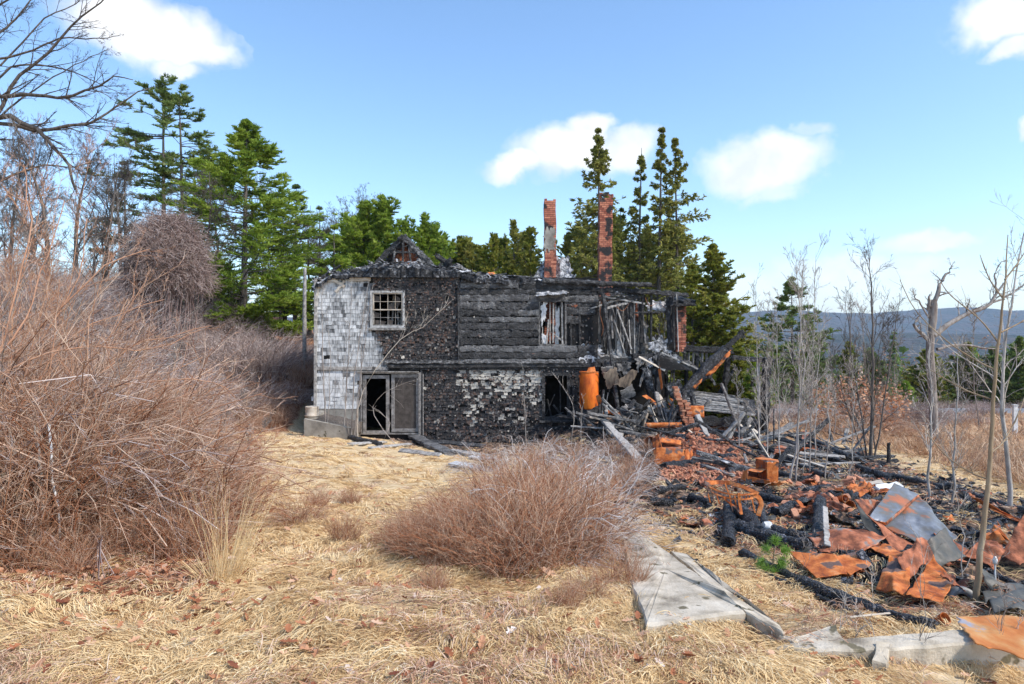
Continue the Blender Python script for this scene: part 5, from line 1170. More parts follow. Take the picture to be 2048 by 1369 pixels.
# tall whippy canes standing out of the left thicket
TC = [(20, .3, .98, .3, 30, .09, 7, .45), (6, .2, .95, .5, 30, .05, 5, .6), (4, .2, .95, .5, 30, .03, 3, .8)]
CANES = [(15, 250, 9.5), (70, 400, 8.5), (120, 340, 11), (165, 430, 9), (205, 520, 10), (250, 600, 9.5), (40, 470, 7.6), (95, 560, 7.2), (300, 640, 10), (350, 690, 9), (400, 720, 9.5), (440, 760, 8.5), (480, 800, 8.2), (140, 600, 7.2), (-20, 350, 8.2), (220, 380, 13), (10, 540, 7), (280, 560, 12.5), (370, 620, 14), (180, 290, 14), (60, 300, 13), (520, 850, 7.6), (545, 870, 8.0), (330, 760, 7.3), (240, 720, 7.1)]
CANE_JOBS = [(px - 60 - 4 * (k % 5), px, top, Y, k) for k, (px, top, Y) in enumerate(CANES)]
for k, (x, y, h) in enumerate(((-8.3, 23.6, 1.0), (-8.9, 22.8, 1.1), (-8.1, 25, 1.2), (-9.6, 22.2, 1.3), (-8.8, 24.6, 1.3), (-9.7, 24.0, 1.4), (-8.0, 26.2, 1.3), (-10.4, 23.0, 1.5), (-9.2, 21.0, .8), (-8.35, 22.2, .6))):
    shrub(PA[k % 3], 'shrub', onground(x, y), k * 1.3, h / 1.5, 'bare brown shrub on the bank left of the white house corner, %s counted outward' % ORD[k], 'bare shrubs on the bank beside the house')
# the vine-smothered dome
mb = MB(); dc = tb(335, 24); rx, rz_ = cpos(1024 + 68, 24), 1.0
dtop = topz(440, 24); dbot = topz(555, 24); N = 7000
u = RNG.uniform(0, 2 * np.pi, N); w = RNG.random(N)
hh = dtop - dc[2]
th = np.arccos(1 - w * .95)
p0 = np.stack([np.sin(th) * np.cos(u) * rx * (1 + .12 * RNG.normal(size=N)), np.sin(th) * np.sin(u) * rx, hh - (1 - np.cos(th)) * (dtop - dbot) * 1.2 + RNG.normal(size=N) * .08], 1)
p0 *= (.72 + .27 * RNG.random(N) ** .5 + .16 * vn(p0[:, 0] * 1.1, p0[:, 1] * 1.1, p0[:, 2] * 1.3, seed=8))[:, None] * np.array([1, 1, 0]) + np.array([0, 0, 1])
d = nrm(np.stack([p0[:, 0], p0[:, 1], np.zeros(N)], 1) * .5 + np.array([.35, -.1, -.2]) + RNG.normal(size=(N, 3)) * .9); K = 6; Pp = np.empty((N, K, 3)); Pp[:, 0] = p0
for k in range(1, K): d = nrm(d + np.array([.04, 0, -.12]) + RNG.normal(size=(N, 3)) * .4); Pp[:, k] = Pp[:, k - 1] + d * .15
tubes(mb, Pp, np.full((N, K), .008) * np.linspace(1, .5, K), 3, tint=RNG.uniform(.05, .8, N))
nst = 60; a = RNG.uniform(0, 6.28, nst); st = np.stack([np.linspace(np.stack([np.cos(a) * .7, np.sin(a) * .7, a * 0 - .1], 1), np.stack([np.cos(a) * rx * .7, np.sin(a) * rx * .6, hh - .5 + 0 * a], 1), 6)], 0)[0].transpose(1, 0, 2) + RNG.normal(size=(nst, 6, 3)) * .1
tubes(mb, st, np.full((nst, 6), .02), 4, tint=.3)
o = mb.build('vine_mound', M['mauvetwig']); o.location = dc; tag(o, 'domed tangle of mauve vines over a shrub on the left hill', 'vine mound')

# russet shrub in the middle foreground and its neighbours
GM = 'russet shrubs in the middle of the foreground'
mid = [(-.72, 6.5, .5, 0), (-.45, 6.1, .62, 1), (-.15, 5.9, .72, 0), (.15, 5.8, .78, 1), (.42, 5.75, .85, 0), (.66, 5.9, .82, 2), (.85, 6.3, .78, 1), (-.35, 6.8, .8, 2), (.1, 6.6, .92, 0), (.45, 6.6, .98, 1), (.8, 7.0, .95, 0), (-.1, 7.6, .95, 1), (.5, 7.9, 1.1, 0), (.95, 8.3, 1.05, 2), (.1, 8.8, .95, 1), (-.95, 6.9, .42, 2), (-.6, 6.3, .55, 0), (-.3, 6.2, .7, 1), (0, 6.1, .8, 2), (.3, 6.2, .9, 0), (.6, 6.3, .95, 1), (-.1, 6.3, .85, 0), (.25, 6.9, 1.0, 1), (.62, 7.3, 1.05, 2), (-.5, 7.2, .7, 1), (.3, 7.4, 1.0, 0), (.78, 6.5, 1.0, 0), (-.2, 7.1, .9, 2)]
for k, (x, y, h, i) in enumerate(mid):
    shrub(PR[i], 'russet_shrub', onground(x - .46 + .03 * y, y), k * .37 - .6, (h * 1.05, h, h * (.72 if x < 0 else .86)), ('low' if h < .65 else 'mid height' if h < .88 else 'tall') + ' russet shrub, %s from the left of the middle foreground clump' % ORD[sorted(range(len(mid)), key=lambda q: mid[q][0] - .46 + .03 * mid[q][1]).index(k)], GM)
for k, (x, y, h, i) in enumerate(((.45, 6.1, .85, 0), (.65, 6.6, 1.0, 1), (.3, 6.9, 1.1, 0), (.0, 7.2, 1.0, 1), (.5, 7.6, 1.2, 1), (.8, 6.2, .6, 1))):
    shrub(PW[i], 'bramble', onground(x, y), k * 1.9, h / 1.1, 'bleached whippy bramble, %s of those springing out of the russet clump' % ORD[k], 'bleached brambles in the russet clump', cat='bramble')
for k, (x, y, h, i) in enumerate(((.1, 10.5, 1.1, 0), (.8, 10.8, 1.15, 1), (1.5, 10.2, 1.0, 0), (1.9, 11.8, .95, 1), (.4, 12.5, 1.15, 1), (1.2, 13, 1.0, 0), (-.6, 13.5, .8, 0), (2.4, 13.6, .9, 1), (.3, 15.5, 1.1, 0), (1.4, 16, 1.2, 1), (2.3, 16.5, 1.0, 0), (3.4, 16.8, .9, 1), (1.0, 18.5, 1.1, 1), (.85, 7.9, 1.0, 0), (.95, 6.3, .6, 1), (.9, 6.9, .8, 0))):
    shrub(PW[i], 'bramble', onground(x, y), k * 1.1, h / 1.1, 'bleached tangled bramble, %s of those between the russet clump and the house counted by nearness' % ORD[k] if y > 7.3 else 'bleached tangled bramble arching over the concrete slab', 'bleached brambles beyond the russet clump' if y > 7.3 else 'bleached brambles over the slab', cat='bramble')
    if y > 9.9: shrub(PR[k % 3], 'russet_shrub', onground(x + .2, y + .3), k, .62, 'low russet shrub under the %s bleached bramble before the house' % ORD[k], 'low russet shrubs before the house')
# small upright tufts around the path
for k, (px, py, h) in enumerate(((690, 1080, .35), (640, 1010, .3), (600, 1040, .5), (230, 1110, .5), (150, 1150, .45), (330, 1090, .45), (700, 1010, .3), (870, 1180, .25), (1180, 1190, .3), (1130, 1215, .22), (60, 1120, .6), (1000, 1150, .28), (1250, 1170, .35))):
    shrub(PR[k % 3], 'russet_shrub', G(px, py), k * 2.1, (h * 1.0, h, h), 'low wiry russet tuft ' + ['on the path left of the russet clump', 'further up the path beside the thicket', 'at the right foot of the thicket', 'left of the tall golden grass', 'under the bleached sticks', 'directly left of the golden grass', 'at the narrowest place of the path', 'in front of the left end of the russet clump', 'before the right end of the russet clump', 'low before the right end of the russet clump', 'at the left picture edge', 'before the middle of the russet clump', 'at the left side of the concrete slab'][k], 'low wiry tufts in the straw')
# golden grass clump
def tuftm(N, rad, H, m, w=.0035, spread=.2):
    mb = MB(); a = RNG.uniform(0, 6.28, N); q = RNG.random(N) * rad; K = 6
    base = np.stack([np.cos(a) * q, np.sin(a) * q, np.full(N, -.03)], 1); d = nrm(np.stack([np.cos(a) * spread * RNG.random(N) + .12, np.sin(a) * spread * RNG.random(N), np.ones(N)], 1)); L = H * RNG.uniform(.35, 1, N)
    Pp = np.empty((N, K, 3)); Pp[:, 0] = base
    for k in range(1, K): d = nrm(d + np.stack([np.cos(a), np.sin(a), -.2 * k + a * 0], 1) * .06 * RNG.random((N, 1)) + RNG.normal(size=(N, 3)) * .03); Pp[:, k] = Pp[:, k - 1] + d * (L / (K - 1))[:, None]
    sd = nrm(np.cross(d, RNG.normal(size=(N, 3)))); strips(mb, Pp, np.linspace(1, .25, K)[None] * w * np.ones((N, 1)), sd, RNG.uniform(.3, .9, N)); return mb.build('grass_clump', M[m])
g1 = tuftm(95, .13, .98, 'straw', w=.0026, spread=.28); shrub(g1, 'grass_clump', G(455, 1150), 0, 1.0, 'tall golden grass clump standing before the left thicket', None, cat='grass clump')
g2 = tuftm(260, .16, .34, 'straw', w=.0028, spread=1.3); shrub(g2, 'grass_clump', G(440, 1160), 0, 1.0, 'drooping pale grass skirt at the foot of the tall golden clump', None, cat='grass clump')
g2s = g2
for k, (px, py, h) in enumerate(((560, 1190, .8), (200, 1230, .6), (1210, 1260, 1.0), (1330, 1310, .8), (1560, 1330, .8), (1750, 1345, .7), (900, 1330, .7), (120, 1330, .6), (1080, 1230, .9), (1430, 1330, .6), (1284, 1290, 1.0), (1395, 1282, .8), (1262, 1225, 1.1))):
    shrub(g2s, 'grass_clump', G(px, py), k * 1.7, (h * .75, h * .75, h * .32), 'loose pale grass tuft ' + ['right of the golden grass clump', 'in the left foreground', 'left of the concrete slab corner', 'before the slab corner', 'at the broken end of the foundation wall', 'before the foundation wall', 'in the middle of the foreground', 'in the lower left corner', 'below the russet clump', 'before the right end of the slab', 'at the near left corner of the slab', 'against the front edge of the slab', 'along the left side of the slab'][k], 'loose grass tufts in the foreground', cat='grass clump')

# stems climbing in front of the white corner
SAP = [(10, .25, .97, .22, 24, .10, 5, .5), (4, .2, .95, .4, 30, .05, 4, .55)]
def sapling(base, tip, r0, label, m='greybark', mid=None, lv=SAP, group=None, K=12, jit=.015, name='bare_sapling', tint=(.3, .8), r1=None):
    r0 = r0 * (.6 if r1 is None else 1); t = empty(name, base, label, 'sapling', group); base = np.array(base, float); tip = np.array(tip, float)
    pts = [base - [0, 0, .1]] + ([np.array(q) for q in mid] if mid else [base * .5 + tip * .5 + RNG.normal(size=3) * .02 * np.linalg.norm(tip - base)]) + [tip]
    c = bezier(pts, K); c[1:-1] += RNG.normal(size=(K - 2, 3)) * jit
    R = (r0 * (.13 + .87 * np.linspace(1, 0, K) ** .9) if r1 is None else np.linspace(r0, r1, K))[None]; mb = MB(); tubes(mb, c[None], R, 7, tint=.6); place(mb.build('stem', M[m], smooth=True), t)
    if lv:
        mb = MB(); Pp = c[None]
        for i, (mm, t0, t1, L, an, up, K_, rs) in enumerate(lv):
            Pp, R = grow(Pp, R, mm, t0, t1, L, an, up, K_, rs, jit=.12, rmin=.0002 * base[1] + .001); tubes(mb, Pp, R, 3, tint=RNG.uniform(*tint, len(Pp)))
        place(mb.build('twigs', M[m]), t)
    return t
for bxp, px, top, Y, k in CANE_JOBS:
    b = tb(bxp, Y); sapling(b, P(px + 10, top, Y + .3), .02 + .004 * (k % 3), ('tall reddish cane' if k % 3 else 'tall grey cane') + ' reaching out of the left thicket, %s of these from the left' % ORD[sorted(range(len(CANES)), key=lambda q: CANES[q][0]).index(k)], 'redtwig' if k % 3 == 1 else 'twig' if k % 3 else 'greybark', [b * .6 + P(px + 10, top, Y + .3) * .4 + [-.12, 0, .1]], TC, 'tall canes of the left thicket', jit=.03)
for k, (bx, by, tx, ty, r0, lab, mid) in enumerate(((650, 842, 642, 555, .045, 'leftmost brown stem climbing the white shingled corner', [P(646, 700, 21.9)]), (655, 842, 652, 610, .03, 'thinner stem twisted round the leftmost one', [P(660, 740, 21.9)]), (688, 852, 704, 556, .04, 'second tall stem before the white shingles', [P(697, 700, 21.9)]),
        (706, 885, 738, 560, .04, 'third tall stem, close to the door jamb', [P(716, 700, 21.4)]), (712, 888, 745, 570, .03, 'tall stem leaning right at the door jamb', [P(728, 690, 21.4)]), (716, 888, 726, 640, .03, 'thin stem directly at the door jamb', None), (703, 880, 700, 640, .02, 'thin stem between second and third tall stems', None), (668, 850, 676, 700, .018, 'short stem in the planter', None))):
    b = P(bx, by, 21.7); b[2] = max(b[2], float(hgt(b[0], b[1])));
    if by > 870: b = onground(b[0], 21.3)
    sapling(b, P(tx, ty, 22.4 if by < 870 else 21.9), r0, lab, 'greybark', mid, [(9, .15, .95, .18, 26, .14, 5, .45), (3, .2, .95, .45, 30, .05, 4, .6)])
sapling(onground(cpos(716, 21.2), 21.2), P(905, 600, 21.4), .035, 'long forked stem leaning right across the burnt shingles', 'palewood', [P(722, 790, 21.2), P(790, 690, 21.3), P(850, 650, 21.3)], [(8, .5, .97, .2, 30, .1, 5, .5), (3, .2, .95, .5, 30, .05, 4, .6)])
sapling(onground(cpos(760, 20.8), 20.8), P(745, 815, 20.9), .02, 'pale bent stick crossing the open door', 'palebark', [P(780, 850, 20.8), P(760, 825, 20.8)], [(3, .5, .97, .5, 40, 0, 5, .6)])
sapling(onground(cpos(800, 20.6), 20.6), P(842, 760, 21.2), .018, 'arching bramble cane before the sliding door', 'palebark', [P(745, 820, 21.0), P(790, 775, 21.1)], [(8, .4, .97, .3, 50, -.02, 6, .6)])
sapling(onground(cpos(1052, 21.5), 21.5), P(1046, 735, 21.8), .016, 'thin pale sapling before the cream patched wall', 'palebark')
sapling(onground(cpos(1140, 20), 20), P(1110, 755, 20.5), .018, 'pale curved cane before the lower right window', 'palebark', [P(1150, 830, 20), P(1130, 780, 20.3)])
sapling(onground(cpos(1160, 18.5), 18.5), P(1168, 790, 18.5), .018, 'pale upright cane left of the orange tank', 'palebark')

# saplings in the wreckage and field at the right (pale) and brown ones
GP = 'pale saplings in the wreckage'
SV = [(26, .2, .98, .26, 34, .09, 6, .42), (5, .2, .95, .5, 34, .05, 4, .6), (3, .2, .95, .5, 30, .05, 3, .8)]
for k, (bx, by, tx, ty, w, lab, m_) in enumerate(((1523, 905, 1513, 660, 7, 'pale sapling before the fallen porch post', 'palebark'), (1478, 905, 1472, 740, 4, 'thin pale sapling before the fallen roof deck', 'palebark'), (1579, 958, 1592, 520, 8, 'pale straight sapling, left one of a tall pair', 'palebark'), (1592, 962, 1602, 545, 7, 'pale straight sapling, right one of a tall pair', 'palebark'), (1607, 950, 1622, 700, 4, 'thin pale sapling right of the tall pair', 'palebark'), (1562, 930, 1552, 600, 5, 'pale slim sapling left of the tall pair', 'palebark'), (1538, 918, 1536, 660, 4, 'pale slim sapling beside the porch post one', 'palebark'), (1628, 936, 1642, 640, 5, 'pale slim sapling halfway between the tall pair and the dark cluster', 'palebark'), (1702, 950, 1706, 720, 4, 'pale slim sapling left of the dark cluster foot', 'palebark'), (1652, 958, 1655, 760, 5, 'pale slim sapling amid the debris edge', 'palebark'), (1620, 950, 1632, 505, 5, 'high thin grey sapling over the debris', 'greybark'),
        (1855, 1000, 1852, 640, 10, 'pale grey young trunk just left of the dead tree line', 'palebark'), (1905, 1008, 1920, 700, 9, 'pale young trunk behind the rusty strip', 'palebark'), (1690, 830, 1700, 590, 5, 'greyish sapling at the far field edge', 'greybark'), (1560, 870, 1545, 590, 3, 'thin grey sapling beside the porch', 'greybark'), (1600, 840, 1610, 620, 3, 'thin far sapling behind the tall pair', 'greybark'), (1500, 770, 1512, 560, 3, 'thin sapling over the porch header', 'greybark'), (1730, 850, 1722, 610, 4, 'thin brown sapling beside the multi stemmed one', 'greybark'), (1800, 860, 1795, 660, 4, 'thin grey sapling by the brown leaved shrub', 'greybark'), (1960, 860, 1950, 620, 4, 'thin sapling at the roadside', 'greybark'), (1668, 880, 1660, 700, 4, 'short grey sapling left of the brown leaved shrub', 'greybark'))):
    b = G(bx, by); tip = P(tx, ty, b[1] + .1); sapling(b, tip, w / F * b[1] / 2, lab, m_, None, SV, GP if m_ == 'palebark' else 'grey saplings at the field')
# the multi-stemmed brown one
for k, (bx, by, tx, ty, w, lab) in enumerate(((1742, 918, 1740, 515, 17, 'dark main stem of the brown sapling cluster'), (1735, 915, 1690, 600, 9, 'left leaning dark stem of the brown cluster'), (1748, 915, 1800, 590, 9, 'right leaning dark stem of the brown cluster'), (1730, 912, 1665, 690, 7, 'lowest left stem of the brown cluster'), (1752, 915, 1770, 640, 7, 'inner right stem of the brown cluster'))):
    b = G(bx, by); sapling(b, P(tx, ty, b[1]), w * .75 / F * b[1] / 2, lab, 'bark', None, [(22, .2, .97, .32, 30, .08, 7, .45), (6, .2, .95, .5, 34, .05, 5, .6), (4, .2, .95, .5, 34, .05, 3, .8)])
# pale white-barked one and the near tan sapling
b = G(2020, 1012); sapling(b, P(2060, 420, b[1] + .3), 17 / F * b[1] / 2, 'white barked young tree near the right picture edge', 'palebark', [P(2008, 880, b[1]), P(2004, 760, b[1]), P(2025, 600, b[1])], [(16, .25, .97, .3, 40, .06, 7, .5), (5, .2, .95, .45, 38, .04, 5, .55), (3, .2, .95, .5, 36, .03, 4, .6)], 'pale')
Yn = 4.9; b = onground(cpos(1951, Yn), Yn)
nt_ = sapling(b, P(2016, 470, Yn + .1), .026, 'nearest tan sapling leaning right over the wreckage', 'tanbark', [P(1958, 1130, Yn), P(1975, 980, Yn), P(1990, 760, Yn), P(2004, 620, Yn)], None, K=26, jit=.004, r1=.003)
mb = MB()
for pts in ([(1990, 740), (1950, 720), (1890, 680), (1830, 620), (1800, 560)], [(1986, 800), (1930, 780), (1860, 740)], [(2002, 665), (2050, 640), (2110, 600)], [(2000, 690), (1960, 640), (1900, 590), (1880, 560)], [(1983, 905), (2010, 880), (2040, 820), (2060, 760)], [(1978, 960), (1940, 945), (1890, 910), (1850, 860)], [(2010, 560), (2040, 520), (2070, 470)], [(2008, 600), (1980, 560), (1960, 510)]):
    c = bezier([P(a, b_, Yn + .15 * i) for i, (a, b_) in enumerate(pts)], 12); R = np.linspace(.007, .0025, 12)[None]; tubes(mb, c[None], R, 5, tint=.4)
    p2, r2 = grow(c[None], R, 6, .2, 1, .3, 35, .03, 5, .6, rmin=.0015); tubes(mb, p2, r2, 3, tint=RNG.uniform(.2, .7, 6))
place(mb.build('branches', M['tanbark']), nt_)
# little twigs in the near wreckage
for k, (bx, by, tx, ty, w, lab) in enumerate(((1848, 1330, 1840, 1050, 4, 'thin grey twig sapling before the concrete wall'), (1760, 1310, 1745, 1140, 3, 'short forked twig left of the grey twig sapling'), (1990, 1330, 2000, 1110, 4, 'thin twig before the rust sheet on the wall'), (1925, 1170, 1905, 960, 5, 'bleached forked sapling right of the steel box'), (1716, 1300, 1712, 1230, 3, 'short stub of twig at the wall'), (1680, 1290, 1690, 1180, 2, 'fine twig growing inside the wall'), (1600, 1170, 1610, 1070, 2, 'fine twig beside the little pine'), (2030, 1340, 2044, 1190, 3, 'twig at the lower right corner'))):
    b = G(bx, by); sapling(b, P(tx, ty, b[1] + .1), w / F * b[1] / 2, lab, 'palebark' if k % 2 else 'greybark', None, [(9, .2, .97, .4, 34, .06, 6, .6), (3, .2, .95, .5, 34, .03, 4, .6)])
# dead tree with torn top
Yd = 26.0; bd = tb(1868, Yd)
dt_ = empty('dead_tree', bd, 'dead broken tree with a torn pale spike and one long limb to the right', 'tree')
mb = MB(); c = bezier([bd - [0, 0, .2], P(1866, 800, Yd), P(1860, 700, Yd), P(1866, 640, Yd), P(1868, 600, Yd)], 24); tubes(mb, c[None], np.linspace(.16, .125, 24)[None] * (1 + .08 * RNG.normal(size=(1, 24))), 12, tint=.5)
place(mb.build('trunk', M['greybark'], smooth=True), dt_)
mb = MB(); L_ = []
for pts, ra, rb in (([(1866, 640), (1872, 600), (1882, 565), (1896, 545), (1906, 534)], .11, .015), ([(1864, 640), (1858, 612), (1860, 590)], .1, .03), ([(1866, 670), (1900, 645), (1945, 625), (1980, 608), (1994, 585), (2006, 565)], .11, .03), ([(1862, 680), (1845, 670), (1828, 650), (1840, 632)], .09, .03), ([(1870, 700), (1920, 690), (1960, 696), (2010, 700)], .06, .02), ([(1862, 640), (1835, 600), (1825, 580)], .04, .012), ([(1980, 608), (2020, 590), (2060, 560)], .05, .02), ([(1994, 585), (1990, 545), (2010, 520)], .04, .015)):
    c = bezier([P(a, b_, Yd) for a, b_ in pts], 14) + RNG.normal(size=(14, 3)) * .02; L_.append((c, np.linspace(ra, rb, 14)))
Pp = np.array([l_[0] for l_ in L_]); R = np.array([l_[1] for l_ in L_]); tubes(mb, Pp, R, 7, tint=.65)
for (mm, L, an, up, K_) in ((10, .34, 50, .04, 6), (5, .45, 40, .02, 5), (3, .5, 40, 0, 4)):
    Pp, R = grow(Pp, R, mm, .25, 1, L, an, up, K_, .4, jit=.2, rmin=.005); tubes(mb, Pp, R, 3, tint=RNG.uniform(.3, .6, len(Pp)))
place(mb.build('limbs', M['greybark']), dt_)
# shrub still holding its brown leaves
b = tb(1715, 27); o = shrub_mesh(150, .9, 2.1, .8, .8, 'twig', 5, r0=.012, fine=2); lb = shrub(o, 'leafy_shrub', b, 0, (1.3, 1, 1), 'shrub still holding tan dead leaves at the near edge of the field', None)
n = 1500; a = RNG.uniform(0, 6.28, n); q = np.sqrt(RNG.random(n)) * 1.5; z = 2.2 - .55 * q + RNG.normal(size=n) * .28; z[: n // 3] *= RNG.uniform(.3, .9, n // 3)
c = np.stack([np.cos(a) * q, np.sin(a) * q, z], 1); av = nrm(rnd3(n)) * RNG.uniform(.05, .12, n)[:, None]; bv = nrm(np.cross(av, rnd3(n))) * .04
mb = MB(); cards(mb, c, av, bv, RNG.uniform(.35, .8, n), .6); lf = mb.build('leaves', M['leaf']); lf.parent = lb
# hedge of low brown brush along the field and road
for k in range(46):
    x = rr.uniform(6, 44); y = rr.uniform(30, 44) if k % 3 else rr.uniform(50, 58)
    shrub(PF[k % 2], 'shrub', onground(x, y), rr.uniform(0, 6), rr.uniform(.45, .8), 'low bare shrub ' + ('before' if y < 45 else 'beyond') + ' the road, ' + ['behind the fallen porch', 'behind the pale sapling pair', 'behind the brown leaved shrub', 'around the dead tree', 'toward the right edge', 'past the right edge'][int(min(5, max(0, (x / y * F + 1024 - 1400) / 130)))], 'low bare shrubs of the field')
for k in range(16):
    px = rr.uniform(1500, 2080); Y = rr.uniform(52, 78); b = tb(px, Y); top = rr.uniform(640, 700)
    copy_tree(proto[k % 3], b, k * 1.1, max(.25, (topz(top, Y) - b[2]) / 12.0), 'bare tree in the woods beyond the road' + [' under the distant hills', ', a low one', ', a tall one', ' behind the field'][k % 4], 'bare trees beyond the road')
# far woods on the valley floor: one mass
mb = MB(); n = 5200
Y = 80 * (1500 / 80) ** RNG.random(n); X = RNG.uniform(-.35, .95, n) * Y; keep = X > -.35 * Y; X, Y = X[keep], Y[keep]; n = len(X)
Z = hgt(X, Y); Hh = RNG.uniform(5, 10, n); m_ = 46
u = RNG.random((n, m_)); a = RNG.uniform(0, 6.28, (n, m_)); ever = RNG.random(n) < .3
rad = np.where(ever[:, None], (1 - u) * .22 + .03, np.sqrt(np.maximum(u * (1.05 - u), 0)) * .55) * Hh[:, None] * np.sqrt(RNG.random((n, m_)))
c = np.stack([X[:, None] + np.cos(a) * rad, Y[:, None] + np.sin(a) * rad, Z[:, None] + Hh[:, None] * (.05 + .95 * u)], -1).reshape(-1, 3)
s_ = np.repeat(np.where(ever, .9, .5) * Hh / 10, m_); av = nrm(rnd3(len(c)) * np.array([1, 1, .8])) * s_[:, None]; bv = nrm(np.cross(av, rnd3(len(c)))) * (s_ * np.repeat(np.where(ever, .5, .14), m_))[:, None]
e_ = np.repeat(ever, m_)
fm = MB(); cards(fm, c[e_], av[e_], bv[e_], np.repeat(RNG.uniform(.2, .7, n), m_)[e_], .3); tag(fm.build('distant_evergreens', M['darkpine']), kind='stuff', label='far evergreen woods on the valley floor', cat='woods')
fm = MB(); cards(fm, c[~e_], av[~e_], bv[~e_], np.repeat(RNG.uniform(.2, .8, n), m_)[~e_], .3); tag(fm.build('distant_bare_woods', M['twig']), kind='stuff', label='far leafless woods on the valley floor', cat='woods')

# weathered trunk post behind the house corner, little posts by the road
mb = MB(); b = tb(609, 27); log(mb, [b - [0, 0, .2], P(609, 620, 27), P(610, 538, 27)], .085, .06, 3, .7, rough=.1); thing('weathered_post', mb, 'greywood', 'weathered pale post standing just left of the white corner of the house', 'post', smooth=True)
for k, (px, py, h, w, Y) in enumerate(((2030, 870, 62, 9, 27),)):
    b = tb(px, Y); mb = MB(); box(mb, (b[0] - .08, b[1] - .05, b[2] - .2), (b[0] + .08, b[1] + .05, b[2] + 1.25)); box(mb, (b[0] - .1, b[1] - .07, b[2] + 1.25), (b[0] + .1, b[1] + .07, b[2] + 1.29)); thing('white_post', mb, 'white', 'white painted post near the road at the right edge', 'post')
b = G(1777, 925); mb = MB(); log(mb, [b - [0, 0, .1], b + [0.01, 0, .42]], .045, .035, 3, .3); thing('burnt_stake', mb, 'charlog', 'short black stake standing alone in the dry field', 'stake')

# ---- matted straw: combed locks of dead grass lying over the ground
def straw_field(n_lock, per, ysamp, xfun, keepf, Lr, w, name, label, m, lift=.035, K=5, upright=0):
    Y = ysamp(n_lock); X = xfun(Y); kp = keepf(X, Y); X, Y = X[kp], Y[kp]; n = len(X)
    th = 2.2 * fbm(X * .35, Y * .5, o=3, seed=51) * 1.6 + 2.9 + RNG.normal(size=n) * .7
    N = n * per; sc = .055
    bx = np.repeat(X, per) + RNG.normal(size=N) * sc; by = np.repeat(Y, per) + RNG.normal(size=N) * sc
    t = np.repeat(th, per) + RNG.normal(size=N) * .22; L = np.repeat(RNG.uniform(*Lr, n), per) * RNG.uniform(.5, 1.1, N); cur = np.repeat(RNG.normal(size=n) * .9, per) + RNG.normal(size=N) * .35
    lf = np.repeat(RNG.uniform(.3, 1.5, n), per) * RNG.uniform(.4, 1.3, N) * lift
    Pp = np.empty((N, K, 3)); x, y = bx, by
    for k in range(K):
        s = k / (K - 1); Pp[:, k, 0] = x; Pp[:, k, 1] = y
        Pp[:, k, 2] = hgt(x, y) + lf * np.sin(s * np.pi * .85 + .15) + .004 + upright * s * L * RNG.uniform(.3, 1, N)
        a_ = t + cur * s; x = x + np.cos(a_) * L / (K - 1); y = y + np.sin(a_) * L / (K - 1)
    d = nrm(Pp[:, -1] - Pp[:, 0]); sd = nrm(np.cross(d, np.array([0, 0, 1.]) + RNG.normal(size=(N, 3)) * .45))
    W_ = np.repeat(w(Y), per)[:, None] * np.array([.7, 1, .95, .7, .25])[None] if K == 5 else np.repeat(w(Y), per)[:, None] * np.linspace(1, .3, K)[None]
    mb = MB(); strips(mb, Pp, W_, sd, np.clip(np.repeat(RNG.normal(.52, .2, n), per) + RNG.normal(size=N) * .12, .05, 1))
    return tag(mb.build(name, M[m]), label, 'grass', kind='stuff')
SLAB = [tuple(G(a, b)[:2]) for a, b in ((1250, 1262), (1490, 1254), (1566, 1290), (1500, 1222), (1400, 1160), (1330, 1125), (1262, 1095), (1236, 1110))]
def ys1(n): return 2.9 * (26 / 2.9) ** (RNG.random(n) ** 1.15)
straw_field(20500, 17, ys1, lambda Y: RNG.uniform(-1.15, 1.15, len(Y)) * Y, lambda X, Y: (RNG.random(len(X)) > ashmask(X, Y) * .80) & (RNG.random(len(X)) > littermask(X, Y) * .6) & (Y < 22.3) & ((RNG.random(len(X)) < .18) | ~((X > 1.9) & (Y < 3.95) & (Y > 3.3))) & (RNG.random(len(X)) > .97 * ((polydist(X, Y, SLAB) > .13 + .10 * vn(X * 5, Y * 5, seed=2)))) & (RNG.random(len(X)) > .9 * sst(vn(X * 1.1, Y * 1.9, seed=66), .45, .7)),
            (.08, .26), lambda Y: .0010 + .00030 * Y, 'dry_grass', 'flattened straw coloured dead grass covering the foreground', 'straw', lift=.025)
straw_field(6600, 6, lambda n: 5 * (44 / 5) ** RNG.random(n), lambda Y: RNG.uniform(.25, 1.1, len(Y)) * Y, lambda X, Y: (fieldmask(X, Y) > .3), (.25, .6), lambda Y: .002 + .0004 * Y, 'field_grass', 'rusty standing dead grass of the field at the right', 'fieldgrass', upright=1.1)
# brown wiry trash in patches + under the shrubs
straw_field(8000, 8, ys1, lambda Y: RNG.uniform(-1.15, 1.15, len(Y)) * Y, lambda X, Y: (vn(X * 1.1, Y * 1.9, seed=66) > .34) | ((littermask(X, Y) > .5) & (RNG.random(len(X)) < .5)) | (RNG.random(len(X)) < .07), (.06, .26), lambda Y: .001 + .00025 * Y, 'dry_weeds', 'brown wiry dead weeds patched through the straw', 'twig', lift=.05)
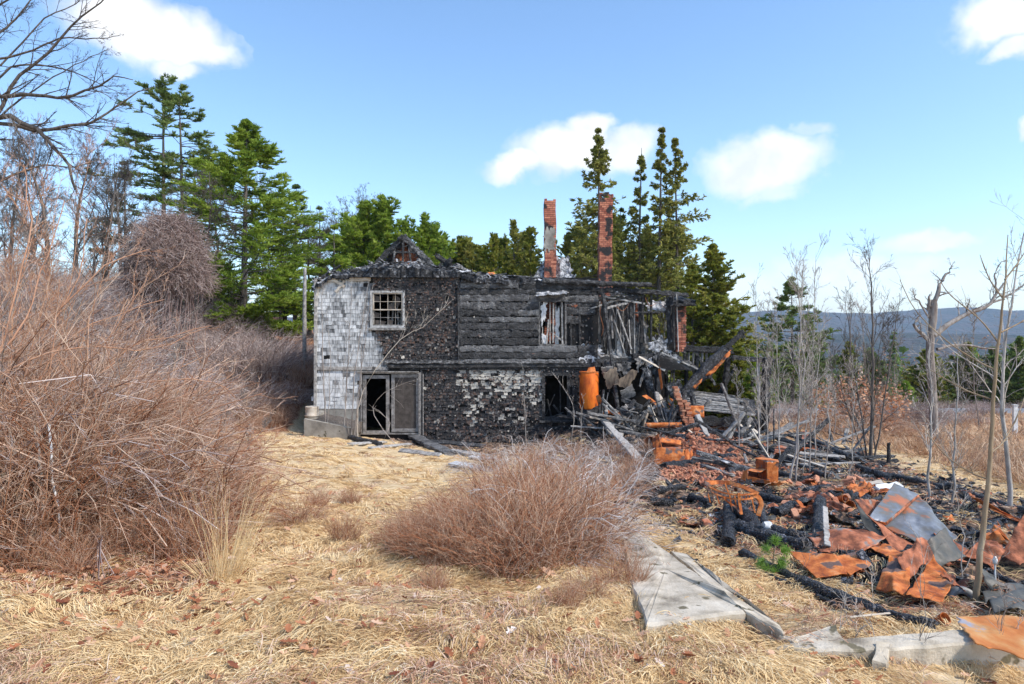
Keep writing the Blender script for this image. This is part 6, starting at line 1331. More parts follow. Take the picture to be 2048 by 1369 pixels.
# leaf litter
def leaves(mb, X, Y, s, tint):
    n = len(X); Z = hgt(X, Y) + RNG.uniform(.012, .05, n); an = RNG.uniform(0, 6.28, n)
    tl = RNG.normal(size=(n, 2)) * .35; a = nrm(np.stack([np.cos(an), np.sin(an), tl[:, 0]], 1)); b = nrm(np.stack([-np.sin(an), np.cos(an), tl[:, 1]], 1)); nn_ = np.cross(a, b)
    out = np.array([(-1, 0, 0), (-.55, .5, .12), (-.2, .32, .04), (.05, .75, .22), (.35, .35, .05), (.7, .42, .15), (1.05, 0, .1), (.7, -.42, .15), (.35, -.35, .05), (.05, -.75, .22), (-.2, -.32, .04), (-.55, -.5, .12)])
    c = np.stack([X, Y, Z], 1); V = c[:, None] + (a[:, None] * out[None, :, :1] + b[:, None] * out[None, :, 1:2] * RNG.uniform(.6, 1, (n, 1, 1)) + nn_[:, None] * out[None, :, 2:] * RNG.uniform(-1, 2, (n, 1, 1))) * s[:, None, None]
    V = np.concatenate([V, c[:, None]], 1); f = np.array([(i, (i + 1) % 12, 12) for i in range(12)]); mb.add(V, (f[None] + (np.arange(n) * 13)[:, None, None]).reshape(-1, 3), np.repeat(tint, 13))
mb = MB(); n = 9000; Y = 3.2 * (17 / 3.2) ** RNG.random(n); X = RNG.uniform(-.85, .1, n) * Y; kp = (RNG.random(n) < littermask(X, Y) * .95 + .02); X, Y = X[kp], Y[kp]
leaves(mb, X, Y, RNG.uniform(.02, .055, len(X)), np.clip(RNG.normal(.38, .2, len(X)), 0, .85)); n = 1500; Y = 3.2 * (12 / 3.2) ** RNG.random(n); X = RNG.uniform(-.8, .8, n) * Y
leaves(mb, X, Y, RNG.uniform(.018, .045, n), np.clip(RNG.normal(.45, .22, n), 0, .9)); tag(mb.build('leaf_litter', M['leaf']), 'small brown fallen leaves strewn through the grass', 'leaves', kind='stuff')
for k, (px, py, s, t, lab) in enumerate(((160, 1327, .05, .97, 'whitish curled leaf at the lower left'), (72, 1340, .07, .55, 'big pinkish leaf in the lower left corner'), (486, 1278, .035, .97, 'whitish leaf left of the centre foreground'), (585, 1162, .07, .7, 'large pink tan leaf on the straw path'), (10, 1228, .035, .97, 'white leaf at the left edge'), (1023, 1265, .055, .95, 'white and rust leaf in the middle foreground'), (757, 1298, .045, .72, 'orange tan leaf low in the middle'), (806, 1300, .035, .92, 'pale grey leaf beside the orange tan one'), (1098, 1152, .07, .72, 'large peach leaf before the russet clump'), (905, 1255, .035, .9, 'pale leaf left of the white and rust one'), (1320, 1334, .04, .9, 'pale leaf below the slab corner'), (1380, 1322, .06, .3, 'rust red leaf below the slab'), (1262, 1310, .03, .3, 'dark red leaf low centre right'), (840, 1130, .04, .72, 'yellowish leaf at the left foot of the russet clump'), (830, 1340, .06, .66, 'large tan leaf at the bottom'), (1290, 1338, .035, .95, 'white leaf near the bottom right of the slab'), (700, 1345, .04, .93, 'white flake like leaf at the bottom'), (240, 1260, .04, .45, 'copper leaf in the left foreground'), (130, 1200, .06, .4, 'rusty leaf under the left thicket'))):
    mb = MB(); p = G(px, py, .02); leaves(mb, np.array([p[0]]), np.array([p[1]]), np.array([s]), np.array([t])); thing('fallen_leaf', mb, 'leaf', lab, 'leaf', 'large fallen leaves in the foreground')
# bleached sticks at the left
for k, (pts, r0, m_, lab) in enumerate((([(70, 852), (80, 930), (86, 1010), (84, 1060)], .014, 'palebark', 'pale broken stick standing in the left thicket'), ([(98, 850), (103, 910), (104, 960), (116, 1010), (118, 1040), (122, 1098)], .011, 'white', 'thin white crooked stick right of the pale broken one'), ([(8, 945), (25, 985), (50, 1020), (75, 1030)], .03, 'tanbark', 'short orange brown log leaning at the left edge'))):
    Y = 5.9; pp = [P(a, b_, Y) for a, b_ in pts]; pp[-1 if k < 2 else -1] = onground(pp[-1][0], Y, 0); mb = MB(); log(mb, pp, r0, r0 * .8, k, .6, rough=.12); thing('stick', mb, m_, lab, 'stick', smooth=True)
# arching stems of the near-left shrub
t = empty('arching_shrub', onground(-4.9, 6.2), 'large near shrub arching thick pale boughs in from the left edge', 'shrub')
mb = MB(); LL = []
for pts in ([(-140, 1000), (-20, 900), (60, 790), (120, 700), (200, 640), (330, 600)], [(-120, 980), (0, 850), (70, 700), (150, 560), (170, 440)], [(-140, 960), (-10, 860), (100, 800), (230, 770), (400, 760), (470, 790)], [(-100, 1000), (20, 880), (140, 840), (300, 820), (420, 870)], [(-100, 900), (-20, 760), (30, 600), (60, 450), (50, 330)], [(-120, 1020), (-10, 940), (120, 900), (220, 900), (330, 940)], [(-60, 800), (40, 730), (160, 690), (300, 700), (400, 660)], [(-130, 880), (-30, 800), (60, 680), (200, 540), (300, 500)], [(-120, 800), (0, 700), (60, 620), (90, 520), (130, 400)], [(-100, 960), (60, 870), (180, 760), (280, 690), (420, 650)]):
    c = bezier([P(a, b_, 6.2 + .25 * i) for i, (a, b_) in enumerate(pts)], 14) + RNG.normal(size=(14, 3)) * .012; LL.append(c)
Pp = np.array(LL); R = np.linspace(.014, .004, 14)[None] * np.ones((len(LL), 1)); tubes(mb, Pp, R, 6, tint=.45); place(mb.build('stem', M['twig'], smooth=True), t)
mb = MB()
for (mm, L, an, up, K_) in ((14, .28, 40, .02, 7), (7, .45, 38, .02, 5), (4, .45, 38, 0, 4)):
    Pp, R = grow(Pp, R, mm, .15, 1, L, an, up, K_, .55, jit=.14, rmin=.0018); tubes(mb, Pp, R, 3, tint=RNG.uniform(.2, .9, len(Pp)))
place(mb.build('twigs', M['twig']), t)

# ------------------------------------------------------------------ wreckage
def GL(px, py, up=.0): return G(px, py) + np.array([0, 0, up])
pxm = lambda w, Y: w / F * Y
# logs and beams: (points, radius in photo px, lift, label)
LOGS = [([(1484, 1114), (1560, 1152), (1640, 1186), (1730, 1222), (1800, 1248), (1872, 1264)], 12, 'longest charred log, slanting to the concrete wall'),
        ([(1472, 1034), (1528, 1082)], 15, 'upper split log of the stack left of the little pine'), ([(1474, 1066), (1560, 1096), (1618, 1104)], 17, 'thick mossy charred log right behind the little pine'),
        ([(1532, 1068), (1575, 1078), (1628, 1094)], 13, 'charred log touching the crumpled rust sheet'), ([(1551, 1034), (1612, 1010)], 11, 'short charred log right of the rusty frame'),
        ([(1640, 1022), (1638, 1060), (1634, 1092)], 13, 'blackened log pointing at the viewer above the crumpled sheet'), ([(1520, 1026), (1530, 1052), (1541, 1080)], 8, 'thin charred log leaning on the stack below the rusty frame'),
        ([(1462, 1022), (1460, 1060), (1458, 1098)], 15, 'upright looking burnt log at the left end of the stack'), ([(1524, 998), (1568, 1010)], 8, 'small burnt log behind the rusty frame'),
        ([(1328, 938), (1380, 932), (1436, 918)], 8, 'long burnt log beside the left rusty cabinet'), ([(1438, 922), (1470, 918)], 8, 'stubby burnt log continuing the long one'),
        ([(1362, 882), (1422, 884)], 4, 'thin black pole near the brick heap'), ([(1284, 998), (1322, 986), (1364, 978)], 7, 'charred branch at the left rim of the wreckage'),
        ([(1300, 1010), (1345, 1012)], 9, 'black log lump at the left rim of the wreckage'), ([(1660, 922), (1720, 940), (1785, 962)], 6, 'charred sill beam along the far edge, upper length'),
        ([(1732, 948), (1810, 962), (1892, 982)], 6, 'charred sill beam along the far edge behind the steel box'), ([(1894, 974), (1960, 1000), (2060, 1030)], 7, 'charred sill beam running out at the right edge'),
        ([(1560, 886), (1640, 900), (1700, 906)], 5, 'burnt beam in the pile beyond the pale saplings'), ([(1600, 870), (1660, 900), (1700, 918)], 5, 'burnt slanting beam at the far right of the pile'),
        ([(1530, 868), (1580, 892), (1610, 910)], 6, 'burnt beam at the foot of the porch post'), ([(1455, 948), (1492, 944)], 7, 'charred lump left of the right rusty cabinet'), ([(1560, 950), (1600, 962)], 5, 'charred piece right of the right rusty cabinet'),
        ([(1500, 1140), (1560, 1165), (1640, 1200), (1720, 1240)], 6, 'thin half buried log parallel to the longest one'), ([(1700, 1000), (1740, 985)], 6, 'mossy log left of the steel box'), ([(1960, 1080), (1998, 1050)], 8, 'mossy dark log right of the tan sapling'),
        ([(1640, 1120), (1700, 1112), (1760, 1120)], 7, 'charred log under the crumpled rust sheet'), ([(1700, 1140), (1760, 1170), (1800, 1190)], 7, 'charred log beneath the orange plates'), ([(1980, 1150), (2060, 1190)], 6, 'black beam at the right edge over the drum'),
        ([(700, 880), (760, 893)], 6, 'black lump of burnt timber by the door step'), ([(1240, 905), (1300, 918)], 6, 'burnt log left of the left rusty cabinet'), ([(1200, 890), (1262, 880)], 5, 'burnt log among brambles under the wall'),
        ([(1540, 905), (1600, 935), (1650, 955)], 5, 'slim burnt beam between the pale saplings'), ([(1610, 985), (1660, 975)], 5, 'slim burnt log beyond the short log'), ([(1760, 1000), (1700, 1035)], 5, 'charred stick beside the steel box'), ([(1380, 1000), (1420, 1012)], 8, 'burnt lump left of the rusty frame')]
for k, (pts, r, lab) in enumerate(LOGS):
    pp = [G(*q) for q in pts]; rad = pxm(r, np.mean([q[1] for q in pp])); pp = [q + [0, 0, rad * .62] for q in pp]
    if 'leaning' in lab or 'upper split' in lab or 'pointing' in lab: pp[0][2] += rad * 1.1
    mb = MB(); log(mb, pp, rad, rad * .85, k, RNG.uniform(.4, .68), K=34, s=14, rough=.2); thing('charred_log', mb, 'charlog', lab, 'log', 'charred logs and beams of the wreckage', smooth=True)
# planks: (a, b, width px, lift a, lift b, material, label)
PL = [((1206, 838), (1278, 925), 13, .5, .05, 'greywood', 'long grey plank sliding down from the torn wall'), ((1232, 842), (1262, 812), 16, .2, .5, 'greywood', 'short pale plank beside the long sliding one'), ((1212, 872), (1266, 866), 12, .1, .1, 'greywood', 'flat grey board under the sliding plank'), ((1208, 862), (1230, 880), 10, .2, .1, 'greywood', 'small grey board end below the flat board'),
      ((1316, 790), (1345, 838), 7, .9, .3, 'palewood', 'pale plank leaning right of the charred post'), ((1308, 812), (1342, 828), 9, .4, .3, 'palewood', 'tan plank lying across the post foot'), ((1328, 742), (1278, 716), 5, 2.2, 2.7, 'palewood', 'thin pale lath slanting under the floor edge'),
      ((820, 880), (900, 912), 18, .18, .06, 'board', 'wide black board lying before the burnt wall'), ((845, 878), (960, 884), 14, .2, .2, 'board', 'long black board along the wall foot'), ((860, 892), (970, 900), 10, .14, .1, 'board', 'black board in front of the long one'), ((900, 905), (985, 918), 12, .05, .04, 'greywood', 'weathered board at the pile end'),
      ((800, 905), (880, 915), 10, .05, .05, 'greywood', 'grey board at the left of the pile'), ((880, 866), (938, 878), 14, .35, .3, 'board', 'thick black block on the board pile'), ((880, 858), (925, 866), 10, .46, .44, 'white', 'whitish board on top of the board pile'), ((905, 930), (990, 945), 16, .03, .03, 'white', 'pale flat board at the edge of the straw'),
      ((940, 918), (1005, 925), 8, .05, .05, 'white', 'small white board behind the pale flat one'), ((700, 893), (770, 888), 8, .06, .06, 'greywood', 'grey board before the door step'), ((740, 900), (820, 895), 7, .05, .1, 'greywood', 'rotten board across the door step'),
      ((1600, 915), (1690, 922), 7, .1, .08, 'greywood', 'silvery board beyond the saplings'), ((1640, 890), (1700, 915), 6, .2, .1, 'greywood', 'silvery slanting board at the far pile'), ((1560, 915), (1650, 940), 6, .1, .05, 'palewood', 'pale lath at the far pile'), ((1690, 900), (1730, 930), 6, .1, .05, 'board', 'black board end in the dry grass'),
      ((1755, 985), (1800, 978), 14, .05, .06, 'white', 'mottled white roll lying left of the steel box'), ((1730, 975), (1765, 970), 8, .05, .05, 'palewood', 'pale board behind the mottled roll'), ((1406, 940), (1462, 962), 12, .1, .1, 'greywood', 'curved grey board shell between the cabinets'), ((1412, 932), (1455, 946), 7, .22, .2, 'white', 'white edged sliver on the curved shell'),
      ((1655, 1105), (1650, 1062), 8, .05, .25, 'greywood', 'short pale stake standing in the crumpled rust sheet'), ((1700, 1290), (1780, 1280), 3, .16, .16, 'palewood', 'thin stick lying on the concrete wall')]
for k, (a, b, w, la, lb_, m_, lab) in enumerate(PL):
    p, q = GL(*a, la), GL(*b, lb_)
    if 'slanting under' in lab: p, q = P(1330, 742, 22.4), P(1278, 714, 22.6)
    if 'sliding down' in lab: p = P(1206, 838, 21.6)
    if 'beside the long sliding' in lab: p, q = P(1232, 842, 21.5), P(1262, 812, 22.0)
    if 'right of the charred post' in lab: p, q = P(1316, 790, 22.0), P(1345, 838, 21.5)
    W_ = pxm(w, (p[1] + q[1]) / 2); mb = MB(); beam(mb, p, q, W_ * 1.3, W_ * .35, .16, seed=k, tint=RNG.uniform(.35, .9), up=(.1, -.45, .9)); thing('plank', mb, m_, lab, 'plank', 'planks of the wreckage')
# panels of sheathing tumbled out at the torn corner
for k, (q, m_, lab, t) in enumerate((([(1228, 770), (1262, 740), (1276, 742), (1258, 778)], 'plywood', 'tan plywood panel tipped forward under the floor', .4), ([(1206, 745), (1232, 735), (1240, 765), (1214, 778)], 'plywood', 'tan cracked panel left of the tipped one', .6), ([(1240, 782), (1264, 768), (1272, 790), (1246, 800)], 'greywood', 'grey splintered panel below the tipped one', .7),
        ([(1202, 735), (1226, 732), (1226, 748), (1206, 752)], 'greywood', 'white weathered panel scrap under the sill', .95), ([(1318, 712), (1344, 718), (1384, 742), (1322, 738)], 'greywood', 'dark corrugated panel sloping right of the post', .15), ([(1283, 735), (1300, 740), (1312, 790), (1298, 780)], 'ash', 'shredded grey sheathing hanging before the cellar', .6), ([(1330, 770), (1360, 760), (1368, 800), (1340, 800)], 'ash', 'crumpled grey felt by the brick stump', .5))):
    mb = MB(); sheet(mb, [P(a, b, 22.1 + .12 * i) for i, (a, b) in enumerate(q)], 16, 12, .008 if m_ != 'ash' else .07, 1.5, k, thick=.015, ragged=.09, tint=t - .15); thing('torn_panel', mb, m_, lab, 'panel', 'panels tumbled from the torn corner')
rr = random.Random(77)
# the heap of jackstraw timber under the torn corner, each stick its own
for k in range(190):
    zone = k % 5
    if zone < 3: px, py = rr.uniform(1195, 1400), rr.uniform(735, 880)
    elif zone == 3: px, py = rr.uniform(1360, 1560), rr.uniform(800, 900)
    else: px, py = rr.uniform(1480, 1700), rr.uniform(860, 945)
    g = G(px, max(py, 868 if px < 1420 else 880))
    x, y = g[0], min(g[1], 22.5); base = float(hgt(x, y)); L = rr.uniform(.5, 1.7)
    up = 0 if py > 865 else rr.uniform(0, (870 - py) / 58) * .85
    an = rr.uniform(0, 3.14); el = rr.uniform(-.2, 1.25) if up > .2 or rr.random() < .35 else rr.uniform(-.12, .35)
    el = abs(el); z0 = base - .05 if el > .35 else base + up * .5 + .05
    p0 = np.array([x, y, z0]); d = np.array([math.cos(an) * math.cos(el), .5 * math.sin(an) * math.cos(el), math.sin(el)]) * L
    w = rr.uniform(.04, .15); m_ = rr.choice(['char', 'char', 'char', 'greywood', 'greywood', 'board', 'palewood' if rr.random() < .4 else 'char'])
    mb = MB(); beam(mb, p0, p0 + d, w, w * rr.uniform(.25, .9), .22, seed=k, tint=rr.uniform(.3, .9), K=10); lab = ('steep ' if el > .7 else 'slanting ' if el > .3 else 'flat lying ') + ('thick ' if w > .11 else 'thin ' if w < .07 else '') + ('long ' if L > 1.3 else 'short ' if L < .8 else '') + {'char': 'charred timber', 'board': 'black burnt board', 'greywood': 'silvery grey board', 'palewood': 'tan broken board'}[m_] + ((' below the water tank' if px < 1245 else ' under the floor edge' if px < 1305 else ' near the charred post' if px < 1350 else ' beside the brick stump') if zone < 3 else (' before' if px < 1460 else ' right of') + ' the fallen roof deck' if zone == 3 else ' in the far pile ' + ('left' if px < 1585 else 'right') + ' of the pale saplings')
    thing('broken_timber', mb, m_, lab, 'timber', lab)
# brick stump and spilled bricks
st = empty('brick_stump', onground(cpos(1358, 21), 21), 'leaning broken stump of orange brickwork amid the heap', 'brick stump')
mb = MB(); z = float(hgt(cpos(1358, 21), 21)) - .1; zt = topz(776, 21); k = 0
while z < zt:
    q = (z + 1.2) / 1.4; f_ = (z - zt) / -1.6; wd = 1 if f_ < .25 else 2 if f_ < .8 else 3
    cxp = np.interp(z, [topz(870, 21), topz(830, 21), topz(776, 21)], [1378, 1362, 1346])
    for j in range(wd):
        for jj in range(2):
            x = cpos(cxp, 21) + j * .17 + rr.uniform(-.035, .035); y = 21 + jj * .1 + rr.uniform(-.03, .03); hh_ = rr.uniform(.05, .075); box(mb, (x, y - .05, z), (x + rr.uniform(.11, .18), y + .05, z + hh_), rr.uniform(.1, 1))
    z += .07; k += 1
place(mb.build('masonry', M['brickloose']), st)
def brick_mesh(seed):
    r = random.Random(seed); bm = MB(); hx_, hy_, hz_ = .1, .048, .032; n = 5
    u = np.linspace(-1, 1, n)
    for ax in range(3):
        for sgn in (-1, 1):
            A, B = np.meshgrid(u, u, indexing='ij'); Q = np.zeros((n, n, 3)); o = [i for i in range(3) if i != ax]
            Q[..., o[0]] = A; Q[..., o[1]] = B; Q[..., ax] = sgn
            Q = Q * (1 - .07 * ((np.abs(Q) > .9).sum(-1, keepdims=True) - 1)); Q = Q * np.array([hx_, hy_, hz_])
            Q = Q + .006 * np.stack([vn(Q[..., 0] * 25 + seed, Q[..., 1] * 25, Q[..., 2] * 25, seed=s_) for s_ in (1, 2, 3)], -1)
            ii = np.arange(n * n).reshape(n, n); f = np.stack([ii[:-1, :-1], ii[1:, :-1], ii[1:, 1:], ii[:-1, 1:]], -1).reshape(-1, 4); bm.add(Q, f, .2 + .15 * seed)
    return bm.build('brick', M['brickloose'])
BR_ = [brick_mesh(k) for k in range(5)]
for k in range(250):
    if k < 170: t = rr.random() ** .8; px = 1352 + 95 * t + rr.gauss(0, 20); py = 845 + 85 * t + rr.gauss(0, 12); where = 'spilled below the brick stump'
    elif k < 215: px, py = rr.uniform(1560, 1760), rr.uniform(960, 1040); where = 'strewn left of the steel box'
    else: px, py = rr.uniform(1400, 1560), rr.uniform(900, 960); where = 'strewn around the right rusty cabinet'
    g = G(px, max(py, 862)); o = BR_[k % 5] if k < 5 else BR_[k % 5].copy()
    if k >= 5: C.objects.link(o)
    pile = max(0, .35 - abs(px - 1375) / 90) * rr.random() if k < 170 else 0
    o.location = (g[0], g[1], float(hgt(g[0], g[1])) + .02 + pile); o.rotation_euler = (rr.gauss(0, .5), rr.gauss(0, .5), rr.uniform(0, 3.1)); s_ = rr.uniform(.7, 1.15); o.scale = (s_ * rr.uniform(.5, 1), s_, s_)
    tag(o, 'loose orange brick ' + where, 'brick', 'loose bricks ' + where)
# fragments: too many and too small to count
def frags(name, n, reg, smin, smax, m_, label, keep=None, tint=(.1, .9), lift=.0, flat=.5):
    px = RNG.uniform(reg[0], reg[2], n); Y = reg[1] * (reg[3] / reg[1]) ** RNG.random(n); X = (px - 1024) / F * Y
    k = RNG.random(n) < ashmask(X, Y) * (1 if keep is None else keep(X, Y)); X, Y = X[k], Y[k]; n = len(X)
    s = RNG.uniform(smin, smax, n) * (.5 + Y / 18); Z = hgt(X, Y) + s * .15 + lift * RNG.random(n)
    cb = np.array([(-1, -1, -1), (1, -1, -1), (1, 1, -1), (-1, 1, -1), (-1, -1, 1), (1, -1, 1), (1, 1, 1), (-1, 1, 1)], float)
    V = cb[None] * np.stack([s * RNG.uniform(.5, 2.4, n), s * RNG.uniform(.3, .8, n), s * RNG.uniform(.12, flat, n)], 1)[:, None] * RNG.uniform(.55, 1.2, (n, 8, 1))
    a = RNG.uniform(0, 6.28, n); b = RNG.normal(size=n) * .35; ca, sa, cb_, sb = np.cos(a)[:, None], np.sin(a)[:, None], np.cos(b)[:, None], np.sin(b)[:, None]
    x, y, z = V[..., 0], V[..., 1], V[..., 2]; x, z = x * cb_ - z * sb, x * sb + z * cb_; x, y = x * ca - y * sa, x * sa + y * ca
    V = np.stack([x + X[:, None], y + Y[:, None], z + Z[:, None]], -1); f = np.array([(0, 3, 2, 1), (4, 5, 6, 7), (0, 1, 5, 4), (1, 2, 6, 5), (2, 3, 7, 6), (3, 0, 4, 7)])
    mb = MB(); mb.add(V, (f[None] + (np.arange(n) * 8)[:, None, None]).reshape(-1, 4), np.repeat(RNG.uniform(*tint, n), 8)); tag(mb.build(name, M[m_]), label, 'debris', kind='stuff')
clump = lambda s, th: (lambda X, Y: np.clip((vn(X * .9, Y * 1.1, seed=s) - th) * 3, .04, 1))
frags('charcoal_rubble', 20000, (1180, 4.4, 2450, 22.5), .008, .035, 'char', 'charcoal crumbs and splinters covering the burnt ground', clump(4, -.25))
frags('charred_chunks', 1900, (1230, 4.6, 2450, 22), .03, .085, 'charlog', 'fist sized charred chunks and splinters strewn over the burnt ground', clump(14, -.2), flat=.45)
frags('ash_crumbs', 9500, (1250, 4.4, 2250, 22.5), .006, .022, 'ash', 'pale ash and plaster crumbs in the burnt ground', clump(5, -.1), tint=(.5, 1))
frags('rust_flakes', 12000, (1350, 4.4, 2250, 22), .008, .03, 'rustred', 'rust flakes and brick crumbs in the burnt ground', clump(6, .05), flat=.25)
frags('brick_rubble', 9000, (1320, 12, 1500, 22.3), .012, .03, 'brickloose', 'orange brick rubble spilling below the stump', lambda X, Y: np.exp(-((X - cpos(1400, Y) - .0 * Y) / .95) ** 2), flat=.8, tint=(.1, 1), lift=.05)

# rusty sheet metal and vessels
def scrap(name, corners, m_, lab, cat='sheet metal', amp=.05, fs=4, nu=34, nv=24, thick=.004, tint=.5, seed=0, ragged=.02, fold=0, lifts=None, grp='rusty sheet metal scraps', holes=0, Ys=None):
    c4 = []
    for i, q in enumerate(corners):
        c4.append(P(q[0], q[1], Ys[i]) if Ys else GL(q[0], q[1], (lifts or [.05] * 4)[i]))
    mb = MB(); sheet(mb, c4, nu, nv, amp, fs, seed, thick, ragged, tint, fold, 0, holes); return thing(name, mb, m_, lab, cat, grp, smooth=False)
bx = empty('steel_box', G(1830, 1108), 'big dented steel box with blue grey and rust patches lying tilted', 'steel box')
def part_sheet(root, nm, pts, m_, amp=.02, seed=0, tint=.5, nu=24, nv=16, thick=.005, ragged=.02, fs=3, label=None):
    mb = MB(); sheet(mb, [P(*q) for q in pts], nu, nv, amp, fs, seed, thick, ragged, tint); o = place(mb.build(nm, M[m_]), root)
    if label: o['label'] = label
    return o
part_sheet(bx, 'lid', [(1748, 1044, 6.75), (1862, 1106, 6.25), (1915, 1080, 6.5), (1836, 990, 7.3)], 'ruststeel', .035, 3, .5, 44, 34)
part_sheet(bx, 'flap', [(1736, 1037, 6.65), (1771, 1045, 6.6), (1836, 990, 7.2), (1788, 968, 7.35)], 'ruststeel', .02, 5, .6)
part_sheet(bx, 'flap_edge', [(1736, 1037, 6.65), (1771, 1045, 6.58), (1773, 1050, 6.6), (1737, 1042, 6.67)], 'rust', .004, 5, nu=10, nv=4)
part_sheet(bx, 'flap_edge', [(1771, 1045, 6.58), (1836, 990, 7.19), (1838, 994, 7.22), (1773, 1050, 6.6)], 'rustred', .004, 6, nu=16, nv=4)
part_sheet(bx, 'side_panel', [(1708, 1000, 6.9), (1745, 1043, 6.78), (1860, 1106, 6.28), (1800, 1118, 6.2)], 'rustred', .03, 7, .3)
part_sheet(bx, 'side_panel', [(1708, 1000, 6.9), (1712, 1008, 6.85), (1728, 1052, 6.6), (1802, 1116, 6.22)], 'olive', .03, 8, .3)
part_sheet(bx, 'back_panel', [(1708, 1000, 6.92), (1765, 1005, 7.3), (1760, 1018, 7.2), (1744, 1040, 6.8)], 'rustred', .02, 9, .25)
part_sheet(bx, 'bottom_panel', [(1862, 1106, 6.27), (1915, 1082, 6.52), (1925, 1100, 6.6), (1868, 1125, 6.3)], 'olive', .02, 11, .2)
for args in (([(1609, 1079), (1640, 1118), (1730, 1120), (1786, 1090)], 'rustred', 'wavy crumpled brown sheet in front of the steel box', .05, 2.6, [.08, .03, .04, .12]), ([(1577, 1122), (1632, 1168), (1695, 1166), (1672, 1134)], 'rust', 'flat orange plate with a chipped white patch', .012, 2, [.08, .05, .06, .1]),
        ([(1655, 1140), (1700, 1166), (1742, 1150), (1722, 1128)], 'rust', 'orange plate right of the chipped one', .03, 3, [.1, .05, .06, .12]), ([(1751, 1192), (1814, 1212), (1820, 1172), (1777, 1155)], 'rust', 'crumpled orange plate folded upright near the long log', .05, 3, [.05, .04, .16, .18]),
        ([(1812, 1215), (1880, 1224), (1908, 1192), (1862, 1152)], 'rust', 'big bulging orange sheet beside the drum', .06, 1.8, [.05, .04, .08, .14]), ([(1800, 1176), (1815, 1192), (1868, 1160), (1845, 1140)], 'rustred', 'curled brown sheet behind the bulging orange one', .08, 4, [.15, .12, .2, .3]),
        ([(1740, 1120), (1800, 1150), (1830, 1140), (1770, 1112)], 'rust', 'narrow orange strip pointing at the steel box', .03, 4, [.1, .08, .1, .12]), ([(1931, 1008), (1990, 1040), (2070, 1066), (1945, 1020)], 'rust', 'long orange strip trailing out at the right edge', .03, 3, [.14, .1, .08, .16]),
        ([(1976, 1082), (1984, 1112), (2022, 1110), (2000, 1080)], 'rust', 'crushed rusty tin right of the tan sapling', .1, 6, [.08, .04, .05, .15]), ([(2000, 1130), (2040, 1150), (2080, 1128), (2050, 1098)], 'rustred', 'brown folded hood shaped sheet at the right edge', .06, 3, [.08, .06, .1, .3]),
        ([(1930, 1125), (1990, 1150), (2010, 1128), (1965, 1110)], 'rustred', 'brown twisted sheet right of the tan sapling foot', .08, 4, [.06, .05, .1, .14]), ([(1865, 1120), (1900, 1142), (1950, 1120), (1905, 1098)], 'rustred', 'dark curled sheet under the steel box corner', .09, 4, [.06, .05, .1, .12]),
        ([(1548, 912), (1590, 915), (1600, 900), (1552, 900)], 'rustred', 'small rust red plate beyond the right cabinet', .03, 3, [.05, .05, .12, .12]), ([(1600, 918), (1612, 918), (1618, 880), (1605, 878)], 'rustred', 'small upright rusty scrap among the saplings', .03, 3, [.0, .0, .3, .3]),
        ([(1560, 1000), (1640, 1022), (1700, 1040), (1650, 1005)], 'rustred', 'thin rusty blade of sheet beyond the short log', .05, 4, [.05, .06, .08, .1]), ([(1690, 985), (1720, 1000), (1755, 992), (1722, 975)], 'rust', 'orange scrap behind the steel box left side', .06, 5, [.05, .05, .1, .1]),
        ([(1830, 1140), (1870, 1165), (1930, 1160), (1890, 1128)], 'olive', 'dark green grey bent panel behind the drum', .1, 2.5, [.1, .08, .15, .3]), ([(1395, 968), (1420, 985), (1432, 975), (1408, 958)], 'rustred', 'rusty corner piece beside the frame', .03, 5, [.04, .03, .06, .1])):
    scrap('metal_sheet', args[0], args[1], args[2], amp=args[3], fs=args[4], lifts=args[5], seed=int(args[0][0][0]))
for k in range(100):      # small crumpled scraps of the right hand heap
    px, py = (rr.uniform(1560, 2070), rr.uniform(990, 1215)) if k < 48 else (rr.uniform(1260, 1740), rr.uniform(900, 1050))
    if py > 1100 + (px - 1560) * .45: py = 1100 + (px - 1560) * .3
    g = G(px, py); s_ = rr.uniform(.05, .2) * (.6 + g[1] / 14); an = rr.uniform(0, 6.28); e1 = np.array([math.cos(an), math.sin(an), rr.uniform(-.15, .5)]) * s_; e2 = np.array([-math.sin(an), math.cos(an), rr.uniform(0, .5)]) * s_ * rr.uniform(.3, .9)
    c_ = g + [0, 0, .02]; mb = MB(); sheet(mb, [c_, c_ + e1, c_ + e1 + e2, c_ + e2], 12, 9, s_ * .35, .9 / s_, k, .003, .2, rr.random()); m_ = rr.choice(['rust', 'rustred', 'rustred', 'olive'])
    lab = {'rust': 'orange', 'rustred': 'brown', 'olive': 'dark'}[m_] + (' crumpled metal scrap in the right hand wreckage' if k < 48 else ' crumpled metal scrap near the rusty cabinets'); thing('metal_scrap', mb, m_, lab, 'metal scrap', lab)
# the sheet hanging over the concrete wall
o = scrap('metal_sheet', [(1912, 1232), (1951, 1285), (2064, 1322), (2072, 1236)], 'flame', 'large orange sheet with a blue grey streak hanging over the concrete wall', amp=.015, fs=1.6, Ys=[4.15, 3.78, 3.55, 4.1], nu=34, nv=28, grp=None, ragged=.05, seed=9)
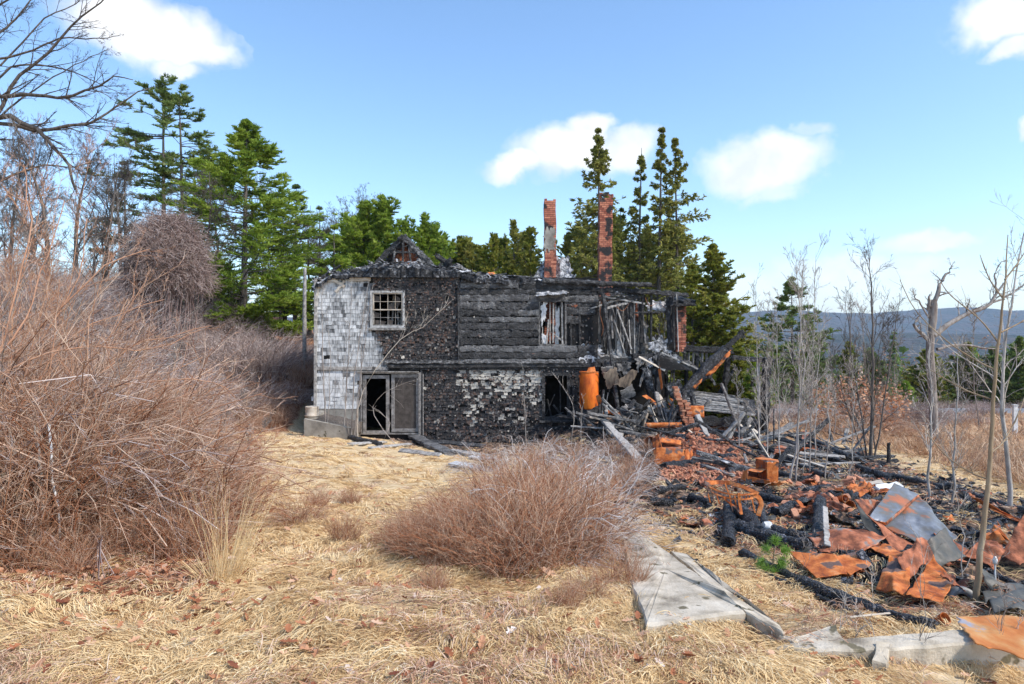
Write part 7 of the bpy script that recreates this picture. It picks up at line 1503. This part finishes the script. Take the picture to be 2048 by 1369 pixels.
# drum end with hole and dark half barrel
def ring_thing(name, c, axis, prof, m_, lab, cat, s=36, root=None, nm=None):
    mb = MB(); lathe(mb, (0, 0, 0), prof, s); v = np.concatenate(mb.v); q = Vector((0, 0, 1)).rotation_difference(Vector(axis).normalized()).to_matrix(); v2 = v @ np.array(q).T + np.array(c); mb.v = [v2]
    if root: return place(mb.build(nm, M[m_], smooth=True), root)
    return thing(name, mb, m_, lab, cat, smooth=True)
Yq = 4.95; c = P(1927, 1206, Yq); rw = pxm(32, Yq)
dr_ = empty('steel_drum', onground(c[0], c[1]), 'dark steel drum end with a round hole beside the tan sapling foot', 'drum')
ax = (-.15, -.9, .45)
ring_thing('', c, ax, [(rw * .52, .0), (rw * .55, .012), (rw * .92, .02), (rw, .0), (rw * 1.02, -.03), (rw * .97, -.16)], 'ruststeel', '', '', root=dr_, nm='end_plate')
ring_thing('', c, ax, [(rw * .98, -.02), (rw * 1.03, -.01), (rw * 1.03, -.03), (rw * .98, -.05)], 'rustred', '', '', root=dr_, nm='rim')
ring_thing('', c, ax, [(0, -.1), (rw * .6, -.1)], 'int', '', '', root=dr_, nm='inside')
o = scrap('half_barrel', [(1958, 1186), (1990, 1238), (2070, 1240), (2060, 1178)], 'olive', 'dark olive half barrel right of the steel drum', 'barrel', amp=.05, fs=1.2, Ys=[5.0, 4.45, 4.4, 5.1], nu=26, nv=20, fold=.05, grp=None, seed=4)
for k, (px, py, r_, L, ax, m_, lab) in enumerate(((1889, 1240, 11, .12, (.25, -.75, .6), 'rust', 'small rusty pail on its side at the wall'), (1742, 1088, 14, .2, (-.9, -.35, .2), 'rustred', 'rusty can below the steel box'), (1300, 890, 15, .34, (-.8, -.6, .15), 'rustred', 'rusty drum lying left of the left cabinet'), (1700, 1012, 9, .12, (-.5, -.8, .3), 'rust', 'rusty tin left of the steel box'), (1690, 1000, 8, .1, (.3, -.9, .3), 'rust', 'smaller rusty tin behind the first'))):
    g = G(px, py + r_ * .8); R_ = pxm(r_, g[1]); c = g + [0, 0, R_ * .9]
    ring_thing('can', c, ax, [(0, -L * .9), (R_ * .95, -L * .9), (R_, -L), (R_, 0), (R_ * 1.05, .01), (R_ * .95, .012), (R_ * .93, -.02), (R_ * .93, -L * .7), (0, -L * .7)], m_, lab, 'can', 24)
# white cup on a twig stump
g = G(1990, 1172); mb = MB(); lathe(mb, g + [0, 0, .16], [(0, 0), (.012, 0), (.016, .012), (.017, .036), (.010, .048), (.010, .056), (0, .057)], 16); log(mb, [g, g + [0, 0, .17]], .008, .006, 1); thing('bottle', mb, 'white', 'small white bottle standing upright among the wreckage near the tan sapling', 'bottle', smooth=True)
# rusty cabinets
def cab(root, nm, p, m_='rust', amp=.012, seed=0, tint=.5): return part_sheet(root, nm, p, m_, amp, seed, tint, 18, 14, .006, .03, 3)
Y1 = G(1340, 932)[1]; cb1 = empty('rusty_cabinet', G(1340, 932), 'open orange cabinet with bent sides, the left of the two rusty cabinets', 'cabinet')
cab(cb1, 'front_panel', [(1308, 930, Y1), (1368, 928, Y1), (1370, 898, Y1 + .12), (1312, 896, Y1 + .12)], 'rust', .02, 1)
cab(cb1, 'side_panel', [(1308, 925, Y1 + .02), (1304, 880, Y1 + .6), (1316, 868, Y1 + .55), (1324, 896, Y1 + .15)], 'rust', .02, 2, .2)
cab(cb1, 'top_rail', [(1316, 884, Y1 + .6), (1362, 890, Y1 + .6), (1362, 882, Y1 + .75), (1324, 876, Y1 + .75)], 'rust', .01, 3)
cab(cb1, 'shelf', [(1316, 900, Y1 + .3), (1362, 900, Y1 + .3), (1362, 894, Y1 + .7), (1320, 894, Y1 + .7)], 'rustred', .01, 3)
cab(cb1, 'side_panel', [(1370, 926, Y1 + .02), (1386, 912, Y1 + .5), (1382, 896, Y1 + .5), (1370, 900, Y1 + .1)], 'rust', .03, 4, .3)
cab(cb1, 'back_panel', [(1316, 912, Y1 + .8), (1366, 914, Y1 + .8), (1366, 886, Y1 + .8), (1318, 882, Y1 + .8)], 'rustred', .02, 5, .1)
Y2 = G(1540, 972)[1]; cb2 = empty('rusty_cabinet', G(1530, 972), 'orange cabinet with an upright box and an open lower bin, the right of the two', 'cabinet')
def box_pts(x0, y0, x1, y1, Ya, Yb, ty=0): return [(x0, y1, Ya), (x1, y1, Ya), (x1, y0, Ya), (x0, y0, Ya)]
cab(cb2, 'upright_front', [(1534, 968, Y2), (1556, 972, Y2), (1556, 925, Y2), (1534, 925, Y2)], 'rust', .006, 1, .4)
cab(cb2, 'upright_side', [(1534, 968, Y2), (1534, 925, Y2), (1512, 917, Y2 + .55), (1512, 950, Y2 + .55)], 'rust', .006, 2, .1)
cab(cb2, 'upright_side', [(1556, 972, Y2), (1556, 925, Y2), (1552, 920, Y2 + .6), (1552, 955, Y2 + .6)], 'rust', .006, 2, .3)
cab(cb2, 'lid', [(1508, 917, Y2 + .55), (1558, 926, Y2 - .05), (1556, 920, Y2 + .45), (1522, 914, Y2 + .8)], 'rust', .01, 3, .7)
cab(cb2, 'bin_front', [(1496, 962, Y2 + .05), (1545, 970, Y2 - .08), (1540, 962, Y2 - .08), (1496, 953, Y2 + .05)], 'rust', .01, 4, .4)
cab(cb2, 'bin_side', [(1480, 958, Y2 + .3), (1496, 964, Y2 + .05), (1494, 940, Y2 + .05), (1486, 944, Y2 + .3)], 'rust', .02, 5, .6)
cab(cb2, 'bin_lid', [(1494, 941, Y2 + .05), (1520, 945, Y2 + .0), (1536, 936, Y2 + .1), (1500, 936, Y2 + .4)], 'rust', .03, 6, .8)
cab(cb2, 'bin_back', [(1496, 960, Y2 + .45), (1536, 964, Y2 + .45), (1536, 936, Y2 + .45), (1498, 938, Y2 + .45)], 'rustred', .01, 7, .05)
cab(cb2, 'bin_floor', [(1496, 963, Y2 + .05), (1545, 969, Y2 - .05), (1540, 958, Y2 + .45), (1498, 955, Y2 + .45)], 'rustred', .01, 8, .2)
# bent rusty frame (part of an old machine)
Yf = G(1460, 1062)[1]; mf = empty('bent_rack', G(1470, 1062), 'bent rusty open frame with curved rails and slats between the logs', 'metal frame')
def rail(pts, w, h, nm='rail', m_='rust', lab=None):
    mb = MB(); c = bezier([P(1380 + a / 4.415, 940 + b / 4.415, Yf + d) for a, b, d in pts], 22)
    T = nrm(np.gradient(c, axis=0)); A = nrm(np.cross(T, np.array([0, -1, .35]))); B = np.cross(A, T); V = np.stack([c + A * h / 2 + B * w / 2, c - A * h / 2 + B * w / 2, c - A * h / 2 - B * w / 2, c + A * h / 2 - B * w / 2], 1)
    k = np.arange(21)[:, None] * 4; s0 = np.arange(4)[None]; s1 = (s0 + 1) % 4; mb.add(V, np.concatenate([np.stack([k + s0, k + s1, k + 4 + s1, k + 4 + s0], -1).reshape(-1, 4), [[0, 1, 2, 3], [84, 85, 86, 87]]]), .5)
    return place(mb.build(nm, M[m_]), mf)
rail([(130, 118, .5), (300, 112, .6), (450, 145, .4), (595, 212, .1)], .012, .05)
rail([(128, 128, .5), (200, 165, .3), (300, 205, .1), (440, 222, .0), (590, 208, .0)], .01, .018)
rail([(135, 160, .5), (280, 235, .2), (440, 262, .0), (560, 250, .0)], .01, .018)
rail([(545, 225, .02), (600, 240, .0), (628, 300, .0), (615, 355, .0), (600, 405, .0)], .02, .05, 'leg')
rail([(432, 205, .0), (440, 300, .0), (455, 395, -.05)], .01, .03, 'post')
for x in (462, 486, 510, 536, 560, 584): rail([(x, 212, .0), (x + 2, 250, .0)], .006, .008, 'slat')
for x, y0, y1, d in ((150, 150, 290, .45), (190, 175, 300, .35), (230, 190, 300, .3), (350, 225, 375, .1), (395, 235, 385, .05), (310, 118, 200, .45), (545, 235, 380, .1)): rail([(x, y0, d), (x + 12, (y0 + y1) / 2, d), (x + 30, y1, d)], .008, .014, 'slat')
rail([(300, 240, .12), (330, 280, .12), (400, 330, .1), (450, 390, .0)], .01, .02)
# rusty pipe and bits at the torn corner
mb = MB(); log(mb, [P(1291, 851, 20.8), P(1362, 850, 20.6)], .075, .075, 2, .6, rough=.02); thing('rusty_pipe', mb, 'rust', 'straight orange pipe lying level before the brick stump', 'pipe', smooth=True)
for k, (q, m_, lab) in enumerate((([(1192, 792), (1200, 790), (1208, 832), (1206, 850)], 'rust', 'bent orange strip hanging below the water tank'), ([(1207, 826), (1245, 832), (1240, 824), (1212, 820)], 'rust', 'orange flat strip right of the hanging one'), ([(1284, 792), (1312, 812), (1312, 804), (1292, 790)], 'rust', 'orange wedge left of the charred post'), ([(1336, 812), (1344, 826), (1346, 800), (1340, 796)], 'rust', 'orange flap left of the brick stump'), ([(1320, 732), (1326, 780), (1322, 780), (1316, 740)], 'rust', 'narrow orange strip right of the charred post'), ([(1313, 818), (1326, 822), (1322, 812), (1314, 812)], 'rust', 'little orange triangle behind the post'))):
    scrap('metal_sheet', q, m_, lab, amp=.02, Ys=[21.7, 21.6, 21.7, 21.8], nu=12, nv=8, seed=k)
g = G(1416, 868); mb = MB(); log(mb, [g + [-.12, 0, .05], g + [.12, 0, .06]], .12, .1, 3, .5, rough=.25, K=8); thing('stone', mb, 'conc', 'round pale stone on the brick spill', 'stone', smooth=True)
g = G(1570, 1100); mb = MB(); log(mb, [G(1528, 1076) + [0, 0, .12], G(1540, 1078) + [0, 0, .13]], .035, .03, 3, .5, rough=.2, K=6); thing('stone', mb, 'white', 'white chip on the log stack behind the little pine', 'stone', smooth=True)

# ---- concrete foundation: broken slab and wall
sl = empty('concrete_slab', G(1420, 1230), 'broken tilted concrete slab at the corner of the old foundation', 'slab')
def prism(mb, poly, offs, bot=-.35, sub=14, seed=0):
    pts = np.array([GL(a, b, o) for (a, b), o in zip(poly, offs)]); c = pts.mean(0); n = len(pts)
    e = []
    for i in range(n):
        a, b = pts[i], pts[(i + 1) % n]
        for t in np.linspace(0, 1, sub, endpoint=False): q = a * (1 - t) + b * t; q = q + .012 * np.array([vn(q[0] * 9, q[1] * 9, seed=seed), vn(q[0] * 9, q[1] * 9, seed=seed + 1), .3 * vn(q[0] * 14, q[1] * 14, seed=seed + 2)]); e.append(q)
    e = np.array(e); m_ = len(e); rings = [e * (1 - s) + c * s for s in (0, .03, .12, .3, .5, .75)]; rings[0] = rings[0] + [0, 0, -.012]
    for i_ in range(2, 6): rings[i_][:, 2] += .006 * fbm(rings[i_][:, 0] * 6, rings[i_][:, 1] * 6, o=3, seed=seed)
    low = e + [0, 0, bot]; V = np.concatenate([low] + rings + [c[None]]); F_ = []
    k = np.arange(m_); k1 = (k + 1) % m_
    for r_ in range(6): F_.append(np.stack([r_ * m_ + k, r_ * m_ + k1, (r_ + 1) * m_ + k1, (r_ + 1) * m_ + k], -1))
    mb.add(V, np.concatenate(F_), .5); mb.add(np.concatenate([rings[5], c[None]]), np.stack([k, k1, np.full(m_, m_)], -1), .5)
mb = MB(); prism(mb, [(1296, 1272), (1490, 1256), (1452, 1216), (1400, 1178), (1330, 1116), (1268, 1070), (1244, 1078), (1262, 1180)], [.06, .10, .10, .09, .07, .05, .03, .04], seed=1); o = place(mb.build('slab_main', M['conc']), sl)
mb = MB(); prism(mb, [(1490, 1256), (1566, 1290), (1566, 1272), (1500, 1222), (1420, 1158), (1372, 1118), (1340, 1112), (1410, 1182), (1456, 1218)], [.095, .07, .06, .06, .06, .05, .05, .07, .08], seed=5); place(mb.build('slab_edge', M['conc']), sl)

wl = empty('foundation_wall', G(1800, 1290), 'low pale concrete foundation wall running out at the lower right', 'wall')
mb = MB(); NF = []; FR = []
W0 = [(1556, 1298, 1570, 1284, .09), (1675, 1300, 1671, 1279, .10), (1779, 1298, 1770, 1270, .11), (1860, 1292, 1850, 1265, .11), (1948, 1286, 1932, 1257, .12), (2060, 1284, 2040, 1252, .12), (2300, 1280, 2270, 1248, .12)]
top = []
tz = lambda Y: -.10
for (a, b, c_, d_, off) in W0:
    zt = -.135 + off * 1.15; n_ = P(a, b, F * (CAMZ - zt) / (b - 684.5)); f_ = P(c_, d_, F * (CAMZ - zt) / (d_ - 684.5)); top.append((n_, f_))
T_ = np.array(top); u = np.linspace(0, len(T_) - 1, 90); i = np.clip(u.astype(int), 0, len(T_) - 2); w_ = (u - i)[:, None]; nr = T_[i, 0] * (1 - w_) + T_[i + 1, 0] * w_; fr_ = T_[i, 1] * (1 - w_) + T_[i + 1, 1] * w_
nr[:, 1] += .008 * vn(nr[:, 0] * 12, nr[:, 0] * 0, seed=3); prof = [nr + [0, 0, -.7], nr + [0, 0, -.3], nr + [0, 0, -.012], nr + [0, .012, 0], nr * .6 + fr_ * .4 + [0, 0, .002], fr_ + [0, -.01, 0], fr_ + [0, 0, -.02], fr_ + [0, 0, -.6]]
V = np.stack(prof, 1); V[:, 1:7] += .004 * np.stack([vn(V[:, 1:7, 0] * 15, V[:, 1:7, 2] * 15 + V[:, 1:7, 1] * 9, seed=s_) for s_ in (1, 2, 3)], -1)
k = np.arange(89)[:, None] * 8; j = np.arange(7)[None]; mb.add(V, np.stack([k + j, k + 8 + j, k + 9 + j, k + 1 + j], -1).reshape(-1, 4)); e = np.arange(8); mb.add(V[0], [(0, 1, 2, 3), (0, 3, 4, 5), (0, 5, 6, 7)]); place(mb.build('wall_body', M['conc']), wl)
mb = MB(); prism(mb, [(1560, 1290), (1640, 1316), (1690, 1304), (1674, 1282), (1610, 1288)], [.05, .0, .06, .09, .05], seed=8, bot=-.3); place(mb.build('broken_end', M['conc']), wl)
mb = MB(); prism(mb, [(1745, 1345), (1775, 1350), (1782, 1322), (1752, 1318)], [.06, .05, .10, .1], seed=9, bot=-.2); thing('concrete_chunk', mb, 'conc', 'small concrete chunk against the foundation wall face', 'concrete chunk')

# ---- little pine seedling
sp_ = empty('pine_seedling', G(1546, 1150), 'bright green pine seedling beside the longest charred log', 'seedling'); g = G(1546, 1150); Ys_ = g[1]
mb = MB(); c = bezier([g, P(1546, 1125, Ys_), P(1550, 1095, Ys_), P(1551, 1080, Ys_)], 10); tubes(mb, c[None], np.linspace(.008, .003, 10)[None], 6); arms = [c]
for pts in ([(1547, 1128), (1530, 1120), (1520, 1126)], [(1547, 1130), (1560, 1130), (1566, 1118)], [(1549, 1110), (1538, 1102), (1533, 1098)], [(1549, 1112), (1562, 1106), (1572, 1100)], [(1546, 1134), (1552, 1140), (1548, 1144)], [(1547, 1125), (1540, 1135), (1530, 1138)], [(1548, 1120), (1556, 1122), (1562, 1132)]):
    q = bezier([P(a, b, Ys_ + .06 * RNG.normal()) for a, b in pts], 10); tubes(mb, q[None], np.linspace(.004, .002, 10)[None], 5); arms.append(q)
place(mb.build('stem', M['tanbark']), sp_)
mb = MB()
for q in arms:
    n = 230; t = RNG.uniform(4.5, 9, n) if q is not arms[0] else RNG.uniform(6.2, 9, n); i_ = np.clip(t.astype(int), 0, 8); f_ = (t - i_)[:, None]; c = q[i_] * (1 - f_) + q[i_ + 1] * f_; T = nrm(q[i_ + 1] - q[i_]); d = nrm(T * .75 + nrm(RNG.normal(size=(n, 3))) * .85 + np.array([0, 0, .15]))
    L_ = RNG.uniform(.045, .085, n)[:, None]; s = np.linspace(0, 1, 3); Pn = c[:, None] + d[:, None] * L_[:, None] * s[None, :, None] - np.array([0, 0, 1]) * (s ** 2)[None, :, None] * .012; strips(mb, Pn, np.array([[.0012, .0012, .0004]]) * np.ones((n, 1)), nrm(np.cross(d, rnd3(n))), RNG.uniform(.45, 1, n))
M['seedling'] = mat('seedling_needles', [(.1, (.06, .16, .02)), (.5, (.20, .36, .05)), (.9, (.36, .5, .12))], scale=3, tint=.8, bump=0, rough=.6, translucent=.35)
place(mb.build('needles', M['seedling']), sp_)

# ------------------------------------------------------------------ air
mb = MB(); box(mb, (-7600, -120, -75), (7600, 9300, 190))
hz_ = mb.build('haze', bpy.data.materials.new('haze')); tag(hz_, kind='stuff')
hm = hz_.data.materials[0]; hm.use_nodes = True; n = hm.node_tree.nodes; n.clear(); o = n.new('ShaderNodeOutputMaterial'); v = n.new('ShaderNodeVolumePrincipled')
v.inputs['Color'].default_value = (.62, .76, .95, 1); v.inputs['Density'].default_value = .00016; v.inputs['Anisotropy'].default_value = .2
hm.node_tree.links.new(v.outputs[0], o.inputs['Volume'])
